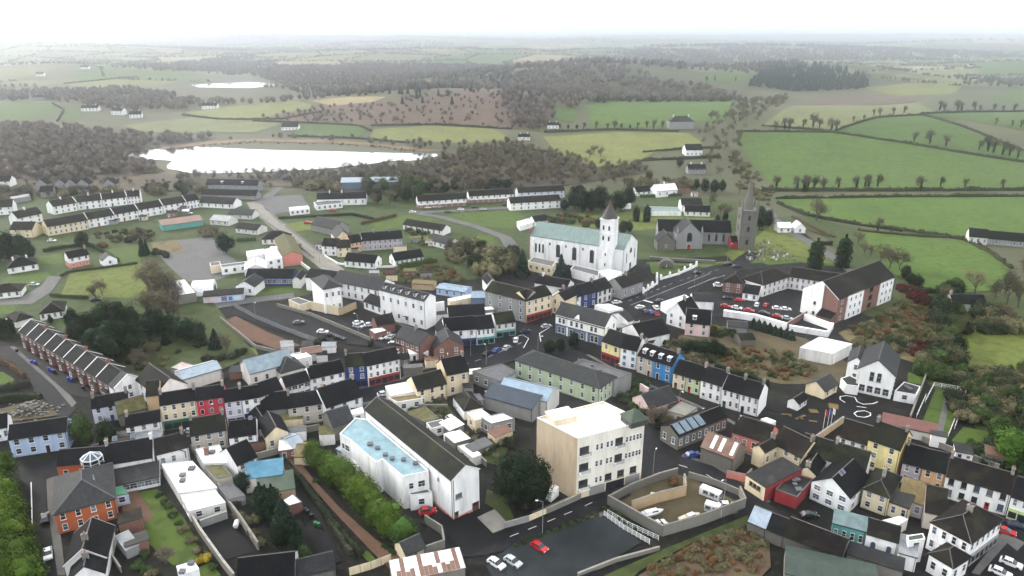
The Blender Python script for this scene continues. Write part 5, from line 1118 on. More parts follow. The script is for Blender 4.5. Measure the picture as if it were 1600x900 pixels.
d3 = pl_[0] - pl_[3]; b = MB(); b.box(.05, d3.length - .05, -.05, 0, -.2, fh + .3); mat('render_stained', (.5, .4, .28), .9, .12, .4, (.26, .19, .1), .6, .3, stretch=(1, 1, .2)); b.build('side_render', 'render_stained', ap, (pl_[3].x, pl_[3].y, 0), math.atan2(d3.y, d3.x))
for k in range(3):
    z = 3.3 + k * st
    balcony(0, W * .1, z, 2.6)
    if k: balcony(0, W * .615, z, 2.2)
    for t in ((.29, .355, .445, .505) if k else (.295, .36)): put_('window', win_mesh(.6, 1.5), 0, W * t, z + .5, .06)
    for t in ((.735, .79, .845, .9, .945) if k else ()): put_('window', win_mesh(.55, 1.4), 0, W * t, z + .5, .06)
    if not k:
        for t in (.475, .665, .86): put_('window', win_mesh(1.7, 1.8, 'frame_dark'), 0, W * t, z + .2, .06)
for s0, s1 in ((.2, .43), (.75, .97)): b = MB(); b.box(W * s0, W * s1, -.08, 0, 0, 2.8); b.build('shutter', 'render_grey', ap, (pl_[0].x, pl_[0].y, 0), math.atan2(d.y, d.x))
b = MB(); b.box(W * .45, W * .73, -.07, 0, 0, 2.7); b.build('shop_window', 'glass', ap, (pl_[0].x, pl_[0].y, 0), math.atan2(d.y, d.x))
b = MB(); b.box(-3.2, 3.2, -2.4, 2.4, 0, 1.6); b.box(-3.4, 3.4, -2.6, 2.6, 1.6, 1.75, 1); p = pl_[3].lerp(pl_[1], .22) + (pl_[2] - pl_[0]) * .02; b.build('lift_housing', ['render_cream', 'felt_white'], ap, (p.x, p.y, fh), math.atan2(d.y, d.x))
b = MB(); b.box(-2.4, 2.4, -2.4, 2.4, 0, 1.7, 1); b.cone((0, 0), 3.9, .1, 1.7, 4.0, 4, 0, math.pi / 4); p = pl_[1].lerp(pl_[3], .1); b.build('corner_turret', ['felt_green', 'frame_dark'], ap, (p.x, p.y, fh), math.atan2(d.y, d.x))
tag(ap, None)
house('workshop', 'stone workshop with a strip of blue-grey rooflights in its slate roof', (835, 200), (1082, 100), 4.4, ry=95, wall='stone', rm='slate', win=(8, 1), left=(2, 1), cat='workshop', slope=.55, vo=.1)
ws = bpy.data.objects['workshop.002'] if 'workshop.002' in bpy.data.objects else bpy.data.objects['workshop']
L, D, eh = ws['_dims']
for k in range(4):
    b = MB(); x0 = L * (.03 + .14 * k); zz = lambda y: eh + .03 + .55 * y + .215
    b.quad([(x0, .2, zz(.2)), (x0 + L * .115, .2, zz(.2)), (x0 + L * .115, D * .48, zz(D * .48)), (x0, D * .48, zz(D * .48))]); b.build('rooflight_strip', 'rooflight', [c for c in ws.children if c.name.startswith('roof')][0])
rs, rb = house('barn', 'stone barn with rusty corrugated roof and pale sheets beside the road bend', (950, 250), (1113, 312), 4.6, dep=7.5, wall='stone', rm='sheet_rust', cat='barn', slope=.8)
L, D, eh = rs['_dims']
for k in (.3, .55, .9):
    b = MB(); zz = lambda y: eh + .03 + .8 * y + .215; x0 = L * (k - .06); x1 = L * (k + .05)
    b.quad([(x0, .3, zz(.3)), (x1, .3, zz(.3)), (x1, D * .45, zz(D * .45)), (x0, D * .45, zz(D * .45))]); b.build('roof_sheet', 'sheet_white', [c for c in rs.children if c.name.startswith('roof')][0])
wall('red painted yard wall beside the rusty-roofed barn', [(1075, 410), (1172, 430), (1200, 400)], 2.4, .3, 'salmon')
# walled yard
wall('long concrete block wall round the caravan yard', [(755, 700), (960, 640), (1168, 560), (1140, 500)], 3.0, .35, 'concrete'); wall('stained block wall beside the stacked white frames', [(480, 545), (620, 625), (755, 702)], 3.0, .35, 'stone'); wall('ruined brown block wall across the caravan yard', [(600, 580), (730, 535), (870, 500), (862, 440)], 3.2, .4, 'tan'); wall('high block wall along the bend of the road', [(480, 545), (600, 480), (740, 425), (830, 400)], 2.6, .35, 'stone'); wall('block wall with coping on the far side of the caravan yard', [(885, 410), (1020, 450), (1140, 500)], 2.0, .35, 'concrete')
wall('cream rendered wall by the lamp post', [(85, 628), (172, 590)], 1.6, .3, 'cream'); wall('grey rendered wall below the cream apartment block', [(172, 592), (345, 515)], 1.8, .3, 'concrete'); wall('grey boundary wall under the big dark evergreen', [(-40, 665), (85, 630)], 1.8, .3, 'grey'); wall('concrete edging wall of the gravel car park', [(330, 905), (520, 830), (740, 770)], 1.0, .4, 'concrete')
fence('railings of white stacked frames beside the gravel car park', [(462, 598), (560, 668), (690, 742)], 1.5, 'frame_white', 1.2, 4); fence('second row of white stacked frames by the block wall', [(480, 590), (580, 650), (735, 722)], 1.4, 'frame_white', 1.4, 3)
def caravan(at, ang, label, L=5.2):
    p = P(*q(at)); r_ = thing('caravan', label, 'caravan', (p.x, p.y, 0), math.radians(ang)); b = MB(); pr = [(-1.05, .5), (1.05, .5), (1.1, 1.6), (.95, 2.5), (-.95, 2.5), (-1.1, 1.6)]; b.extr(pr, -L / 2, L / 2); b.build('body', 'paint_car_white', r_)
    for x, f in ((-.9, -1), (.9, -1)): link('window', win_mesh(1.1, .7, 'lead'), r_, (x, -1.11, 1.4))
    link('window', win_mesh(1.3, .7, 'lead'), r_, (L / 2 + .02, 0, 1.4), math.pi / 2); link('door', door_mesh(.7, 1.7, 'door_white'), r_, (2.0, -1.12, .5))
    for y in (-.95, .95): link('wheel', CAR[2], r_, (0, y, .33))
    b = MB(); b.tube((L / 2, .5, .5), (L / 2 + 1.3, 0, .5), .06, .06, 4); b.tube((L / 2, -.5, .5), (L / 2 + 1.3, 0, .5), .06, .06, 4); b.build('drawbar', 'lead', r_)
caravan((995, 505), -38, 'white touring caravan parked against the far yard wall'); caravan((1005, 580), -30, 'small white box trailer caravan near the yard wall', 3.6)
def boat(at, ang, label, cover=False, s=1.0):
    p = P(*q(at)); r_ = thing('boat', label, 'boat', (p.x, p.y, .5), math.radians(ang)); r_.scale = (s, s, s); b = MB(); secs = [(-2.8, 1.0, .1), (-1, 1.15, 0), (1, 1.0, .05), (2.3, .55, .25), (3.1, .05, .55)]
    for x, w_, k in secs: b.v += [(x, -w_, 1.2), (x, -w_ * .8, .5 + k), (x, 0, .1 + k), (x, w_ * .8, .5 + k), (x, w_, 1.2)]
    for i in range(len(secs) - 1):
        for j in range(4): b.f.append((i * 5 + j, i * 5 + j + 1, i * 5 + j + 6, i * 5 + j + 5)); b.m.append(0)
    b.f.append((0, 1, 2, 3, 4)); b.m.append(0); b.build('hull', 'paint_car_white', r_, None)
    b = MB(); b.quad([(x, -w_ * .92, 1.12) for x, w_, k in secs] + [(x, w_ * .92, 1.12) for x, w_, k in reversed(secs)]); b.build('deck', 'felt_white' if cover else 'render_cream', r_)
    b = MB(); b.extr([(-.75, 1.1), (.75, 1.1), (.55, 1.8), (-.55, 1.8)], -.6 if not cover else -2.2, 1.2); b.build('cabin', 'paint_car_white', r_); b = MB(); b.extr([(-.7, 1.35), (.7, 1.35), (.62, 1.65), (-.62, 1.65)], -.4, 1.23); b.build('windscreen', 'glass', r_)
    b = MB(); b.box(-2, 1.5, -.08, .08, -.1, .3); b.box(-1, -.8, -.9, .9, -.15, .2); b.build('trailer', 'lead', r_)
    for y in (-.95, .95): link('wheel', CAR[2], r_, (-.9, y, -.15))
boat((890, 630), 28, 'white cabin cruiser on a trailer in the middle of the yard'); boat((705, 605), 20, 'white boat under a cover by the ruined wall', True, .95); boat((725, 510), -25, 'small white dinghy boat lying by the high wall', False, .55)
car((735, 650), 25, 'white', 'white car parked beside the covered boat'); car((1080, 555), 0, 'white', 'white car in the corner of the caravan yard')
car((137, 765), -42, 'red', 'red car alone on the gravel car park'); car((5, 838), -42, 'silver', 'silver car beside the white one on the gravel car park'); car((-78, 848), -42, 'white', 'white car on the gravel car park by the tarmac apron'); car((905, 300), 20, 'blue', 'blue car in the shade of the stone workshop')
lamp((153, 690), 9, 'tall grey street lamp beside the gravel car park hedge', 1.2, math.pi)
flat('shed', 'small white shed between the dark evergreen and the apartment block', [(170, 470), (212, 442), (236, 452), (196, 486)], 2.6, 'white', 'felt_white', .06, cat='shed')
# red and cream cluster
tile(1130, 620, 5.626)
house('house', 'red rendered house with brown slate roof above the rusty barn', (80, 305), (390, 405), 4.6, dep=9, wall='salmon', rm='slate_brown', win=(4, 1), slope=.7)
house('house', 'cream house with small-paned windows and long brown slate roof', (430, 400), (690, 535), 5.0, dep=9, wall='cream', rm='slate_brown', win=(3, 2), chim=(1.0,), slope=.75)
house('house', 'cream gable-ended return jutting out between the red and cream houses', (262, 440), (362, 490), 5.2, dep=7, ax='y', wall='cream', rm='slate_brown', right=(2, 1), chim=(.9,))
house('store', 'red and cream store with a dark felt roof and four small windows', (200, 690), (370, 800), 4.2, bk=(520, 560), slope=.12, wall='cream', rm='felt_black', roof='mono', cat='store', off=.1, gutter=False)
st_ = [o for o in bpy.data.objects if o.get('label') == 'red and cream store with a dark felt roof and four small windows'][0]; L, D, eh = st_['_dims']; b = MB(); b.extr([(.05, -.3), (D - .05, -.3), (D - .05, eh + .05 * D), (.05, eh - .05)], L, L + .06); b.build('red_flank', 'render_darkred', st_)
for t in (.3, .5, .7): link('window', win_mesh(.8, 1.0, 'frame_dark'), st_, (L * t, 0, 2.4))
flat('store', 'low red walled store with black felt roof full of clutter', [(460, 810), (600, 670), (790, 720), (650, 880)], 3.4, 'darkred', 'felt_black', .2, vents=4, cat='store')
house('house', 'long black mossy roofed white house behind the gabled restaurant', (670, 480), (1250, 655), 5.2, dep=8.5, wall='white', rm='slate_moss', win=(4, 2), slope=.8, chim=(.5,))
house('house', 'small beige gable with a dark roof and chimney beside the black clutter store', (655, 640), (815, 695), 4.4, dep=8, ax='y', wall='cream', rm='slate', chim=(.05,))
house('restaurant', 'white gable-fronted restaurant with upstairs balcony and black roof with rooflights', (780, 745), (1110, 890), 5.0, dep=12, ax='y', wall='white', rm='slate', win=(3, 2), slope=.7, cat='restaurant', right=(2, 2), sky=((.3, .9, 1.), (.42, .9, 1.)), wd=1.5)
house('house', 'cream hipped-roof house with mossy chimney below the yellow house', (1235, 805), (1460, 885), 5.4, dep=11, roof='hip', wall='cream', rm='slate_moss', win=(2, 2), slope=.65, chim=(.5,))
house('house', 'white house with brown-black roof beside the tall yellow house', (1018, 345), (1275, 425), 6.2, dep=9, wall='white', rm='slate_brown', win=(3, 2), vo=0, slope=.75)
house('house', 'tall bright yellow house with dark mossy roof and yellow gable', (1278, 372), (1560, 470), 8.6, dep=9.5, wall='yellow', rm='slate_moss', win=(2, 3), slope=.75, chim=(0.0, 1.0))
wall('cream topped wall along the edge of the school playground', [(810, 405), (1050, 235)], 2.4, .4, 'tan'); flat('shed', 'small white flat-roofed block against the playground wall', [(330, 195), (380, 180), (465, 212), (420, 235)], 3, 'white', 'felt_white', .1, cat='shed')
for k, (x, m) in enumerate([(872, 'red'), (908, 'blue'), (938, 'white')]):
    p = P(*q((x, 312 - 8 * k))); r_ = thing('flagpole', ['flagpole with a small red flag at the playground', 'flagpole with a blue flag between the red and white ones', 'flagpole with a white flag at the playground'][k], 'flagpole', p); b = MB(); b.tube((0, 0, -.2), (0, 0, 7.5), .07, .04, 6); b.build('pole', 'fascia_white', r_)
    b = MB()
    for i in range(6): b.quad([(i * .12, .1 * math.sin(i), 5.6 - i * .1), ((i + 1) * .12, .1 * math.sin(i + 1), 5.5 - i * .1), ((i + 1) * .12, .1 * math.sin(i + 1), 7.2 - i * .05), (i * .12, .1 * math.sin(i), 7.25 - i * .05)])
    b.build('flag', 'paint_car_' + m, r_)
tile(1300, 700, 4.5)
house('house', 'mauve grey pebbledashed house under a shared black roof', (498, 100), (640, 138), 6.0, dep=9, wall='mauve', win=(2, 2), door=1, vo=0, chim=(0.0,))
house('house', 'orange-yellow house with dark doorway next to the mauve house', (640, 140), (802, 180), 6.0, dep=9, wall='peach', win=(2, 2), door=0, vo=0)
house('house', 'long white two-storey house with navy window surrounds and brown roof', (802, 195), (1258, 325), 6.2, dep=9, wall='white', win=(5, 2), door=3, vo=0, chim=(.0, 1.0), rm='slate_brown', fm='frame_dark')
house('house', 'white house with a green shopfront beyond the long white house', (1262, 340), (1400, 385), 6.2, dep=9, wall='white', win=(2, 2), shop='lightgreen', vo=0, chim=(.5,))
house('house', 'tan-roofed pinkish store in the courtyard', (470, 345), (655, 400), 4.2, dep=9, wall='mauve', rm='tan_roof', win=(2, 1), vo=.05); house('house', 'cream yard house with a grey slate lean-to', (405, 375), (545, 425), 4.0, dep=5, roof='mono', slope=.5, wall='cream', rm='slate_grey', win=(2, 1))
house('house', 'dark brown roofed store between the tan roof and the large hipped roof', (655, 445), (800, 480), 4.6, dep=12, wall='beige', rm='slate_brown', slope=.6)
house('corner_shop', 'large white corner shop with big hipped mossy roof and green shopfront', (975, 668), (1200, 500), 7.0, bk=(655, 550), roof='hip', wall='white', rm='slate_brown', win=(6, 2), left=(4, 2), slope=.62, shop='grey', cat='shop', chim=(.5,))
house('house', 'small white hipped-roof return with a white dormer beside the corner shop', (848, 840), (972, 762), 4.6, bk=(640, 770), roof='hip', wall='white', rm='slate_brown', left=(2, 1), slope=.7, win=(2, 1))
flat('roof_room', 'white glazed box room stepping up behind the hipped return', [(525, 615), (640, 600), (655, 640), (540, 655)], 6.0, 'white', 'felt_green', .15, wins='auto', cat='roof room'); house('store', 'grey metal lean-to roof between the white stores', (470, 735), (600, 770), 4.0, dep=6, slope=.25, wall='white', rm='sheet_grey', roof='mono', cat='store')
house('store', 'white store with a dark brown roof and one arched black window', (245, 600), (470, 665), 5.0, dep=6, wall='white', rm='slate_brown', win=(2, 1), slope=.7, cat='store', arch=True, vo=.05)
house('store', 'turquoise lean-to roofed store with teal boarded wall and a red door', (5, 530), (240, 592), 4.4, dep=4.6, wall='teal', rm='sheet_tealgrey', roof='mono', slope=.35, win=(4, 1), cat='store', off=.1)
house('barn', 'long low purple-brown slate barn with a cream end wall', (-335, 616), (66, 776), 3.4, dep=7.5, wall='stone', rm='slate_brown', cat='barn')
house('barn', 'short slate-roofed stone barn joined to the long purple-brown one', (-462, 568), (-337, 616), 3.4, dep=6.5, wall='stone', rm='slate', cat='barn', vo=0); house('shed', 'stone shed with a pale blue sheet roof at the edge of the brambles', (-590, 512), (-462, 566), 3.4, dep=6.5, wall='stone', rm='sheet_paleblue', cat='shed', vo=0)
house('store', 'black-roofed lean-to running down beside the white stores', (105, 745), (500, 870), 3.0, dep=4, roof='mono', slope=.2, wall='concrete', rm='felt_black', cat='store', gutter=False); house('store', 'wide shed with a dull green sheet roof at the edge of the brambles', (-330, 880), (330, 1030), 3.4, dep=9, slope=.2, wall='concrete', rm='sheet_darkgreen', cat='shed', gutter=False)
flat('yard_roof', 'white corrugated yard roof behind the cream house', [(350, 510), (470, 480), (535, 500), (440, 555)], 3, 'offwhite', 'sheet_white', .05, cat='canopy')
car((1255, 825), -42, 'white', 'white hatchback parked outside the corner shop'); car((1180, 890), -42, 'white', 'white saloon parked behind the hatchback outside the corner shop'); car((1300, 560), -20, 'darkblue', 'dark car passing in front of the green shopfront house'); car((1215, 600), -35, 'red', 'red car by the pavement of the corner shop')
tile(1200, 620, 3.215)
house('outbuilding', 'long low outbuilding with red corrugated roof beside the fenced lawn', (572, 130), (850, 190), 3.0, dep=5, roof='mono', slope=.3, wall='offwhite', rm='sheet_red', cat='outbuilding'); car((205, 605), 5, 'black', 'black car in the yard behind the white restaurant')
fence('pale fence round the long lawn beside the playground', [(745, 105), (790, 5)], 1.5, 'frame_white', 2.5, 3); fence('pale fence on the far side of the long lawn', [(905, 200), (990, -10)], 1.5, 'frame_white', 2.5, 3)
# school
tile(1200, 440, 3.9125)
sc, sb = house('school', 'white gabled school with tall upper windows and grey mossy roof', (553, 532), (775, 578), base=(560, 672), ax='y', dep=17, wall='white', rm='slate_grey', slope=.8, barge='frame_dark', cat='school', right=(5, 2))
L, D, eh = sc['_dims']
for t in (.4, .6):
    for k in range(2): sb.put('window', win_mesh(1.0, 1.2, 'frame_dark'), 'W', D * t, eh * .62 + 1.6 * k)
for t in (.18, .4, .62, .84): sb.put('window', win_mesh(1.6, 2.2), 'W', D * t, .9)
house('school', 'smaller white school gable set back beside the main one', (488, 492), (592, 512), 6.4, dep=10, ax='y', wall='white', rm='slate_grey', slope=.9, barge='frame_dark', cat='school', win=(1, 2))
flat('porch', 'low white flat-roofed porch of the school', [(445, 590), (500, 572), (560, 600), (555, 640), (480, 630)], 3.0, 'white', 'felt_black', .2, cat='porch'); flat('classroom', 'low white classroom with a black flat roof beside the school', [(775, 668), (832, 612), (932, 640), (905, 692)], 3.2, 'white', 'felt_black', .2, wins='auto', cat='classroom', vents=2)
wall('grey wall running down beside the school lawn', [(880, 545), (970, 572), (935, 660), (865, 850)], 1.8, .35, 'concrete')
house('shed', 'cream shed with a grey roof in the school yard', (345, 672), (430, 625), 3.0, bk=(245, 622), wall='cream', rm='slate_grey', right=None, win=(2, 1), cat='shed'); house('shed', 'small white shed with a dark roof in the school yard', (185, 748), (242, 710), 2.6, bk=(105, 735), wall='white', rm='slate', win=(2, 1), cat='shed')
flat('hall', 'white hall with a shallow white ribbed roof on the waste ground', [(195, 402), (315, 337), (516, 380), (396, 440)], 4.4, 'offwhite', 'sheet_white', .08, cat='hall', doors=()); wall('broken white wall beside the white-roofed hall', [(370, 500), (405, 505)], 2.5, .4, 'white')  # hall walls darker than its roof: eave shading put into the wall colour
house('cottage', 'old cottage with dark roof and whitewashed wall in the trees', (1130, 132), (1335, 138), 3.4, ry=78, wall='offwhite', rm='slate', chim=(.0,), left=None)
fence('pale fence round the school allotment', [(960, 740), (1012, 640), (1255, 680), (1200, 740), (1140, 900)], 1.5, 'frame_white', 2.5, 3)
# ================================================================== buildings: town centre
tile(800, 440, 3.9125)
R = 'coloured houses stepping down the street'
def hs(label, A, B, eh=6.6, **k): return house('terraced_house', label, A, B, eh, **{**dict(dep=8.5, vo=0, slope=.75, cat='house'), **k})
hs('yellow house with a dark red shopfront at the top of the coloured terrace', (550, 362), (665, 402), 7.2, wall='yellow', win=(2, 2), shop='darkred', left=None)
hs('white and sky-blue trimmed house beside the yellow one', (665, 402), (768, 425), 7.2, wall='white', win=(2, 3), fm='render_skyblue', chim=(1.0,))
hs('grey stone terraced house with two white dormers', (768, 448), (866, 482), 6.4, wall='beige', win=(2, 2), door=1, dormers=((.3, 1.2, True), (.75, 1.2, True)), chim=(0.0,))
hs('vivid blue terraced house with two white dormers', (866, 482), (983, 518), 6.4, wall='blue', win=(2, 2), door=0, dormers=((.25, 1.2, True), (.7, 1.2, True)), chim=(1.0,))
hs('small cream terraced house next to the vivid blue one', (986, 556), (1068, 580), 5.4, wall='cream', win=(2, 2), door=0)
hs('pale green terraced house between cream and white houses', (1068, 580), (1155, 606), 5.4, wall='lightgreen', win=(2, 2), door=0, chim=(1.0,))
hs('white terraced house above the dark-doored end houses', (1157, 600), (1286, 640), 6.4, wall='white', win=(3, 2), door=0, chim=(1.0,))
hs('white terraced house with black roof and black door next to the end house', (1288, 654), (1400, 685), 6.2, wall='white', win=(3, 2), door=0, chim=(1.0,))
hs('white end terraced house with a blank white gable by the school yard', (1400, 685), (1512, 716), 6.2, wall='white', win=(3, 2), door=0, chim=(1.0,))
sg, sgb = house('commercial_building', 'long sage green building with slate roof and small upper windows', (20, 480), (535, 652), 6.0, dep=10, roof='hip', slope=.5, wall='sage', rm='slate_grey', win=(8, 2), right=(4, 2), cat='building')
flat('roof_deck', 'flat roof well with white parapets behind the sage green building', [(335, 514), (432, 470), (732, 560), (628, 600)], 5.6, 'grey', 'felt_grey', .5, vents=3, cat='roof deck')
house('store', 'small dark slate roof below the vivid blue house', (840, 775), (1010, 720), 3.4, dep=8, wall='pink', rm='slate_grey', cat='store'); wall('pink rendered wall end beside the small slate store', [(780, 690), (830, 720)], 4.0, .4, 'pink', copm=False)
flat('store', 'tan flat roof behind the stone workshop', [(950, 790), (1035, 730), (1135, 770), (1060, 822)], 3.4, 'beige', 'concrete_ground', .1, cat='store')
# behind the coloured terrace
tile(1020, 390, 4.0)
house('house', 'black-roofed white rear house behind the yellow terraced house', (-70, 560), (108, 520), 4.6, dep=12, wall='white', rm='slate', slope=.6)
house('house', 'pink and white cottage with black roof, front gables and a white dormer', (205, 455), (360, 470), 5.2, dep=9, ax='x', wall='pink', win=(2, 2), dormers=((.35, 1.4, True),), slope=.9, barge=True)
house('house', 'white gabled wing with four small windows on the pink and white cottage', (90, 385), (205, 420), 5.4, dep=10, ax='y', wall='white', win=(2, 2), slope=1.1, barge=True, right=None, chim=(.5,))
house('house', 'white shed-roofed building beside the town square car park', (250, 320), (382, 325), 4.0, dep=8, wall='white', rm='slate_grey', slope=.5); flat('store', 'white flat-roofed shop beside parked cars on the square', [(50, 330), (200, 280), (250, 310), (110, 365)], 3.6, 'white', 'felt_white', .2, cat='shop')
wall('long white wall with pale coping below the apartment car park', [(440, 415), (640, 445), (830, 500)], 2.6, 1.6, 'white'); wall('white rendered yard wall below the apartment gable', [(850, 505), (1090, 545), (1120, 490)], 2.2, 1.0, 'white'); wall('white wall section between the brown yard and the apartments', [(945, 440), (1110, 500)], 2.6, .8, 'white'); wall('brown brick wall of the car park', [(835, 490), (960, 415)], 2.2, .4, 'brick')
house('shed', 'grey garden shed under the long white wall', (470, 480), (595, 490), 2.6, dep=6, wall='grey', rm='slate_grey', cat='shed', slope=.4); house('ruin', 'small ruined stone shed in the scrub', (550, 565), (640, 560), 2.4, dep=6, wall='stone', rm='slate_moss', cat='shed', slope=.4)
# apartments
av, ab = house('apartment_block', 'three-storey brick and white apartment block with long brown roof', (1162, 312), (1515, 172), base=(1172, 462), bk=(882, 268), wall='brick', rm='slate_brown', slope=.7, barge='fascia_white', cat='apartment block', chim=())
L, D, eh = av['_dims']
for x0, x1 in ((.15, .42), (.72, .97)):           # white rendered bays
    b = MB(); b.box(x0 * L, x1 * L, -.35, .1, -.3, eh + .02); b.build('white_bay', 'render_white', av)
    for k in range(3):
        for t in (.2, .5, .8): link('window', win_mesh(1.0, 1.4), av, ((x0 + (x1 - x0) * t) * L, -.35, 1.0 + k * eh / 3))
for k in range(3): link('window', win_mesh(2.6, 1.9, 'frame_dark'), av, (.57 * L, 0, 1.0 + k * eh / 3)); link('window', win_mesh(1.0, 1.4), av, (.07 * L, 0, 1.0 + k * eh / 3))
b = MB(); b.extr([(D * .42, -.3), (D, -.3), (D, eh), (D / 2, eh + .35 * D), (D * .42, eh + .294 * D)], -.3, 0); b.build('gable_render', 'render_white', av)
for k in range(2): link('window', win_mesh(.8, 1.1, 'frame_dark'), av, (-.3, D * .62, 1.2 + k * eh / 2.4), -math.pi / 2)
house('lean_to', 'black-roofed lean-to against the brick apartment gable', (1022, 408), (1115, 432), 3.2, dep=5, roof='mono', slope=.5, wall='brick', cat='lean-to')
ag, agb = house('apartment_block', 'white two-storey apartment wing with brown roof facing the car park', (690, 222), (862, 165), 5.8, dep=11, wall='white', rm='slate_brown', slope=.6, win=(6, 2), roof='hip', cat='apartment block')
house('apartment_block', 'white two-storey apartment wing running behind the brick and white block', (858, 168), (1170, 215), 5.8, dep=10, wall='white', rm='slate_brown', slope=.6, win=(9, 2), cat='apartment block')
house('apartment_block', 'brick-ended apartment wing with a hipped brown roof beside the square', (440, 200), (570, 215), 5.0, dep=14, wall='brick', rm='slate_brown', slope=.55, roof='hip', win=(2, 2), cat='apartment block')
house('lean_to', 'black-roofed white lean-to porch of the apartments', (562, 268), (660, 282), 3.4, dep=6, roof='mono', slope=.6, wall='white', win=(2, 1), cat='lean-to')
C = 'cars in the apartment car park'
for x, y, a, c in [(465, 310, 5, 'black'), (540, 325, -10, 'red'), (455, 362, -25, 'red'), (525, 372, -25, 'white'), (600, 388, -25, 'red'), (648, 352, 65, 'white'), (705, 355, 60, 'red'), (778, 375, -5, 'white'), (830, 380, -5, 'white'), (695, 405, -25, 'black'), (780, 425, -25, 'red'), (840, 438, -25, 'silver')]:
    car((x, y), a, c, {'black': 'black car in the apartment car park', 'red': 'red car in the apartment car park', 'white': 'white car in the apartment car park', 'silver': 'silver car in the apartment car park'}[c], C)
car((410, 235), -5, 'white', 'white van on the street beside the brick apartment wing', van=True, s=1.1); car((278, 152), 20, 'black', 'black car driving up the street past the balustrade'); car((520, 112), 20, 'darkblue', 'dark car parked by the graveyard wall'); car((470, 98), 10, 'black', 'black car parked behind the one by the graveyard wall')
car((20, 370), 100, 'white', 'white car on the town square beside a red one'); car((20, 408), 100, 'red', 'red car on the town square beside a white one')
# the square
tile(730, 420, 5.333)
house('commercial_building', 'grey three-storey corner building with mossy roof on the square', (148, 182), (490, 268), 9.4, dep=10, wall='grey', rm='slate_moss', win=(4, 3), slope=.55, cat='building', vo=0)
house('commercial_building', 'grey and cream three-storey front with pilasters and a red shop on the square', (490, 268), (705, 212), 9.4, dep=9, wall='cream', rm='slate_moss', win=(4, 3), shop='darkred', slope=.6, cat='building', vo=0)
house('house', 'cream gable house filling the gap beside the three-storey front', (710, 235), (808, 262), 7.2, dep=9, ax='y', wall='cream', win=(2, 2), slope=.8)
hs('white house end of the terrace climbing to the white church', (815, 262), (955, 222), 6.0, wall='white', win=(2, 2), dep=8.5, chim=(.3,)); hs('royal blue house in the terrace climbing to the white church', (955, 222), (1088, 188), 6.2, wall='navy', win=(2, 2), fm='frame_white', dep=8.5); hs('cream pub front with black windows beside the royal blue house', (1088, 190), (1208, 150), 6.2, wall='offwhite', win=(3, 2), fm='frame_dark', dep=8.5, chim=(0.0,))
house('house', 'grey stone house with a small front gable beside the church railings', (1290, 160), (1470, 100), 5.4, dep=9, wall='grey', rm='slate_brown', win=(3, 1), left=(1, 1), chim=(.5,), slope=.7)
bk_, bb = house('bank', 'white and slate-blue bank with seven-bay front, pediment and grey roof', (738, 372), (1150, 480), 8.2, bk=(1345, 445), wall='white', rm='slate_grey', slope=.75, cat='bank', right=(2, 2))
L, D, eh = bk_['_dims']; b = MB(); b.box(-.06, L + .06, -.12, D + .02, -.2, 3.9); b.build('plinth', 'render_slateblue', bk_); b = MB(); b.box(-.2, L + .2, -.3, 0, eh - 1.0, eh - .75); b.box(-.1, L + .1, -.22, 0, 3.9, 4.15); b.build('cornice', 'frame_dark', bk_)
for t in (.09, .17, .33, .44, .54, .74, .82): bb.put('window', win_mesh(1.0, 1.8), 'S', t * L, 4.9, 0)
for t in (.09, .17, .33, .56, .76, .84): bb.put('window', win_mesh(1.2, 2.2), 'S', t * L, 1.0, .13)
for t in (.25, .65): b = MB(); b.box(-.35, .35, -.1, 0, 0, 3.9); bb.put('pilaster', b.data('pilaster', 'render_white'), 'S', t * L, 0, .13)
bb.put('door', door_mesh(1.3, 2.5, 'door_black'), 'S', .46 * L, .1, .13)
b = MB(); b.extr([(-1.2, 0), (1.2, 0), (0, 1.4)], -.3, 1.2); o = b.build('pediment', 'render_white', bk_, (L * .44, -.1, eh + .02), math.pi / 2)
house('house', 'white annexe behind the bank gable', (1340, 440), (1395, 420), 4.4, dep=10, wall='white', rm='slate_grey', slope=.4); flat('shop', 'white flat roof between the bank and the royal blue house', [(1060, 300), (1180, 290), (1300, 330), (1180, 350)], 4.2, 'white', 'felt_white', .2, cat='shop')
house('house', 'white gabled house with red garage door and rooflights below the white church', (168, 130), (250, 122), 4.8, dep=9, ax='y', wall='white', barge=True, sky=((.4, .9, 1.), (.7, .9, 1.)), slope=.95) ; house('bungalow', 'long white bungalow with black roof and white chimney behind the corner building', (562, 115), (830, 160), 4.0, dep=8, wall='white', chim=((.15, 'fascia_white'),), slope=.6)
house('shop', 'white shop with large sign panel and blue shopfront by the square', (-190, 520), (80, 498), 6.8, dep=9, wall='white', win=(3, 2), shop='navy', cat='shop', vo=0, rm='slate'); house('shop', 'white shop with green shopfront and many windows by the square', (80, 505), (228, 488), 6.6, dep=9, wall='white', win=(4, 2), shop='teal', cat='shop', vo=0)
house('shop', 'low cream shop with dark green shopfront next to the three-storey corner', (240, 462), (405, 440), 5.8, dep=8, wall='offwhite', win=(3, 2), shop='teal', cat='shop', vo=0, rm='slate_moss')
for x, y, a, c, l in [(660, 490, 25, 'silver', 'silver car turning past the bank'), (165, 715, 60, 'black', 'black car parked on the square beside a blue one'), (245, 690, 60, 'blue', 'blue car parked on the square'), (325, 670, 70, 'silver', 'silver car parked on the square next to a blue one'), (405, 605, 85, 'white', 'white car crossing the square'), (1245, 290, 20, 'white', 'white car parked outside the cream pub front'), (1478, 365, 100, 'black', 'black car in the row by the white flat shop'), (1525, 372, 100, 'blue', 'dark blue car in the row by the white flat shop'), (1575, 385, 100, 'red', 'red car in the row by the white flat shop')]: car((x, y), a, c, l)
lamp((588, 740), 8, 'grey lamp post by the sage green building'); lamp((30, 730), 8, 'lamp post with white globe on the square')
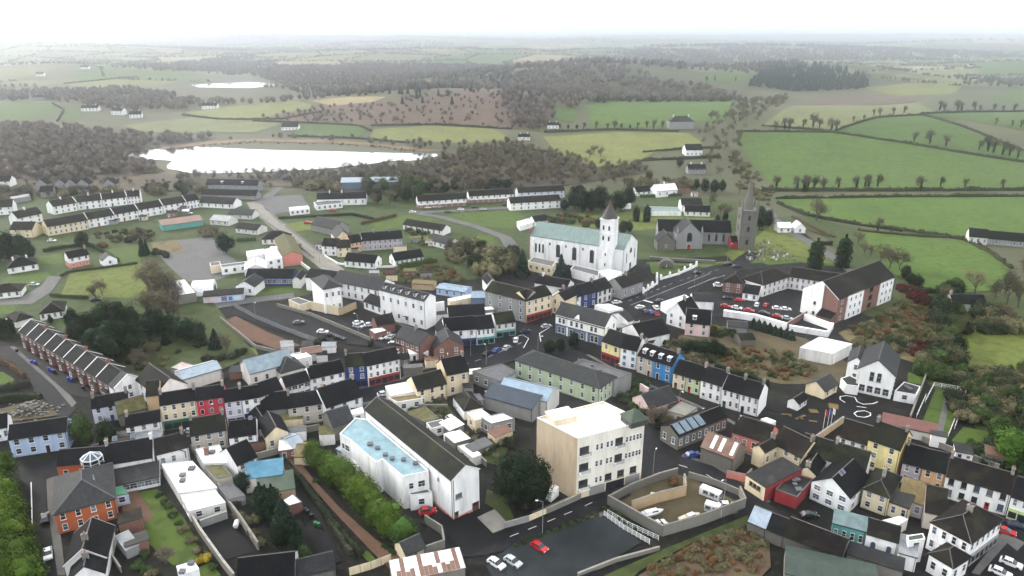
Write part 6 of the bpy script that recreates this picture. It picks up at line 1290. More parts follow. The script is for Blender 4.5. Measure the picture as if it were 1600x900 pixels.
# blue metal roofs and grey roofs below the square
tile(400, 440, 3.9125)
house('store', 'store with a pale blue sheet roof beside the sage green building', (1395, 700), (1690, 782), 4.4, dep=11, wall='grey', rm='sheet_darkblue', slope=.35, cat='store'); house('store', 'pale blue barrel-sheeted store roof above the dark blue one', (1480, 662), (1780, 735), 5.2, dep=9, wall='offwhite', rm='sheet_blue', slope=.5, cat='store')
flat('store', 'grey flat mossy-roofed store between the cream house and the square', [(1322, 545), (1500, 500), (1590, 545), (1490, 610)], 4.4, 'grey', 'felt_grey', .2, cat='store', wins='auto')
cy, cyb = house('house', 'pale yellow house with black roof beside the moss garden', (985, 668), (1165, 622), 5.6, ry=560, wall='cream', rm='slate_moss', win=(3, 2), vo=.05); house('house', 'tall pale yellow house with corner chimney and black roof', (1165, 572), (1302, 545), 7.6, ry=462, wall='cream', win=(2, 2), chim=(1.0,), left=(1, 2))
flat('store', 'white corrugated flat roof next to the pale yellow house', [(790, 638), (930, 610), (985, 668), (822, 698)], 4.2, 'offwhite', 'sheet_white', .1, cat='store'); flat('store', 'tan flat roof with white wall below the corrugated one', [(810, 708), (1000, 682), (1020, 712), (862, 738)], 3.6, 'offwhite', 'tan_roof', .1, wins='auto', cat='store')
house('house', 'red brick building with slate roof and rows of windows behind the corner shop', (850, 335), (1000, 392), 6.0, dep=9, wall='brick', rm='slate_grey', win=(5, 2), slope=.65, chim=(.5,)); house('house', 'small red brick gabled building facing the square', (1090, 410), (1268, 392), 4.8, dep=9, ax='y', wall='brick', rm='slate_grey', win=(2, 2), slope=.7); flat('store', 'low brick kiosk with a white roof among the parked cars', [(690, 290), (770, 275), (800, 298), (725, 318)], 3, 'brick', 'felt_white', .1, cat='kiosk')
house('house', 'lilac gable with arched red doorway behind the brick building', (1112, 330), (1216, 322), 5.4, dep=10, ax='y', wall='lilac', win=(1, 2), arch=True, slope=1.0, sky=((.4, .9, 1.),)); wall('red brick yard wall sloping down to the corner shop', [(905, 420), (1010, 470), (1100, 510)], 2.2, .4, 'brick')
house('store', 'black sloped roof over the brick arcade', (740, 270), (850, 250), 4, dep=7, wall='brick', rm='slate_brown', cat='store')
PK = 'cars in the sloping car park'
for x, y, a, c in [(262, 258, 20, 'grey'), (408, 315, -5, 'white'), (460, 335, -10, 'black'), (512, 356, -15, 'black'), (625, 260, 25, 'white'), (695, 272, 25, 'white'), (770, 350, -10, 'white'), (800, 332, 80, 'white'), (828, 345, 80, 'silver'), (842, 390, -10, 'white'), (918, 420, -10, 'white')]:
    car((x, y), a, c, {'grey': 'grey car alone on the sloping car park road', 'white': 'white car in the sloping car park', 'black': 'black car in the sloping car park beside the white one', 'silver': 'silver car crowded by the brick kiosk'}[c], PK)
car((870, 440), 80, 'white', 'white van behind the corner shop with red shopfront', van=True, s=1.1)
fence('tall grey palisade fence beside the sand lot', [(-130, 160), (0, 232), (190, 310), (380, 378)], 2.2, 'lead', 2.6, panel='sheet_grey'); wall('retaining wall between the two levels of the car park', [(130, 155), (340, 215), (520, 290), (700, 365)], 1.6, .4, 'concrete')
tile(400, 620, 3.215); car((982, 128), -55, 'white', 'white van parked behind the flat white blocks', van=True); car((862, 590), 15, 'red', 'red van parked at the foot of the tall hall', van=True)
tile(0, 620, 3.215); car((228, 620), 120, 'black', 'black car on the black road beside the orange house'); car((243, 800), -58, 'white', 'white car driving down the black road')
# ================================================================== white complex and terraces above the car park
tile(430, 400, 4.571)
house('convent', 'tall white block with grey hipped roof above the car park', (342, 238), (472, 214), base=(335, 415), bk=(165, 180), roof='hip', wall='white', rm='slate_grey', win=(3, 2), slope=.55, cat='building')
house('convent', 'long white wing with slate roof joining the hipped block', (405, 178), (740, 245), 6.6, dep=11, wall='white', rm='slate_grey', win=(7, 2), slope=.6, cat='building', vo=0); house('convent', 'white wing with a dark roof behind the hipped block', (215, 150), (410, 175), 6.2, dep=9, wall='white', rm='slate', slope=.6, cat='building')
house('terrace', 'white terrace with slate roof, row of dark dormers and a big blank white gable', (745, 240), (1068, 322), base=(1090, 440), bk=(1240, 310), wall='white', rm='slate_grey', slope=.62, win=(6, 2), dormers=tuple((.08 + .17 * i, 1.4, False) for i in range(6)), cat='building')
house('stables', 'single-storey white range with black roof and dark doorways', (632, 322), (950, 438), 3.4, dep=7.5, wall='white', rm='slate', win=(7, 1), slope=.6, cat='outbuilding', right=None, wd=1.4); wall('white rendered gable wall sweeping up behind the brick arcade', [(955, 470), (1210, 430)], 6.5, .5, 'white', copm=False)
flat('store', 'small cream flat-roofed box below the hipped white block', [(95, 310), (165, 295), (255, 325), (175, 348)], 3.2, 'cream', 'felt_grey', .2, cat='store'); wall('high cream yard wall in front of the white wing', [(262, 390), (455, 428)], 4.0, .3, 'cream'); wall('tan yard wall behind the cream one', [(455, 428), (580, 375)], 3.0, .3, 'tan')
house('shed', 'blue-roofed prefab shed on the waste ground', (1150, 230), (1355, 260), 3.0, dep=7, wall='paleblue', rm='sheet_blue', slope=.25, win=(4, 1), cat='shed'); house('shed', 'brown-roofed shed on the waste ground behind the white terrace', (975, 195), (1130, 205), 2.8, dep=5, wall='tan', rm='tan_roof', slope=.3, cat='shed')
flat('store', 'long cream flat roof behind the big white gable', [(1230, 305), (1400, 270), (1430, 290), (1250, 325)], 4, 'cream', 'felt_white', .1, cat='store'); house('store', 'pale blue sheeted store beside the grey corner building', (1400, 300), (1510, 300), 5, dep=8, wall='slateblue', rm='sheet_blue', slope=.3, cat='store'); house('house', 'dark roofed house behind the shops by the big white gable', (1240, 440), (1500, 425), 4.4, dep=10, wall='white', rm='slate', slope=.6)
tile(250, 340, 5.161)
flat('hall', 'white-roofed clubhouse behind the large bare tree', [(60, 515), (200, 495), (290, 605), (130, 630)], 4, 'concrete', 'felt_white', .1, cat='hall'); 
p = P(*q((360, 600))); r_ = thing('dome_shelter', 'white domed shelter beside the mural wall', 'shelter', p, .2); b = MB(); 
for j in range(7):
    for k in range(9): th = math.pi * k / 8; b.v.append((-4.5 + 9 * j / 6, -5.5 * math.cos(th), 5.4 * math.sin(th) - .1))
for j in range(6):
    for k in range(8): b.f.append((j * 9 + k, j * 9 + k + 1, j * 9 + k + 10, j * 9 + k + 9)); b.m.append(0)
b.f.append(tuple(range(9))); b.m.append(0); b.f.append(tuple(range(62, 53, -1))); b.m.append(0); b.build('cover', 'sheet_white', r_, None, None); b = MB(); b.box(4.4, 4.6, -2, 2, 0, 3); b.build('doorway', 'frame_dark', r_)
house('shed', 'long low shed with a colourful mural along its wall', (345, 640), (672, 612), 3.2, dep=5, wall='lilac', rm='slate_brown', slope=.3, roof='mono', cat='shed')
ml = [o for o in bpy.data.objects if o.get('label') == 'long low shed with a colourful mural along its wall'][0]; L, D, eh = ml['_dims']
for i, (x0, x1, m) in enumerate([(.06, .3, 'render_pink'), (.3, .44, 'render_lilac'), (.44, .58, 'render_slateblue'), (.62, .72, 'render_blue'), (.72, .92, 'render_skyblue')]): b = MB(); b.box(L * x0, L * x1, -.03, 0, .6, 2.6 - .3 * (i % 2)); b.build('mural_panel', m, ml)
house('house', 'white gabled house with grey roof beside the mural shed', (610, 555), (758, 560), 4.0, dep=11, ax='y', wall='white', rm='slate_grey', win=(2, 1), slope=.6)
house('school', 'low school range with black roof and blue panelled windows', (690, 485), (1065, 485), 3.8, dep=9, wall='navy', win=(9, 1), fm='fascia_white', cat='school', rm='slate', slope=.6, wd=1.6)
house('school', 'pale gable at the end of the low blue-windowed school', (1065, 500), (1130, 500), 4.2, dep=10, ax='y', wall='offwhite', rm='slate', cat='school')
flat('factory', 'white flat-roofed factory front with pale coping', [(485, 378), (690, 352), (700, 375), (495, 402)], 3.6, 'white', 'felt_grey', .3, wins='auto', cat='factory'); flat('factory', 'cream flat-roofed factory corner with a white chimney', [(400, 362), (480, 352), (490, 378), (410, 392)], 3.6, 'cream', 'felt_grey', .3, cat='factory'); flat('factory', 'taller white factory block with a glazed corner', [(835, 255), (930, 240), (985, 320), (860, 345)], 6, 'white', 'felt_white', .3, wins='auto', cat='factory'); flat('factory', 'white factory block behind the cream corner', [(695, 270), (835, 250), (845, 290), (700, 315)], 5, 'white', 'felt_white', .3, cat='factory'); house('factory', 'white gabled factory bay in the middle of the flat roofs', (680, 425), (860, 410), 4.4, dep=12, ax='y', wall='white', rm='felt_white', slope=.45, cat='factory', win=(2, 1))
house('hall', 'long hall with moss-brown roof and bright red gable beside the concrete road', (985, 318), (1148, 300), 5.0, bk=(925, 170), ax='y', wall='salmon', rm='moss_roof', slope=.45, cat='hall'); house('bungalow', 'dark hipped roof bungalow at the roadside above the factory', (820, 175), (1035, 170), 3, dep=9, roof='hip', wall='white', rm='slate', cat='bungalow', win=(4, 1)); wall('white wall along the concrete road', [(1130, 375), (1240, 455)], 1.6, .4, 'white'); wall('low white wall on the far side of the concrete road', [(830, 20), (1020, 150), (1240, 330)], 1.0, .4, 'concrete')
# ================================================================== churches
tile(800, 260, 4.0)
ch, cb = house('white_church', 'large white church with pale green copper roof and tall round-roofed tower', (112, 432), (702, 523), 12.0, bk=(855, 478), wall='white', rm='copper_green', slope=.62, cat='church', off=.1, vo=.1)
L, D, eh = ch['_dims']
def arched(f, t, z, w_, h_): cb.put('window', win_mesh(w_, h_, 'frame_white', 'glass', True), f, t * L if f in 'SN' else t * D, z)
for t in (.07, .11, .15): arched('S', t, 4, 1.0, 4.6)
for t in (.315, .49, .675): arched('S', t, 3, 2.2, 6.6)
for t in (.225, .4, .58): arched('S', t, 8.6, .8, 1.4)
cb.put('rose_window', win_mesh(2.6, 2.6, 'frame_white', 'glass', True), 'E', D * .5, 8.5); arched('E', .2, 4.5, .9, 5); arched('E', .8, 4.5, .9, 5); cb.put('door', door_mesh(2.2, 3.6, 'door_brown'), 'E', D * .5, 0)
b = MB()
for t in (.04, .2, .36, .535, .72): b.box(t * L - .4, t * L + .4, -.6, 0, -.3, 10.8)
b.build('buttress', 'render_white', ch); b = MB(); b.box(-.6, 0, -.2, D + .2, -.3, eh + 3.5); b.build('apse_wall', 'render_brick', ch)
tx = L * .845; b = MB(); b.box(tx - 3.2, tx + 3.2, -4.0, 2.4, -.3, 27); b.box(tx - 3.5, tx + 3.5, -4.3, 2.7, 26.2, 26.8); b.box(tx - 3.4, tx + 3.4, -4.2, 2.6, 19.5, 19.9); tw = b.build('bell_tower', 'render_white', ch)
b = MB(); b.cone((tx, -.8), 3.9, 3.5, 26.9, 27.6, 16); b.cone((tx, -.8), 3.5, .15, 27.6, 34, 16); b.tube((tx, -.8, 33.5), (tx, -.8, 36), .1, .04, 6); b.build('spire', 'copper_brown', tw, smooth=False)
for x in (-1.4, 1.4):
    for z in (16.5, 21.5): link('window', win_mesh(.9, 2.2, 'frame_white', 'glass', True), tw, (tx + x, -4.0, z))
for z in (9, 4): link('window', win_mesh(.7, 1.4, 'frame_white', 'glass', True), tw, (tx, -4.0, z))
flat('church_aisle', 'low white flat-roofed porch along the white church', [(365, 640), (390, 615), (545, 650), (540, 685)], 4.0, 'white', 'felt_grey', .3, cat='church porch'); flat('sacristy', 'cream flat-roofed sacristy at the far end of the white church', [(100, 592), (135, 565), (275, 592), (250, 625)], 4.4, 'cream', 'felt_grey', .3, wins='auto', cat='sacristy'); flat('church_porch', 'white flat-roofed entrance block at the foot of the church tower', [(545, 655), (600, 640), (690, 660), (640, 700)], 4.5, 'white', 'felt_white', .3, cat='church porch')
# old stone church
nv, nb = house('stone_church', 'old grey stone church with dark slate roof and gabled transept', (915, 402), (1372, 412), 7.0, dep=12, wall='grey', rm='slate', slope=.8, cat='church', win=None, arch=True)
L, D, eh = nv['_dims']
for t in (.7, .8, .9): nb.put('window', win_mesh(1.0, 3.6, 'frame_dark', 'glass', True), 'S', t * L, 2.0)
house('stone_church', 'grey stone transept with a pointed window and red door', (1035, 425), (1188, 425), 8.0, dep=12, ax='y', wall='grey', rm='slate_grey', slope=.95, cat='church')
tr = [o for o in bpy.data.objects if o.get('label') == 'grey stone transept with a pointed window and red door'][0]; Lt, Dt, et = tr['_dims']; link('window', win_mesh(2.4, 4.6, 'frame_dark', 'glass', True), tr, (0, Dt / 2, 4.2), -math.pi / 2); link('door', door_mesh(2.0, 2.6, 'door_red'), tr, (0, Dt / 2, 0), -math.pi / 2)
b = MB()
for y in (0, Dt): b.cone((.3, y), .7, .6, -.3, et + 1.5, 4, 0, .78); b.cone((.3, y), .75, .05, et + 1.5, et + 4.5, 4, 0, .78)
b.build('pinnacle', 'render_grey', tr)
house('stone_church', 'low grey stone vestry gable beside the transept', (910, 470), (1020, 470), 5.0, dep=9, ax='y', wall='stone', rm='slate_grey', slope=.9, cat='church', win=(1, 1), arch=True)
p = P(*q((1450, 508))); st = thing('steeple', 'tall grey stone church tower with corner pinnacles and a slender spire', 'steeple', p, -.05); b = MB(); b.box(-4.2, 4.2, -4.2, 4.2, -.3, 21); b.box(-4.5, 4.5, -4.5, 4.5, 20.2, 21.2); b.box(-4.4, 4.4, -4.4, 4.4, 7, 7.4); b.box(-4.35, 4.35, -4.35, 4.35, 14, 14.4); b.build('tower', 'render_stone', st)
b = MB(); b.cone((0, 0), 2.6, .1, 21, 39, 8, 0, .39); b.build('spire', 'render_stone', st); pd = MB(); pd.cone((0, 0), .7, .6, 17, 23, 4, 0, .78); pd.cone((0, 0), .75, .05, 23, 27, 4, 0, .78); pd = pd.data('pinnacle', 'render_stone')
for x in (-3.9, 3.9):
    for y in (-3.9, 3.9): link('pinnacle', pd, st, (x, y, 0))
for z in (3, 10, 16): link('window', win_mesh(1.2, 2.6, 'frame_dark', 'glass', True), st, (0, -4.2, z)); link('window', win_mesh(1.2, 2.6, 'frame_dark', 'glass', True), st, (-4.2, 0, z), -math.pi / 2)
house('church_link', 'low brick red link between the stone church and its tower', (1372, 470), (1420, 470), 4, dep=6, wall='darkred', rm='slate', cat='church')
p = P(*q((965, 635))); g_ = thing('grotto', 'grey stone grotto arch on the church lawn', 'grotto', p, -.2); b = MB()
for k in range(9):
    a = math.pi * k / 8; b.box(-3.2 * math.cos(a) - .8, -3.2 * math.cos(a) + .8, -1.5, 1.5, max(-.2, 3.6 * math.sin(a) - .8), 3.6 * math.sin(a) + .9)
b.build('arch', 'render_stone', g_); b = MB(); b.box(-3, 3, .6, 1.4, 0, 3.4); b.build('back_wall', 'render_grey', g_); b = MB(); b.cone((0, 0), .35, .25, 0, 1.8, 8); b.cone((0, 0), .22, .1, 1.8, 2.3, 8); b.build('statue', 'render_white', g_)
sheet('church_lawn', [(855, 600), (930, 600), (1090, 645), (960, 700), (870, 670)], 'lawn')
for lab, pts in (('white balustrade with tall piers along the church lawn', [(930, 712), (1040, 680), (1152, 628)]), ('white balustrade with arches below the church front', [(820, 795), (905, 740), (905, 700)])):
    o = wall(lab, pts, 1.3, .3, 'white', copm=False, cat='balustrade', name='balustrade'); pw = [P(*q(p_)) for p_ in pts]; pd = MB(); pd.box(-.45, .45, -.45, .45, -.2, 2.6); pd.cone((0, 0), .7, .05, 2.6, 3.2, 4, 0, .78); pd = pd.data('pier', 'render_white'); n_ = 0
    for a, e in zip(pw[:-1], pw[1:]):
        k = max(1, round((e - a).length / 5))
        for i in range(k + 1): v = a.lerp(e, i / k) - pw[0]; link('pier', pd, o, (v.x, v.y, 0))
wall('low stone wall between the church lawn and the stone church', [(860, 580), (1000, 590), (1270, 605)], 1.4, .4, 'stone'); lamp((1345, 595), 9, 'grey lamp post at the graveyard corner')
# headstones
hd = MB(); hd.box(-.4, .4, -.1, .1, -.1, 1.0); hd.cone((0, 0), .4, .4, 1.0, 1.01, 6); hd = [hd.data('headstone', m_) for m_ in ('render_grey', 'render_stone', 'render_stone', 'render_offwhite')]
gp = [P(*q(p_)) for p_ in [(1395, 560), (1500, 520), (1560, 460), (1690, 500), (1780, 590), (1640, 590), (1480, 600)]]; x0, x1, y0, y1 = min(p_.x for p_ in gp), max(p_.x for p_ in gp), min(p_.y for p_ in gp), max(p_.y for p_ in gp); k = 0
for i in range(600):
    x, y = rnd.uniform(x0, x1), y0 + round(rnd.uniform(0, y1 - y0) / 3) * 3
    if k < 120 and inside((x, y), gp): o = link('headstone', rnd.choice(hd), None, (x, y, 0), rnd.uniform(-.1, .1), (rnd.uniform(.7, 1.1),) * 3); tag(o, 'small weathered headstone in the graveyard beside the steeple', 'headstone', 'headstones in the graveyard'); k += 1
# ================================================================== upper terraces, estates, far houses
tile(0, 260, 4.0)
T1 = 'long front terrace above the green'
house('terraced_house', 'pale cream block of the front terrace above the green', (293, 378), (548, 335), 5.4, dep=9.5, wall='cream', win=(8, 2), vo=0, left=(1, 2), rm='slate_brown', slope=.62)
for i, (a, b_) in enumerate([((548, 332), (712, 304)), ((714, 300), (862, 274)), ((864, 272), (1016, 246)), ((1018, 244), (1160, 222)), ((1162, 220), (1246, 206))]):
    house('terraced_house', 'white terraced pair with brown roof in the long front terrace', a, b_, 5.2, dep=9.5, wall='white', win=(4, 2), door=1, vo=0, cop=(0.0,), rm='slate_brown', group=T1, slope=.62)
for i, (a, b_) in enumerate([((330, 252), (478, 226)), ((480, 224), (636, 208)), ((638, 208), (792, 190)), ((794, 190), (876, 184))]):
    house('terraced_house', 'white house with central chimney in the rear terrace', a, b_, 5.2, dep=9.5, wall='white', win=(4, 2), door=1, vo=0, cop=(1.0,), rm='slate_brown', chim=((.5, 'fascia_white'),), group='rear terrace above the green', slope=.62)
house('house', 'white house with chimney left of the rear terrace, gable to the road', (110, 325), (262, 292), 5.0, dep=9, wall='white', win=(3, 2), rm='slate_brown', chim=((.5, 'fascia_white'),)); house('house', 'white house with gable and brown roof beyond the big dark tree', (-70, 260), (75, 250), 5.0, dep=10, wall='white', win=(3, 2), rm='slate_brown'); house('house', 'cream house partly hidden by the big dark tree', (60, 395), (200, 395), 4.6, dep=9, wall='cream', win=(2, 2), rm='slate_brown'); house('house', 'white two-storey house with dark roof at the marsh edge', (-60, 95), (60, 92), 4.6, dep=9, wall='white', win=(2, 2), rm='slate')
for i, x in enumerate((215, 335, 400, 475, 640)):
    house('house', 'grey pebbledashed gabled house at the marsh edge', (x, 115), (x + 80, 112), 5.2, dep=9, ax='y', wall='grey', rm='slate', win=(2, 2), slope=.9, group='grey gabled houses at the marsh edge')
flat('shed', 'low pale sheds behind the grey gabled houses', [(60, 190), (180, 170), (190, 185), (70, 205)], 3, 'grey', 'sheet_grey', .05, cat='shed'); house('house', 'small dark gabled house between the terraces and grey houses', (250, 160), (330, 155), 4, dep=8, wall='grey', rm='slate', win=(2, 1))
house('bungalow', 'white bungalow at the end of the front terrace', (1240, 225), (1455, 236), 3.2, dep=10, wall='white', rm='slate_brown', win=(5, 1), cat='bungalow', slope=.6); house('house', 'long grey two-storey range by the lake road', (1285, 112), (1610, 118), 4.8, dep=8, wall='grey', rm='slate', win=(7, 1), dormers=((.3, 1.5, True), (.7, 1.5, True))); house('bungalow', 'long low white-walled range with a porch by the lake road', (1258, 175), (1600, 182), 3, dep=8, wall='grey', rm='slate_brown', win=(7, 1), cat='bungalow'); house('barn', 'long shed with a teal edge and rusty roof on the allotments', (1012, 372), (1268, 338), 3.2, dep=9, slope=.3, roof='mono', wall='teal', rm='sheet_rust', cat='shed', gutter=False)
for i, (a, b_) in enumerate([((1425, 300), (1575, 305)), ((1470, 385), (1605, 400)), ((1310, 335), (1425, 345))]): house('bungalow', ['grey-roofed bungalow below the white one', 'bungalow with brown roof by the conifer hedge', 'low grey-roofed bungalow beside the teal shed'][i], a, b_, 2.8, dep=9, wall='offwhite', rm=('slate_grey', 'slate_brown', 'sheet_grey')[i], win=(3, 1), cat='bungalow', slope=.5)
house('house', 'small house with pink lower wall, white upper wall and slate roof', (428, 575), (556, 550), 5.2, dep=7, wall='white', win=(3, 2), left=(1, 1), chim=(1.0,), band=('salmon', 2.6), rm='slate'); house('garage', 'white garage with grey roof beside the pink and white house', (640, 592), (730, 576), 2.8, dep=7, ax='y', wall='white', rm='slate_grey', win=(1, 1), cat='garage')
house('bungalow', 'white bungalow with dark hipped roof and two white chimneys', (45, 637), (236, 607), 3.0, dep=10, roof='hip', wall='white', win=(3, 1), rm='slate', cat='bungalow', chim=((.25, 'fascia_white'), (.7, 'fascia_white')), slope=.6); car((215, 745), -5, 'silver', 'silver car on the grey side road below the bungalow'); car((325, 470), 0, 'white', 'white car parked before the cream terrace block')
car((1180, 300), 5, 'white', 'white van by the front terrace end', van=True)
tile(400, 260, 4.0)
house('terraced_house', 'white terrace with red brick ground floor and dark roof on the estate', (1012, 218), (1318, 200), 5.0, dep=9, wall='white', win=(8, 2), left=(1, 2), band=('brick', 2.3), rm='slate_brown', slope=.6); house('terraced_house', 'second white and brick terrace, roofs a step higher', (1332, 186), (1612, 172), 5.0, dep=9, wall='white', win=(8, 2), left=None, band=('brick', 2.3), rm='slate_brown', slope=.6)
house('club', 'white club with long black roof beside the tarmac lot', (380, 206), (688, 198), 4.4, dep=10, wall='white', win=(7, 1), chim=((.25, 'fascia_white'), (.5, 'fascia_white')), cat='club', slope=.6); flat('club', 'flat white front extension of the club', [(360, 222), (520, 205), (540, 228), (380, 245)], 3, 'white', 'felt_grey', .3, wins='auto', cat='club'); flat('pavilion', 'small white pavilion with windows at the roadside', [(205, 255), (325, 245), (335, 262), (212, 275)], 3.2, 'white', 'felt_white', .2, wins='auto', cat='pavilion')
house('warehouse', 'long warehouse with pale blue roof among the lakeside trees', (528, 102), (888, 96), 5, dep=16, wall='slateblue', rm='sheet_paleblue', slope=.25, cat='warehouse')
house('house', 'grey gabled roof house above the yellow lawn', (345, 360), (495, 395), 4, dep=10, wall='grey', rm='slate_grey', slope=.7); house('chapel', 'grey-roofed cream gable hall behind the small terraces', (500, 450), (590, 440), 5, dep=14, ax='y', wall='cream', rm='slate_grey', slope=.9, cat='hall')
house('house', 'white gabled house at the roadside with a black roof', (410, 495), (505, 500), 5.2, dep=8, wall='white', win=(2, 2), left=(1, 2), rm='slate'); house('house', 'cream house between the white roadside house and the grey terrace', (505, 510), (592, 505), 5, dep=8, wall='cream', win=(2, 2), rm='slate_brown', vo=0); house('terraced_house', 'grey terrace with white window surrounds and black roof', (665, 465), (915, 448), 5.6, dep=8.5, wall='mauve', win=(8, 2), rm='slate', chim=(.3, .7)); house('terraced_house', 'peach coloured end of the grey terrace', (592, 480), (665, 468), 5.4, dep=8, wall='peach', win=(3, 2), rm='slate', vo=0)
house('bungalow', 'white cottage row with black roof behind the white kerb wall', (552, 588), (742, 604), 3.2, dep=8, wall='white', win=(5, 1), cat='bungalow', right=(1, 1), slope=.7); house('bungalow', 'second white cottage row with black roof beside the clipped hedge', (868, 590), (1046, 562), 3.2, dep=8, wall='white', win=(6, 1), cat='bungalow', left=(1, 1), slope=.7); wall('curving low white wall round the cottage rows', [(430, 565), (510, 612), (640, 635), (860, 632), (1000, 600)], .9, .4, 'white')
house('bungalow', 'row of white pensioner cottages with brown roofs by the estate road', (918, 362), (1165, 402), 3, dep=8, wall='white', win=(7, 1), rm='slate_brown', cat='bungalow', slope=.6); house('bungalow', 'grey-roofed bungalow with four windows below the estate road', (1068, 455), (1205, 490), 3, dep=9, wall='white', win=(4, 1), rm='slate_grey', cat='bungalow', slope=.5); house('bungalow', 'low red-roofed building by the estate road bend', (1268, 545), (1400, 505), 3, dep=6, wall='offwhite', rm='sheet_red', cat='bungalow', slope=.4)
EC = 'cars along the estate terraces'
for x, y, c in [(980, 290, 'white'), (1075, 262, 'white'), (1105, 258, 'white'), (1280, 275, 'white'), (1370, 262, 'black'), (1420, 275, 'silver'), (1145, 258, 'silver'), (1560, 245, 'black')]: car((x, y), 5, c, '%s car parked along the estate terraces' % c, EC)
car((322, 358), 10, 'red', 'red car outside the grey gabled house')
tile(800, 260, 4.0)
house('terraced_house', 'white estate terrace with black roof left of the tall pines', (-10, 230), (305, 212), 5.0, dep=9, wall='white', win=(7, 2), left=(1, 2), rm='slate_brown', slope=.6); house('terraced_house', 'pale terrace behind the white estate terrace', (40, 165), (330, 150), 5.0, dep=9, wall='lilac', win=(7, 2), rm='slate_brown', slope=.6)
flat('shed', 'white sheds on the bank behind the white church', [(30, 345), (120, 320), (130, 350), (50, 372)], 3, 'white', 'felt_white', .1, cat='shed'); house('house', 'small house with brown roof by the church bank', (140, 345), (225, 335), 3.4, dep=7, wall='white', rm='slate_brown')
house('house', 'white gabled hill house with chimney among evergreens', (905, 155), (1035, 145), 4.5, dep=9, wall='white', rm='felt_white', win=(3, 1), slope=.8, chim=((.5, 'fascia_white'),)); house('bungalow', 'long low bungalow with black roof above the stone church', (780, 160), (900, 150), 3, dep=8, wall='white', rm='slate', win=(4, 1), cat='bungalow'); house('house', 'white house with gable porch behind the stone church', (1060, 240), (1190, 240), 4.6, dep=9, wall='white', win=(3, 2), rm='slate_brown', slope=.7); house('bungalow', 'low white range with dark roof right behind the stone church', (1080, 280), (1240, 285), 3, dep=8, wall='white', rm='slate', win=(4, 1), cat='bungalow'); flat('shed', 'long pale green shed on the hill meadow', [(860, 250), (1040, 255), (1060, 280), (870, 280)], 3, 'white', 'copper_green', .05, cat='shed'); flat('garage', 'white garage block by the evergreen trees', [(680, 228), (740, 224), (745, 240), (685, 245)], 2.6, 'white', 'felt_white', .05, cat='garage')
tile(1200, 260, 4.0)
house('cottage', 'white lodge with a pale roof beside the lane', (65, 385), (150, 385), 2.8, dep=7, wall='white', rm='felt_white', win=(2, 1)); house('cottage', 'small white gabled lodge at the lane corner', (168, 388), (236, 388), 2.8, dep=7, ax='y', wall='white', rm='felt_white', win=(1, 1), slope=1.0)
house('farm_building', 'long slate-roofed farm range on the far side of the green field', (1375, 450), (1640, 472), 3.4, dep=9, wall='grey', rm='slate', win=(7, 1), slope=.7, cat='barn'); house('farm_building', 'higher farm barn with open doors at the end of the slate range', (1258, 437), (1378, 448), 4, dep=10, wall='offwhite', rm='slate', win=(3, 1), slope=.7, cat='barn')
# far houses: on the terrain
def farhouse(label, px, py, L=14, D=8, eh=4.5, wall_='white', rm='slate', nb=5, ns=2, ang=0, hip=False, chim=2):
    g = G(*q((px, py))); r_ = thing('farmhouse', label, 'house', (g.x, g.y, g.z), ang); b = MB(); rh = D * .36
    if hip: b.box(-L / 2, L / 2, -D / 2, D / 2, -2, eh)
    else: b.extr([(-D / 2, -2), (D / 2, -2), (D / 2, eh), (0, eh + rh), (-D / 2, eh)], -L / 2, L / 2)
    b.build('wall', 'render_' + wall_, r_); b = MB()
    if hip:
        b.v = [(-L / 2 - .4, -D / 2 - .4, eh), (L / 2 + .4, -D / 2 - .4, eh), (L / 2 + .4, D / 2 + .4, eh), (-L / 2 - .4, D / 2 + .4, eh), (-L / 2 + D / 2, 0, eh + rh), (L / 2 - D / 2, 0, eh + rh)]; b.f = [(0, 1, 5, 4), (1, 2, 5), (2, 3, 4, 5), (3, 0, 4), (3, 2, 1, 0)]; b.m = [0] * 5
    else:
        for s in (1, -1): b.extr([(s * (-D / 2 - .3), eh - .2), (0, eh + rh + .05), (0, eh + rh + .25), (s * (-D / 2 - .3), eh)][::s], -L / 2 - .2, L / 2 + .2)
    ro = b.build('roof', rm, r_)
    for k in range(chim): chimney(ro, (-1 if k else 1) * L * .3, 0, eh + rh, m='fascia_white')
    for k in range(ns):
        for i in range(nb): link('window', win_mesh(1.0, 1.4), r_, (-L / 2 + (i + .5) / nb * L, -D / 2, .9 + k * eh / ns))
tile(0, 40, 3.75)
farhouse('long white farmhouse beyond the lake with smaller house beside', 535, 500, 22, ang=.1); farhouse('white farmhouse with tall gable beside the long farmhouse', 700, 522, 16, 9, 5.5, nb=4, ang=-.2); farhouse('white twin-gabled farmhouse by the dark hedge', 800, 540, 14, 10, 5, nb=4, ang=.3); farhouse('white country house with three chimneys on the yellow field', 1235, 487, 20, 9, 4.5, nb=5, chim=2); farhouse('grey farmhouse half hidden by trees', 240, 435, 18, 9, 4, 'grey', nb=4); farhouse('tiny white house high on the hazy slope', 240, 295, 16, 9, 4.5); farhouse('tiny white house on the crest of the green hill', 500, 255, 18, 9, 4.5)
tile(400, 40, 3.75); farhouse('white bungalow with wide windows above the lake', 205, 608, 18, 9, 3.2, nb=5, ns=1, hip=False, chim=0)
tile(800, 40, 3.75); farhouse('large grey hipped-roof country house by bare trees', 985, 600, 26, 14, 7.5, 'grey', 'slate_grey', 7, 2, hip=True); farhouse('white arched new house on the yellow field', 1055, 755, 15, 12, 5, 'white', 'slate', 4, 1, ang=.05, chim=0); farhouse('small white cottage at the foot of the wooded hill', 240, 600, 12, 7, 3.4, nb=3, ns=1); farhouse('small pale cottage half hidden in scrub', 70, 668, 12, 7, 3.2, nb=3, ns=1); farhouse('grey roofed house among the evergreens', 1075, 865, 14, 9, 4, 'grey', nb=4)
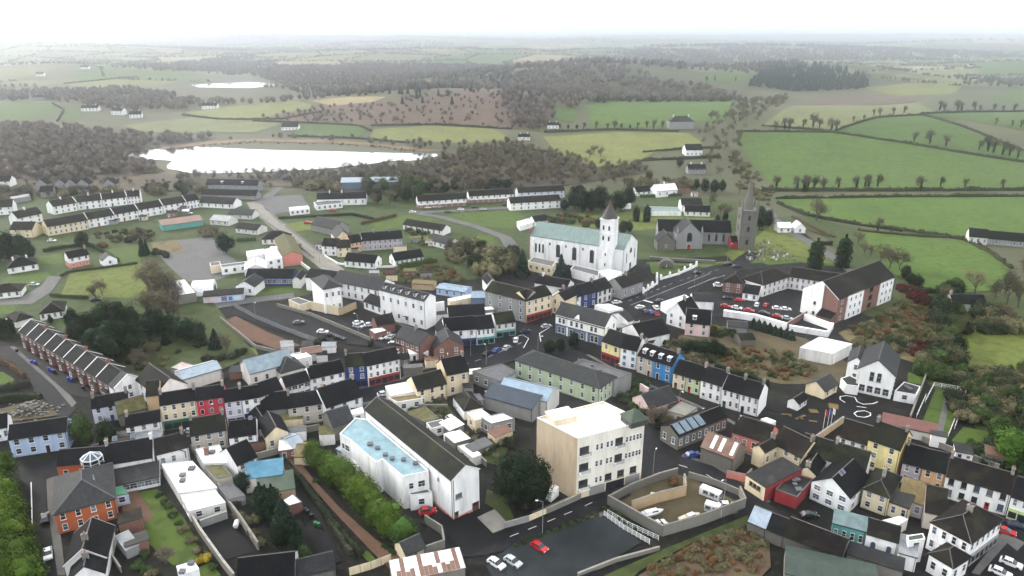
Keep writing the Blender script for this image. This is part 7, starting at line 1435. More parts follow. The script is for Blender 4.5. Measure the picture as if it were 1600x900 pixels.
hedge('square hedge round the garden of the arched new house', [(765, 790), (1000, 785), (1225, 775)], 2, 1.6, 'hedge_dark', far=True, dens=4); hedge('garden hedge behind the arched new house', [(765, 745), (900, 735), (1000, 725), (1100, 720), (1225, 720)], 2, 1.6, 'hedge_dark', far=True, dens=4)
tile(1200, 40, 3.75); farhouse('white farm sheds hazy beyond the yellow field', 1295, 318, 26, 10, 4, nb=0, chim=0); farhouse('white house hazy near the conifer hill', 1195, 325, 16, 9, 4.5); farhouse('tiny white house far beyond the conifer hill', 120, 200, 18, 10, 5); farhouse('tiny pale farm far across the plain', 1130, 185, 34, 12, 5, nb=0, chim=0); farhouse('tiny white house on the hazy plain by trees', 1190, 245, 18, 10, 5)
# ================================================================== planting in and around the town
def many(kind, label, group, items, wide=1.0):
    for it in items: tree(kind, it[:2], it[2], label, group, wide=it[3] if len(it) > 3 else wide)
tile(0, 620, 3.215)
many('leafy', 'tall yellow-green tree in the thick row beside the black road', 'green trees beside the black road', [(10, 430, 9, 1.1), (-40, 500, 9, 1.2), (45, 540, 9, 1.1), (-10, 620, 9, 1.2), (70, 650, 9, 1.1), (15, 740, 9, 1.2), (95, 770, 9, 1.1), (40, 860, 9, 1.2), (125, 880, 9, 1.1), (140, 980, 9, 1.1), (60, 980, 9, 1.2), (-60, 720, 9, 1.2), (-50, 860, 9, 1.2), (-20, 960, 9, 1.2)])
tree('mid', (420, 235), 10, 'tall dark green tree beside the pale blue house', wide=.85); tree('mid', (448, 250), 6, 'smaller lighter green tree at the foot of the tall dark green one', wide=.9); tree('evergreen', (548, 250), 8.5, 'round dark evergreen before the white three-window house', wide=1.1)
tree('bare', (835, 845), 5.5, 'bare round shrub-like tree at the end of the back lawn', wide=1.3); tree('shrub_yellow', (1020, 835), 3, 'yellow flowering bush by the garden wall', wide=1.2); tree('evergreen', (1228, 480), 6, 'dark bush tree beside the grey felt outhouse')
many('shrub', 'low green bush round the back lawn', 'bushes round the back lawn', [(635, 665, 3), (800, 500, 2.2), (825, 535, 2.2), (870, 600, 2.6), (845, 560, 2.4), (725, 800, 2.4), (700, 860, 3), (735, 880, 2.6), (900, 640, 2), (1075, 860, 2)]); many('shrub_brown', 'brown leafless bush along the long garden wall', 'brown bushes by the garden wall', [(930, 680, 2.6), (965, 730, 2.6), (990, 780, 2.4), (760, 900, 2.6), (690, 740, 2.2), (560, 730, 2.2), (580, 690, 2)])
hedge('scruffy dark hedge below the grey felt outhouse', [(1160, 560), (1240, 530), (1286, 560)], 2, 2, 'hedge_dark'); many('shrub_brown', 'tangled brown bush between the yard wall and the conifers', 'tangle by the conifers', [(1200, 600, 3), (1240, 640, 3), (1270, 700, 3), (1290, 620, 3), (1300, 740, 3)])
tile(400, 620, 3.215)
many('leafy', 'clipped yellow-green tree in the row between the dirt lane and the turquoise annexe', 'tree row along the dirt lane', [(312 + 27 * i + rnd.uniform(-14, 14), 345 + 25.5 * i + rnd.uniform(-9, 9), rnd.uniform(6.6, 9.6), rnd.uniform(.85, 1.25)) for i in range(15)] + [(290, 330, 6.5, 1.0)]); tree('bright', (740, 745), 8, 'rounder brighter green tree at the end of the lane row', wide=1.1)
many('cypress', 'narrow dark cypress in the group below the blue-roofed shed', 'cypresses below the blue shed', [(35, 600, 9), (62, 610, 10), (95, 620, 9.5)], 1.15); tree('conifer', (145, 700), 10, 'broad dark blue-green conifer in the yard', wide=1.3); tree('evergreen', (120, 760), 7, 'dark shrubby evergreen under the broad conifer'); tree('cypress', (215, 805), 7, 'shorter cypress beside the service yard', wide=1.3); tree('mid', (250, 830), 4.5, 'small light green conifer by the grey barn')
hedge('long clipped hedge along the dirt lane', [(170, 370), (230, 430), (330, 570), (430, 690), (530, 800)], 1.9, 2.0, 'hedge_dark'); hedge('low scrubby hedge on the service yard edge', [(290, 500), (360, 610), (430, 720), (480, 800)], 1.6, 1.8, 'hedge_field')
many('shrub', 'small green bush by the dirt lane mouth', 'bushes at the lane mouth', [(690, 790, 2), (650, 760, 2), (845, 640, 1.6), (300, 430, 1.6)]); many('shrub_brown', 'brown shrub in the yards behind the hall', 'brown shrubs behind the hall', [(1060, 200, 2.6), (1090, 230, 2.6), (1050, 250, 2.4), (1010, 60, 2), (870, 100, 2), (1110, 180, 2.4)])
tile(800, 620, 3.215)
many('evergreen', 'huge dark evergreen beside the cream apartment block', 'dark evergreens by the apartment block', [(70, 560, 16, 1.05), (120, 545, 12, 1.0), (-20, 520, 13, 1.0), (20, 480, 13, 1.0)]); many('shrub', 'green shrub in the low hedge of the gravel car park', 'shrubs along the gravel car park', [(20 + 40 * i, 752 - 15.5 * i, 1.5) for i in range(11)]); many('shrub', 'shrub between the stacked frames and the yard wall', 'shrubs by the frames', [(500, 590, 2), (540, 610, 2.2), (580, 640, 2), (620, 665, 1.8), (470, 575, 2)]); tree('shrub_rust', (800, 440), 3, 'rust coloured bush against the yard wall')
many('bare', 'thin bare tree behind the apartment block', 'bare trees behind the apartments', [(700, 150, 6), (740, 130, 6), (770, 155, 5), (690, 110, 6)], 1.3); many('shrub_dark', 'dark shrub behind the apartment block', 'dark shrubs behind the apartments', [(720, 150, 3), (760, 145, 3), (790, 150, 2.5), (735, 120, 3)])
def patch(poly, kinds, n_, h0, h1, labels, group):
    """trees are placed one by one; low scrub that nobody could count becomes one mass per kind"""
    pw = [P(*q(p_)) for p_ in poly]; x0, x1, y0, y1 = min(p_.x for p_ in pw), max(p_.x for p_ in pw), min(p_.y for p_ in pw), max(p_.y for p_ in pw); k = 0; g = 0; low = {}
    for i, kd in enumerate(kinds):
        if kd.startswith('shrub'): n_ += int(n_ * .5 / len(kinds))
    while k < n_ and g < 6000:
        g += 1; x, y = rnd.uniform(x0, x1), rnd.uniform(y0, y1)
        if not inside((x, y), pw): continue
        i = rnd.randrange(len(kinds)); k += 1
        if kinds[i].startswith('shrub') and kinds[i] in FIRST: low.setdefault(kinds[i], (labels[i], []))[1].append((x, y, -.05))
        else: tree(kinds[i], (x, y, 0), rnd.uniform(h0, h1), labels[i], group, wide=rnd.uniform(1.0, 1.5), raw=True)
    for kd, (lb, pts) in low.items(): scatter_gn('scrub', pts, [FIRST[kd]], h0 * 1.1, h1 * 1.25, lb.replace(' bush ', ' bushes ').replace(' clump ', ' clumps '), group)
patch([(640, 900), (900, 760), (1170, 655), (1280, 730), (1280, 850), (1200, 900)], ['shrub_brown', 'shrub_rust', 'shrub_brown'], 70, 1.0, 2.0, ['brown bramble clump on the rough patch', 'rusty bramble clump on the rough patch', 'brown bramble clump on the rough patch'], 'brambles on the rough patch')
tile(1200, 620, 3.215)
tree('bright', (1195, 335), 10, 'large bright green rounded tree beyond the fenced lawn', wide=1.2); tree('bright', (1280, 340), 11, 'second bright green tree crowding the larger one', wide=1.2); tree('mid', (1140, 210), 8, 'darker green tree behind the bright pair', wide=1.2)
patch([(930, 20), (1100, 0), (1286, 20), (1286, 60), (1110, 140), (940, 130)], ['shrub_dark', 'mid', 'shrub_brown'], 34, 3, 5.5, ['dark thicket bush beside the fenced lawn', 'green thicket tree beside the fenced lawn', 'brown thicket bush beside the fenced lawn'], 'thicket beside the fenced lawn'); patch([(980, 250), (1100, 230), (1286, 340), (1286, 390), (1150, 350), (1000, 300)], ['shrub_dark', 'shrub'], 26, 2, 4, ['dark bush in the belt behind the white houses', 'green bush in the belt behind the white houses'], 'bushes behind the white houses')
patch([(1286, 60), (1500, 60), (1500, 380), (1300, 340)], ['bright', 'mid', 'shrub_dark'], 16, 5, 9, ['bright green tree in the wood edge beyond the white houses', 'dull green tree in the wood edge beyond the white houses', 'dark bush in the wood edge beyond the white houses'], 'wood edge beyond the white houses')
tile(0, 440, 3.9125)
many('evergreen', 'large dark evergreen in the wooded garden behind the brick terrace', 'evergreens in the wooded garden', [(500, 420, 10), (580, 450, 12), (670, 445, 13), (760, 430, 13), (850, 410, 12), (900, 370, 11), (540, 340, 10), (640, 330, 14), (730, 320, 15), (810, 320, 13), (470, 360, 9), (1150, 375, 11), (1230, 385, 10), (1100, 350, 9), (930, 290, 9)], 1.1)
many('bare', 'large bare tree above the wooded garden', 'bare trees above the wooded garden', [(960, 240, 15), (1040, 260, 14), (1000, 130, 13), (900, 200, 10), (1090, 150, 10), (870, 520, 8), (960, 480, 8), (1390, 425, 8), (590, 120, 8)], 1.2); tree('conifer', (1320, 412), 9, 'light green conifer by the sand lot', wide=1.2); tree('conifer', (1015, 385), 5.5, 'small dark clipped conifer in the wooded garden', wide=1.5)
many('shrub_dark', 'dark shrub at the foot of the wooded garden', 'shrubs in the wooded garden', [(1270, 490, 4), (1340, 480, 4), (1420, 475, 4), (1480, 445, 4), (1090, 440, 3), (850, 540, 4), (800, 500, 4), (1240, 400, 5), (940, 430, 4)]); many('shrub_brown', 'brown shrub at the foot of the wooded garden', 'brown shrubs in the wooded garden', [(900, 520, 4), (930, 540, 3), (990, 520, 3), (840, 500, 4), (1010, 480, 3), (1060, 560, 3)])
many('cypress', 'dark cypress in the short row at the lane end', 'cypresses at the lane end', [(15, 320, 7), (45, 318, 7), (75, 318, 7)], 1.3); hedge('red-brown beech hedge beside the lane', [(-30, 480), (60, 520), (150, 590)], 2.2, 2.0, 'hedge_beech'); hedge('olive hedge beside the rubble yard', [(-30, 665), (90, 655), (190, 630)], 2.2, 2.4, 'hedge_field'); hedge('scruffy bank hedge above the rubble yard', [(-30, 740), (130, 715), (250, 720)], 2.4, 3.0, 'hedge_dark'); hedge('hedge at the far end of the brick terrace', [(0, 350), (60, 345), (120, 345)], 2.2, 1.8, 'hedge_dark'); tree('evergreen', (312, 258), 4, 'small round evergreen by the brown hipped bungalow')
hedge('roadside hedge of the yellow-green paddock', [(310, 90), (420, 100), (540, 105)], 1.5, 1.6, 'hedge_field')
b = MB(); rr = random.Random(4)
for i in range(160): x, y = rr.gauss(0, 3.5), rr.gauss(0, 2.2); s = rr.uniform(.15, .5); z = max(0, 1.6 - .25 * math.hypot(x, y)); b.box(x - s, x + s, y - s * .7, y + s * .7, z - .3, z + s)
p = P(*q((190, 785))); o = b.build('rubble', 'render_stone', None, (p.x, p.y, 0)); tag(o, 'heap of pale rubble in the yard above the pale blue house', kind='stuff')
tile(0, 260, 4.0)
many('evergreen', 'massive dark evergreen towering over the white bungalow', 'evergreens above the white bungalow', [(60, 590, 15), (140, 585, 14), (-10, 600, 15), (-70, 590, 14), (190, 580, 10)], 1.15); tree('evergreen', (522, 500), 9.5, 'round dark evergreen before the front terrace', wide=1.35); tree('evergreen', (1415, 545), 11, 'round dark evergreen beside the tarmac lot', wide=1.3); many('conifer', 'dark narrow conifer at the paddock corner', 'conifers at the paddock corner', [(895, 560, 10), (920, 550, 8)], .8); many('bare', 'large spreading bare tree beside the tarmac lot', 'bare trees by the tarmac lot', [(935, 800, 15), (1010, 830, 17), (1080, 830, 13), (980, 720, 13), (640, 805, 9)], 1.35); tree('shrub_rust', (650, 500), 4.5, 'rust-red bush beside the round dark evergreen', wide=1.4)
hedge('dark hedge behind the pink and white house', [(270, 535), (430, 508), (560, 495)], 2, 2, 'hedge_dark'); hedge('dark hedge running down to the paddock', [(560, 495), (650, 540), (740, 595)], 2, 2, 'hedge_dark'); hedge('low hedge round the paddock', [(380, 690), (430, 665), (640, 640), (860, 610)], 1.2, 1.2, 'hedge_field'); hedge('green hedge beside the round dark evergreen', [(1480, 470), (1600, 462)], 2, 2.5, 'leaf_mid')
patch([(600, 420), (1000, 390), (1000, 440), (880, 500), (620, 480)], ['shrub_brown', 'shrub_dark'], 26, 2, 3.5, ['brown bush on the allotments', 'dark bush on the allotments'], 'bushes on the allotments'); patch([(960, 530), (1060, 540), (1050, 570), (960, 560)], ['shrub_dark'], 6, 2, 3, ['dark bush at the tarmac lot edge'], 'bushes at the lot edge'); patch([(1260, 390), (1350, 400), (1340, 470), (1280, 450)], ['shrub_brown'], 8, 3, 5, ['brown bush behind the round evergreen'], 'brown bushes behind the evergreen')
patch([(-40, 150), (700, 150), (720, 190), (300, 200), (-40, 230)], ['bare', 'shrub_dark', 'shrub_brown'], 34, 3.5, 7, ['bare tree among the marsh-edge houses', 'dark bush among the marsh-edge houses', 'brown bush among the marsh-edge houses'], 'planting among the marsh-edge houses'); patch([(880, 150), (1260, 130), (1250, 180), (900, 190)], ['bare', 'evergreen', 'shrub_brown'], 20, 4, 8, ['bare tree by the lake road', 'evergreen by the lake road', 'brown bush by the lake road'], 'planting by the lake road')
tile(400, 260, 4.0)
patch([(660, 120), (900, 110), (1060, 110), (1180, 150), (980, 235), (700, 250)], ['bare', 'evergreen', 'bare', 'mid'], 44, 7, 11, ['bare tree in the belt behind the club', 'dark evergreen in the belt behind the club', 'bare tree in the belt behind the club', 'dull green tree in the belt behind the club'], 'tree belt behind the club'); patch([(220, 110), (520, 110), (520, 160), (260, 170)], ['bare', 'shrub_brown'], 14, 5, 9, ['bare tree by the tarmac lot and warehouse', 'brown bush by the tarmac lot and warehouse'], 'trees by the warehouse')
patch([(1060, 140), (1590, 120), (1590, 150), (1330, 170), (1070, 175)], ['bare', 'evergreen'], 26, 6, 9, ['bare tree behind the estate terraces', 'evergreen behind the estate terraces'], 'trees behind the estate terraces')
hedge('brown hedge across the estate green', [(660, 365), (760, 340), (875, 312)], 1.8, 1.8, 'hedge_beech'); hedge('dark hedge behind the estate green', [(470, 312), (600, 305), (740, 335)], 1.8, 1.8, 'hedge_dark'); hedge('clipped dark green hedge beside the white cottages', [(890, 645), (1010, 620), (1130, 595)], 3, 3, 'leaf_mid'); hedge('hedge along the pavilion lawn', [(140, 330), (330, 318), (480, 310)], 1.5, 1.5, 'hedge_dark')
patch([(860, 640), (1050, 620), (1250, 640), (1300, 720), (1020, 740), (760, 680)], ['shrub_rust', 'shrub_brown', 'shrub_brown'], 40, 1.5, 3, ['rusty bush on the waste ground', 'brown bush on the waste ground', 'brown bush on the waste ground'], 'scrub on the waste ground'); patch([(1180, 500), (1440, 560), (1440, 700), (1250, 640)], ['bare', 'shrub_brown', 'evergreen'], 24, 5, 10, ['bare tree on the bank below the church', 'brown bush on the bank below the church', 'dark evergreen on the bank below the church'], 'trees on the bank below the church'); patch([(930, 400), (1100, 410), (1060, 520), (960, 470)], ['shrub_brown', 'shrub'], 14, 1.5, 3, ['brown garden bush behind the grey terrace', 'green garden bush behind the grey terrace'], 'garden bushes behind the grey terrace'); patch([(1440, 560), (1600, 520), (1700, 640), (1600, 680), (1450, 700)], ['shrub_brown', 'bare', 'shrub_dark'], 26, 3, 7, ['brown bush beside the white church', 'bare tree beside the white church', 'dark bush beside the white church'], 'planting beside the white church')
tile(800, 260, 4.0)
many('evergreen', 'tall dark pine in the clump behind the white church', 'pines behind the white church', [(390, 270, 15), (440, 285, 16), (500, 290, 16), (560, 280, 15), (620, 290, 14), (680, 280, 14), (730, 250, 14), (420, 240, 15), (540, 240, 14), (330, 280, 9)], 1.1); many('conifer', 'dark conifer in front of the white church wall', 'conifers before the white church', [(65, 690, 13), (305, 710, 14), (350, 720, 8)], 1.05); many('cypress', 'narrow dark yew standing in the hill meadow', 'yews in the hill meadow', [(775, 342, 10), (842, 345, 10), (1280, 375, 8), (1330, 360, 8)], 1.3)
many('evergreen', 'dark evergreen beside the stone church and steeple', 'evergreens by the steeple', [(1545, 392, 16), (1600, 385, 12), (690, 425, 9), (730, 420, 8), (540, 390, 7), (1200, 165, 10), (1260, 175, 11), (1310, 160, 10), (1150, 150, 9), (850, 110, 9)], 1.0); many('bare', 'bare tree on the slope around the churches', 'bare trees around the churches', [(610, 310, 11), (1240, 250, 10), (1300, 310, 10), (1340, 330, 9), (1420, 170, 9), (1500, 180, 9), (960, 120, 8), (700, 130, 8), (560, 120, 9), (640, 110, 9)], 1.2)
hedge('clipped hedge on the hill below the evergreens', [(800, 195), (1060, 185)], 2.2, 2.0, 'leaf_mid'); patch([(140, 330), (330, 300), (560, 330), (500, 380), (250, 380)], ['shrub_rust', 'shrub_brown', 'shrub'], 24, 2, 4, ['rust bush on the bank behind the white church', 'brown bush on the bank behind the white church', 'green bush on the bank behind the white church'], 'bushes behind the white church'); patch([(700, 120), (1100, 110), (1160, 140), (760, 150)], ['bare', 'shrub_brown'], 26, 4, 8, ['bare tree in the hill gardens', 'brown bush in the hill gardens'], 'hill gardens')
tile(1200, 260, 4.0)
tree('cypress', (290, 640), 15, 'broad dark cypress on the graveyard lawn', wide=1.4); tree('cypress', (462, 628), 17, 'taller dark cypress near the lane end', wide=1.3); many('bare', 'bare tree beside the apartments and the lower field', 'bare trees beside the lower field', [(700, 610, 11), (760, 640, 12), (820, 650, 11), (560, 485, 8), (640, 570, 8), (600, 550, 7)], 1.3); many('evergreen', 'dark evergreen behind the apartment gable', 'evergreens behind the apartments', [(855, 705, 7), (930, 765, 7), (890, 740, 6)], 1.2); tree('bare', (1290, 795), 12, 'round bare tree at the bottom of the lower field', wide=1.4); many('bare', 'tall bare tree by the old cottage', 'bare trees by the old cottage', [(1490, 870, 16), (1560, 880, 14), (1420, 820, 9), (1600, 700, 12)], 1.2); hedge('dark hedge across the graveyard lawn', [(300, 490), (400, 492)], 2.2, 2, 'hedge_dark'); hedge('brown hedge along the lane past the lodges', [(150, 320), (240, 370), (380, 440), (420, 450)], 1.8, 2, 'hedge_beech'); hedge('hedge dividing the lower fields below the farm range', [(560, 400), (700, 420), (960, 440), (1130, 445), (1240, 450)], 1.6, 2.4, 'hedge_field'); hedge('hedge beside the lower field', [(1290, 470), (1420, 560), (1500, 630)], 1.4, 1.8, 'hedge_field'); hedge('overgrown hedge at the bottom of the lower field', [(880, 790), (1000, 790), (1120, 800)], 2.5, 3, 'hedge_dark')
tile(1200, 440, 3.9125)
patch([(770, 30), (930, 50), (1010, 150), (900, 150)], ['shrub_red'], 30, 2, 3.2, ['dark red-leaved bush on the bank by the apartments'], 'red bushes on the bank'); patch([(870, 385), (1010, 375), (1015, 460), (890, 465)], ['shrub_red'], 18, 2, 3.2, ['dark red-leaved bush on the bank behind the school'], 'red bushes behind the school'); patch([(440, 315), (600, 260), (770, 180), (800, 130), (930, 160), (1050, 190), (1040, 370), (900, 420), (620, 350)], ['shrub_rust', 'shrub_brown', 'shrub_brown', 'shrub'], 150, 1.5, 3.2, ['rust brown bush on the rough bank', 'dull brown bush on the rough bank', 'dull brown bush on the rough bank', 'green bush on the rough bank'], 'scrub on the rough bank')
patch([(1060, 60), (1150, 60), (1180, 300), (1140, 560), (1040, 560), (1060, 300)], ['mid', 'evergreen', 'bare', 'shrub_dark'], 46, 5, 9, ['dull green tree in the belt behind the school', 'dark evergreen in the belt behind the school', 'bare tree in the belt behind the school', 'dark bush in the belt behind the school'], 'tree belt behind the school'); patch([(1280, 190), (1480, 170), (1560, 300), (1400, 330), (1290, 290)], ['bare', 'shrub_brown', 'shrub_dark'], 30, 3, 7, ['bare tree round the old cottage', 'brown bush round the old cottage', 'dark bush round the old cottage'], 'scrub round the old cottage'); patch([(900, 470), (1060, 470), (1060, 590), (960, 590)], ['shrub_brown', 'bare', 'shrub'], 26, 3, 6, ['brown bush behind the school lawn', 'bare tree behind the school lawn', 'green bush behind the school lawn'], 'scrub behind the school lawn'); patch([(1000, 590), (1250, 560), (1565, 560), (1565, 760), (1260, 700)], ['shrub_dark', 'shrub_brown', 'bare', 'mid'], 60, 2.5, 5.5, ['dark bush above the fenced lawn', 'brown bush above the fenced lawn', 'bare tree above the fenced lawn', 'green tree above the fenced lawn'], 'scrub above the fenced lawn')
patch([(500, 380), (880, 400), (870, 430), (560, 450)], ['shrub_brown', 'shrub_dark'], 24, 2, 4, ['brown bush between the hall and the school', 'dark bush between the hall and the school'], 'scrub by the school roofs')
tile(800, 440, 3.9125)
many('evergreen', 'dark evergreen bush in the overgrown plot behind the blue house', 'evergreens in the overgrown plot', [(1060, 440, 5), (1110, 440, 6), (1170, 445, 6), (1230, 450, 6), (1270, 455, 5)], 1.5); hedge('overgrown dark hedge behind the white end houses', [(1240, 545), (1380, 590), (1480, 620), (1560, 650)], 3, 3, 'leaf_dark'); patch([(930, 380), (1060, 380), (1230, 500), (1120, 520), (1000, 460)], ['shrub_brown', 'shrub_dark'], 24, 2, 3.5, ['brown bush behind the coloured terrace', 'dark bush behind the coloured terrace'], 'bushes behind the coloured terrace'); patch([(1180, 420), (1400, 420), (1650, 420), (1900, 560), (1700, 600), (1400, 560), (1250, 480)], ['shrub_brown', 'shrub_rust', 'shrub'], 90, 1, 2.2, ['brown tussock bush on the waste plot', 'rusty tussock bush on the waste plot', 'green tussock bush on the waste plot'], 'tussocks on the waste plot'); many('evergreen', 'dark clipped tree beside the bank forecourt', 'trees by the bank forecourt', [(230, 445, 7), (300, 430, 5), (375, 405, 6)], 1.2); tree('shrub_yellow', (1245, 285), 2.5, 'yellow bush in the cottage garden'); patch([(1200, 290), (1360, 300), (1360, 340), (1220, 340)], ['shrub', 'shrub_dark'], 10, 1.5, 2.5, ['green garden bush by the cottage', 'dark garden bush by the cottage'], 'cottage garden bushes'); patch([(660, 720), (790, 690), (900, 800), (960, 880), (830, 850)], ['shrub_brown', 'shrub_dark', 'shrub'], 20, 2, 3.5, ['brown bush behind the white flat roof', 'dark bush behind the white flat roof', 'green bush behind the white flat roof'], 'yard bushes below the coloured terrace'); patch([(740, 590), (830, 640), (790, 680), (700, 650)], ['shrub_dark', 'shrub'], 8, 1.5, 3, ['dark bush by the sage building end', 'green bush by the sage building end'], 'bushes by the sage building')
tile(1020, 390, 4.0)
many('conifer', 'dark green conifer in the clipped row below the white wall', 'conifer row below the white wall', [(625 + 34 * i, 490 + 10 * i, 4.2) for i in range(8)], 1.7)
tile(400, 440, 3.9125); many('shrub_dark', 'dark shrub in the roof garden among the street backs', 'shrubs among the street backs', [(395, 385, 5), (430, 400, 3), (700, 390, 3), (1200, 150, 4), (1240, 165, 4), (1290, 170, 3), (940, 560, 2)]); patch([(930, 780), (1080, 770), (1110, 850), (960, 840)], ['shrub', 'shrub_brown'], 12, 1.2, 2.2, ['green bush in the moss garden', 'brown bush in the moss garden'], 'moss garden bushes'); sheet('moss_garden', [(920, 790), (1060, 765), (1130, 850), (990, 860)], 'lawn_dull')
# ------------------------------------------------------------------ bins and yard clutter
bn = MB(); bn.extr([(-.28, .08), (.28, .08), (.34, 1.0), (-.34, 1.0)], -.3, .3); bn.box(-.33, .33, -.37, .37, 1.0, 1.08)
for k_, c_ in dict(blue=(.02, .05, .3), green=(.02, .12, .04), black=(.012, .012, .012)).items(): mat('bin_' + k_, c_, .5, .1, 1)
BIN = {k_: bn.data('bin', 'bin_' + k_) for k_ in ('blue', 'green', 'black')}
def bins(pts, where):
    for (x, y, c) in pts:
        p_ = P(*q((x, y))); o = link('wheelie_bin', BIN[c], None, (p_.x, p_.y, 0), rnd.uniform(0, 6.28), (1.15, 1.15, 1.15)); tag(o, '%s wheelie bin %s' % (c, where), 'bin', 'wheelie bins ' + where)
tile(0, 440, 3.9125); bins([(195, 500, 'blue'), (215, 505, 'blue'), (300, 545, 'blue'), (320, 555, 'blue'), (335, 560, 'black'), (420, 605, 'blue'), (440, 610, 'blue'), (105, 430, 'black'), (510, 660, 'black')], 'in front of the brick terrace')
tile(400, 620, 3.215); bins([(250, 580, 'black'), (262, 590, 'black'), (300, 650, 'green'), (315, 655, 'green'), (280, 610, 'black'), (640, 420, 'black'), (630, 410, 'black'), (860, 620, 'green')], 'in the service yards')
tile(800, 620, 3.215); bins([(250, 400, 'blue'), (265, 405, 'black'), (1000, 480, 'black')], 'by the apartment block')
# ------------------------------------------------------------------ sheds, lean-tos and low walls that fill the back yards
def yard(where, items):
    for x, y, w_, d_, h_, a, wl, rf in items:      # full-size photo pixels of the base centre, metres, degrees
        p_ = P(x, y); r_ = thing('shed', '%s-roofed small shed %s' % (dict(felt_black='black', felt_white='white', felt_grey='grey', sheet_rust='rusty', sheet_grey='grey sheet', slate='slate', moss_roof='mossy', sheet_blue='blue', slate_brown='brown slate', felt_green='green')[rf], where), 'shed', (p_.x, p_.y, 0), math.radians(a), 'small sheds ' + where)
        b = MB(); b.extr([(-d_ / 2, -.2), (d_ / 2, -.2), (d_ / 2, h_ + .35), (-d_ / 2, h_)], -w_ / 2, w_ / 2); b.build('wall', 'render_' + wl, r_); k_ = .35 / d_
        b = MB(); b.extr([(-d_ / 2 - .2, h_ - .2 * k_ + .02), (d_ / 2 + .1, h_ + .37 + .1 * k_), (d_ / 2 + .1, h_ + .5 + .1 * k_), (-d_ / 2 - .2, h_ + .13)], -w_ / 2 - .15, w_ / 2 + .15); b.build('roof', rf, r_)
        link('door', door_mesh(.9, 1.9, rnd.choice(DOORS)), r_, (-w_ / 4, -d_ / 2, .05)); link('window', win_mesh(.8, .8), r_, (w_ / 4, -d_ / 2, 1.0))
def spray(where, poly, n_, a0):
    pw = [P(*p_) for p_ in poly]; x0, x1, y0, y1 = min(p_.x for p_ in pw), max(p_.x for p_ in pw), min(p_.y for p_ in pw), max(p_.y for p_ in pw); done = []; g = 0; it = []
    while len(done) < n_ and g < 900:
        g += 1; v = Vector((rnd.uniform(x0, x1), rnd.uniform(y0, y1), 0))
        if not inside((v.x, v.y), pw) or any((v - e).length < 7 for e in done): continue
        done.append(v); px, py = proj(v); it.append((px, py, rnd.uniform(3.5, 7), rnd.uniform(3, 5), rnd.uniform(2.2, 3.4), a0 + rnd.choice((0, 90, 180)) + rnd.uniform(-6, 6), rnd.choice(['grey', 'concrete', 'offwhite', 'stone', 'white', 'brick', 'cream']), rnd.choice(['felt_black', 'slate', 'felt_grey', 'sheet_grey', 'sheet_rust', 'moss_roof', 'felt_black', 'slate_brown', 'felt_white'])))
    yard(where, it)
spray('in the yards behind the pinkish shops', [(395, 668), (445, 660), (520, 690), (470, 720), (400, 705)], 9, 15); spray('between the beige house and the tall hall', [(520, 640), (575, 632), (575, 655), (520, 672)], 4, 15); spray('behind the tall hall', [(690, 668), (740, 690), (790, 690), (770, 715), (720, 712)], 6, 40); spray('in the yards below the square', [(700, 600), (760, 590), (800, 610), (740, 640)], 6, 20)
spray('in the orange house garden', [(165, 838), (215, 822), (222, 880), (175, 890)], 4, 30); spray('behind the white three-window house', [(190, 690), (245, 682), (250, 692), (200, 702)], 3, 15); spray('behind the blue-grey hall', [(300, 590), (440, 560), (460, 570), (350, 600)], 5, 20); spray('below the coloured terrace', [(1000, 640), (1050, 630), (1140, 668), (1090, 672)], 4, -25); spray('behind the brick building', [(690, 500), (760, 490), (770, 505), (700, 512)], 4, 10); spray('behind the mauve house', [(1455, 690), (1500, 702), (1560, 722), (1540, 732), (1470, 705)], 5, -25); spray('by the factory', [(400, 400), (470, 388), (480, 400), (410, 412)], 3, 0)
spray('in the estate back gardens', [(480, 385), (700, 372), (720, 385), (640, 395), (500, 398)], 6, 0); spray('behind the front terrace', [(170, 345), (290, 328), (300, 336), (180, 352)], 6, 8); spray('in the hill gardens', [(1010, 300), (1100, 296), (1110, 306), (1010, 312)], 4, 0)
tile(0, 0, 1)
for pts, h_ in [([(690, 665), (735, 705), (760, 730)], 1.8), ([(735, 705), (800, 690)], 1.8), ([(600, 650), (620, 640), (700, 640)], 1.8), ([(410, 690), (500, 672)], 2), ([(395, 720), (470, 700)], 2), ([(160, 850), (190, 895)], 1.5), ([(1000, 640), (1060, 665), (1150, 700)], 1.8), ([(300, 600), (350, 590)], 1.8), ([(1440, 690), (1560, 735)], 1.8), ([(690, 520), (760, 505)], 1.8), ([(345, 500), (400, 545), (470, 560)], 1.4)]: wall('low grey block wall dividing back yards', pts, h_, .25, 'concrete', group='walls dividing the back yards')
patch([(690, 668), (740, 690), (800, 690), (780, 725), (720, 720)], ['shrub_brown', 'shrub_dark', 'shrub'], 26, 1.5, 3.5, ['brown bush in the yard behind the tall hall', 'dark bush in the yard behind the tall hall', 'green bush in the yard behind the tall hall'], 'yard growth behind the hall'); patch([(640, 625), (690, 615), (720, 650), (680, 660)], ['shrub', 'shrub_brown'], 14, 1, 2.4, ['green bush beside the pale yellow houses', 'brown bush beside the pale yellow houses'], 'growth by the pale yellow houses')
sheet('back_green', [(640, 632), (690, 620), (715, 655), (670, 662)], 'lawn_dull'); sheet('back_green', [(690, 668), (745, 690), (800, 692), (780, 728), (715, 718)], 'lawn_dull'); sheet('wooded_garden', [(110, 520), (330, 470), (400, 555), (300, 600), (210, 590)], 'lawn_dull')
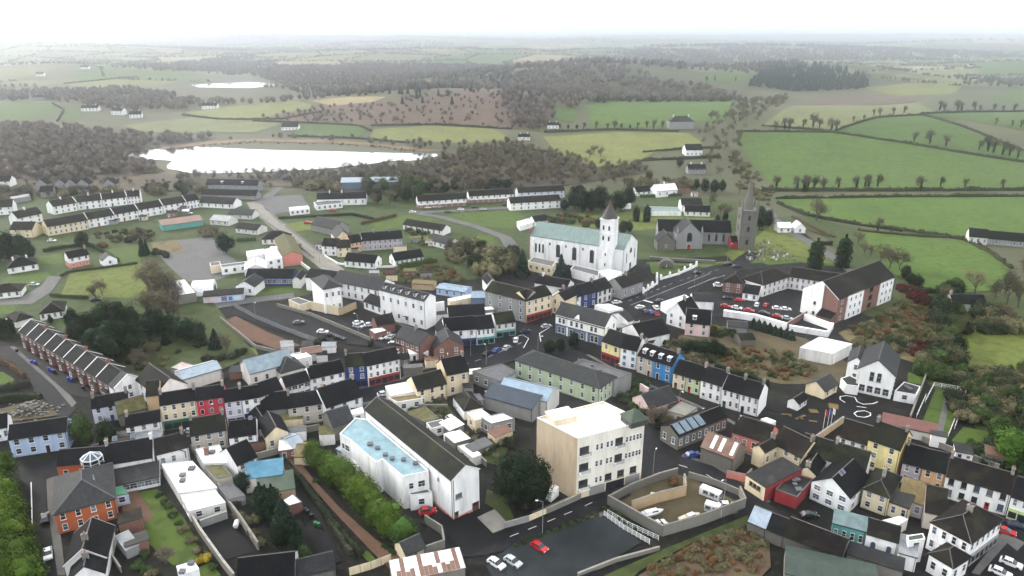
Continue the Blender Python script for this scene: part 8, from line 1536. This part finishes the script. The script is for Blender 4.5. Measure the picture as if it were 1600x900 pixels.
for x, y in [(330, 668), (470, 642), (700, 588), (760, 572), (900, 505), (1010, 470), (1085, 445), (960, 602), (1060, 645), (1150, 690), (1020, 745), (1130, 790), (400, 500), (560, 520), (450, 372), (500, 412), (720, 350), (120, 690)]:
    o = lamp((x, y), 7.5, 'slim grey street lamp along the town streets', 1.1, rnd.uniform(0, 6.28)); o['group'] = 'lamps along the town streets'
spray('between the car park and the shops', [(420, 545), (520, 548), (570, 560), (470, 578)], 6, 15); spray('around the brick building', [(615, 548), (690, 562), (665, 588), (600, 572)], 5, 10); spray('behind the bank', [(985, 505), (1040, 522), (1010, 545), (960, 520)], 4, -20); spray('behind the white wing', [(520, 430), (640, 425), (720, 440), (600, 440)], 5, 10)
tile(0, 440, 3.9125); many('evergreen', 'large dark evergreen in the wooded garden behind the brick terrace', 'evergreens in the wooded garden', [(420, 440, 9), (560, 500, 9), (700, 500, 10), (640, 480, 11), (980, 330, 11), (1060, 330, 10), (450, 300, 9), (880, 450, 9), (820, 470, 10)], 1.15)
tile(0, 0, 1)
for i, (x, y, a) in enumerate([(300, 676, 18), (325, 670, 18), (370, 662, 16), (420, 654, 16), (600, 618, 20), (655, 600, 24), (690, 585, 28), (820, 520, 30), (880, 500, 30), (935, 484, 25), (1000, 482, 30), (1030, 472, 30), (960, 588, -28), (1005, 608, -28), (1060, 632, -28), (1120, 660, -28), (590, 530, -20), (620, 536, -20), (560, 512, -20), (150, 470, 20), (520, 330, 0), (700, 332, 0), (1180, 500, -10)]):
    c = ('silver', 'black', 'white', 'grey', 'red', 'darkblue')[i * 5 % 6]; car((x, y), a, c, '%s car parked at the kerb of the town streets' % c, 'cars at the kerb of the town streets')
# ------------------------------------------------------------------ haze
def haze():
    b = MB(); b.box(-43000, 43000, -3000, 46000, -1.5, 150)
    m = bpy.data.materials.new('haze'); m.use_nodes = True; n = m.node_tree.nodes; n.remove(n['Principled BSDF'])
    v = n.new('ShaderNodeVolumePrincipled'); v.inputs['Density'].default_value = HAZE; v.inputs['Color'].default_value = (.88, .92, 1, 1); v.inputs['Anisotropy'].default_value = .955
    m.node_tree.links.new(v.outputs[0], n['Material Output'].inputs['Volume']); MATS['haze'] = m
    o = b.build('haze', 'haze'); tag(o, kind='stuff'); o['label'] = 'pale winter haze over the whole countryside'
HAZE = 3.6e-4
haze()
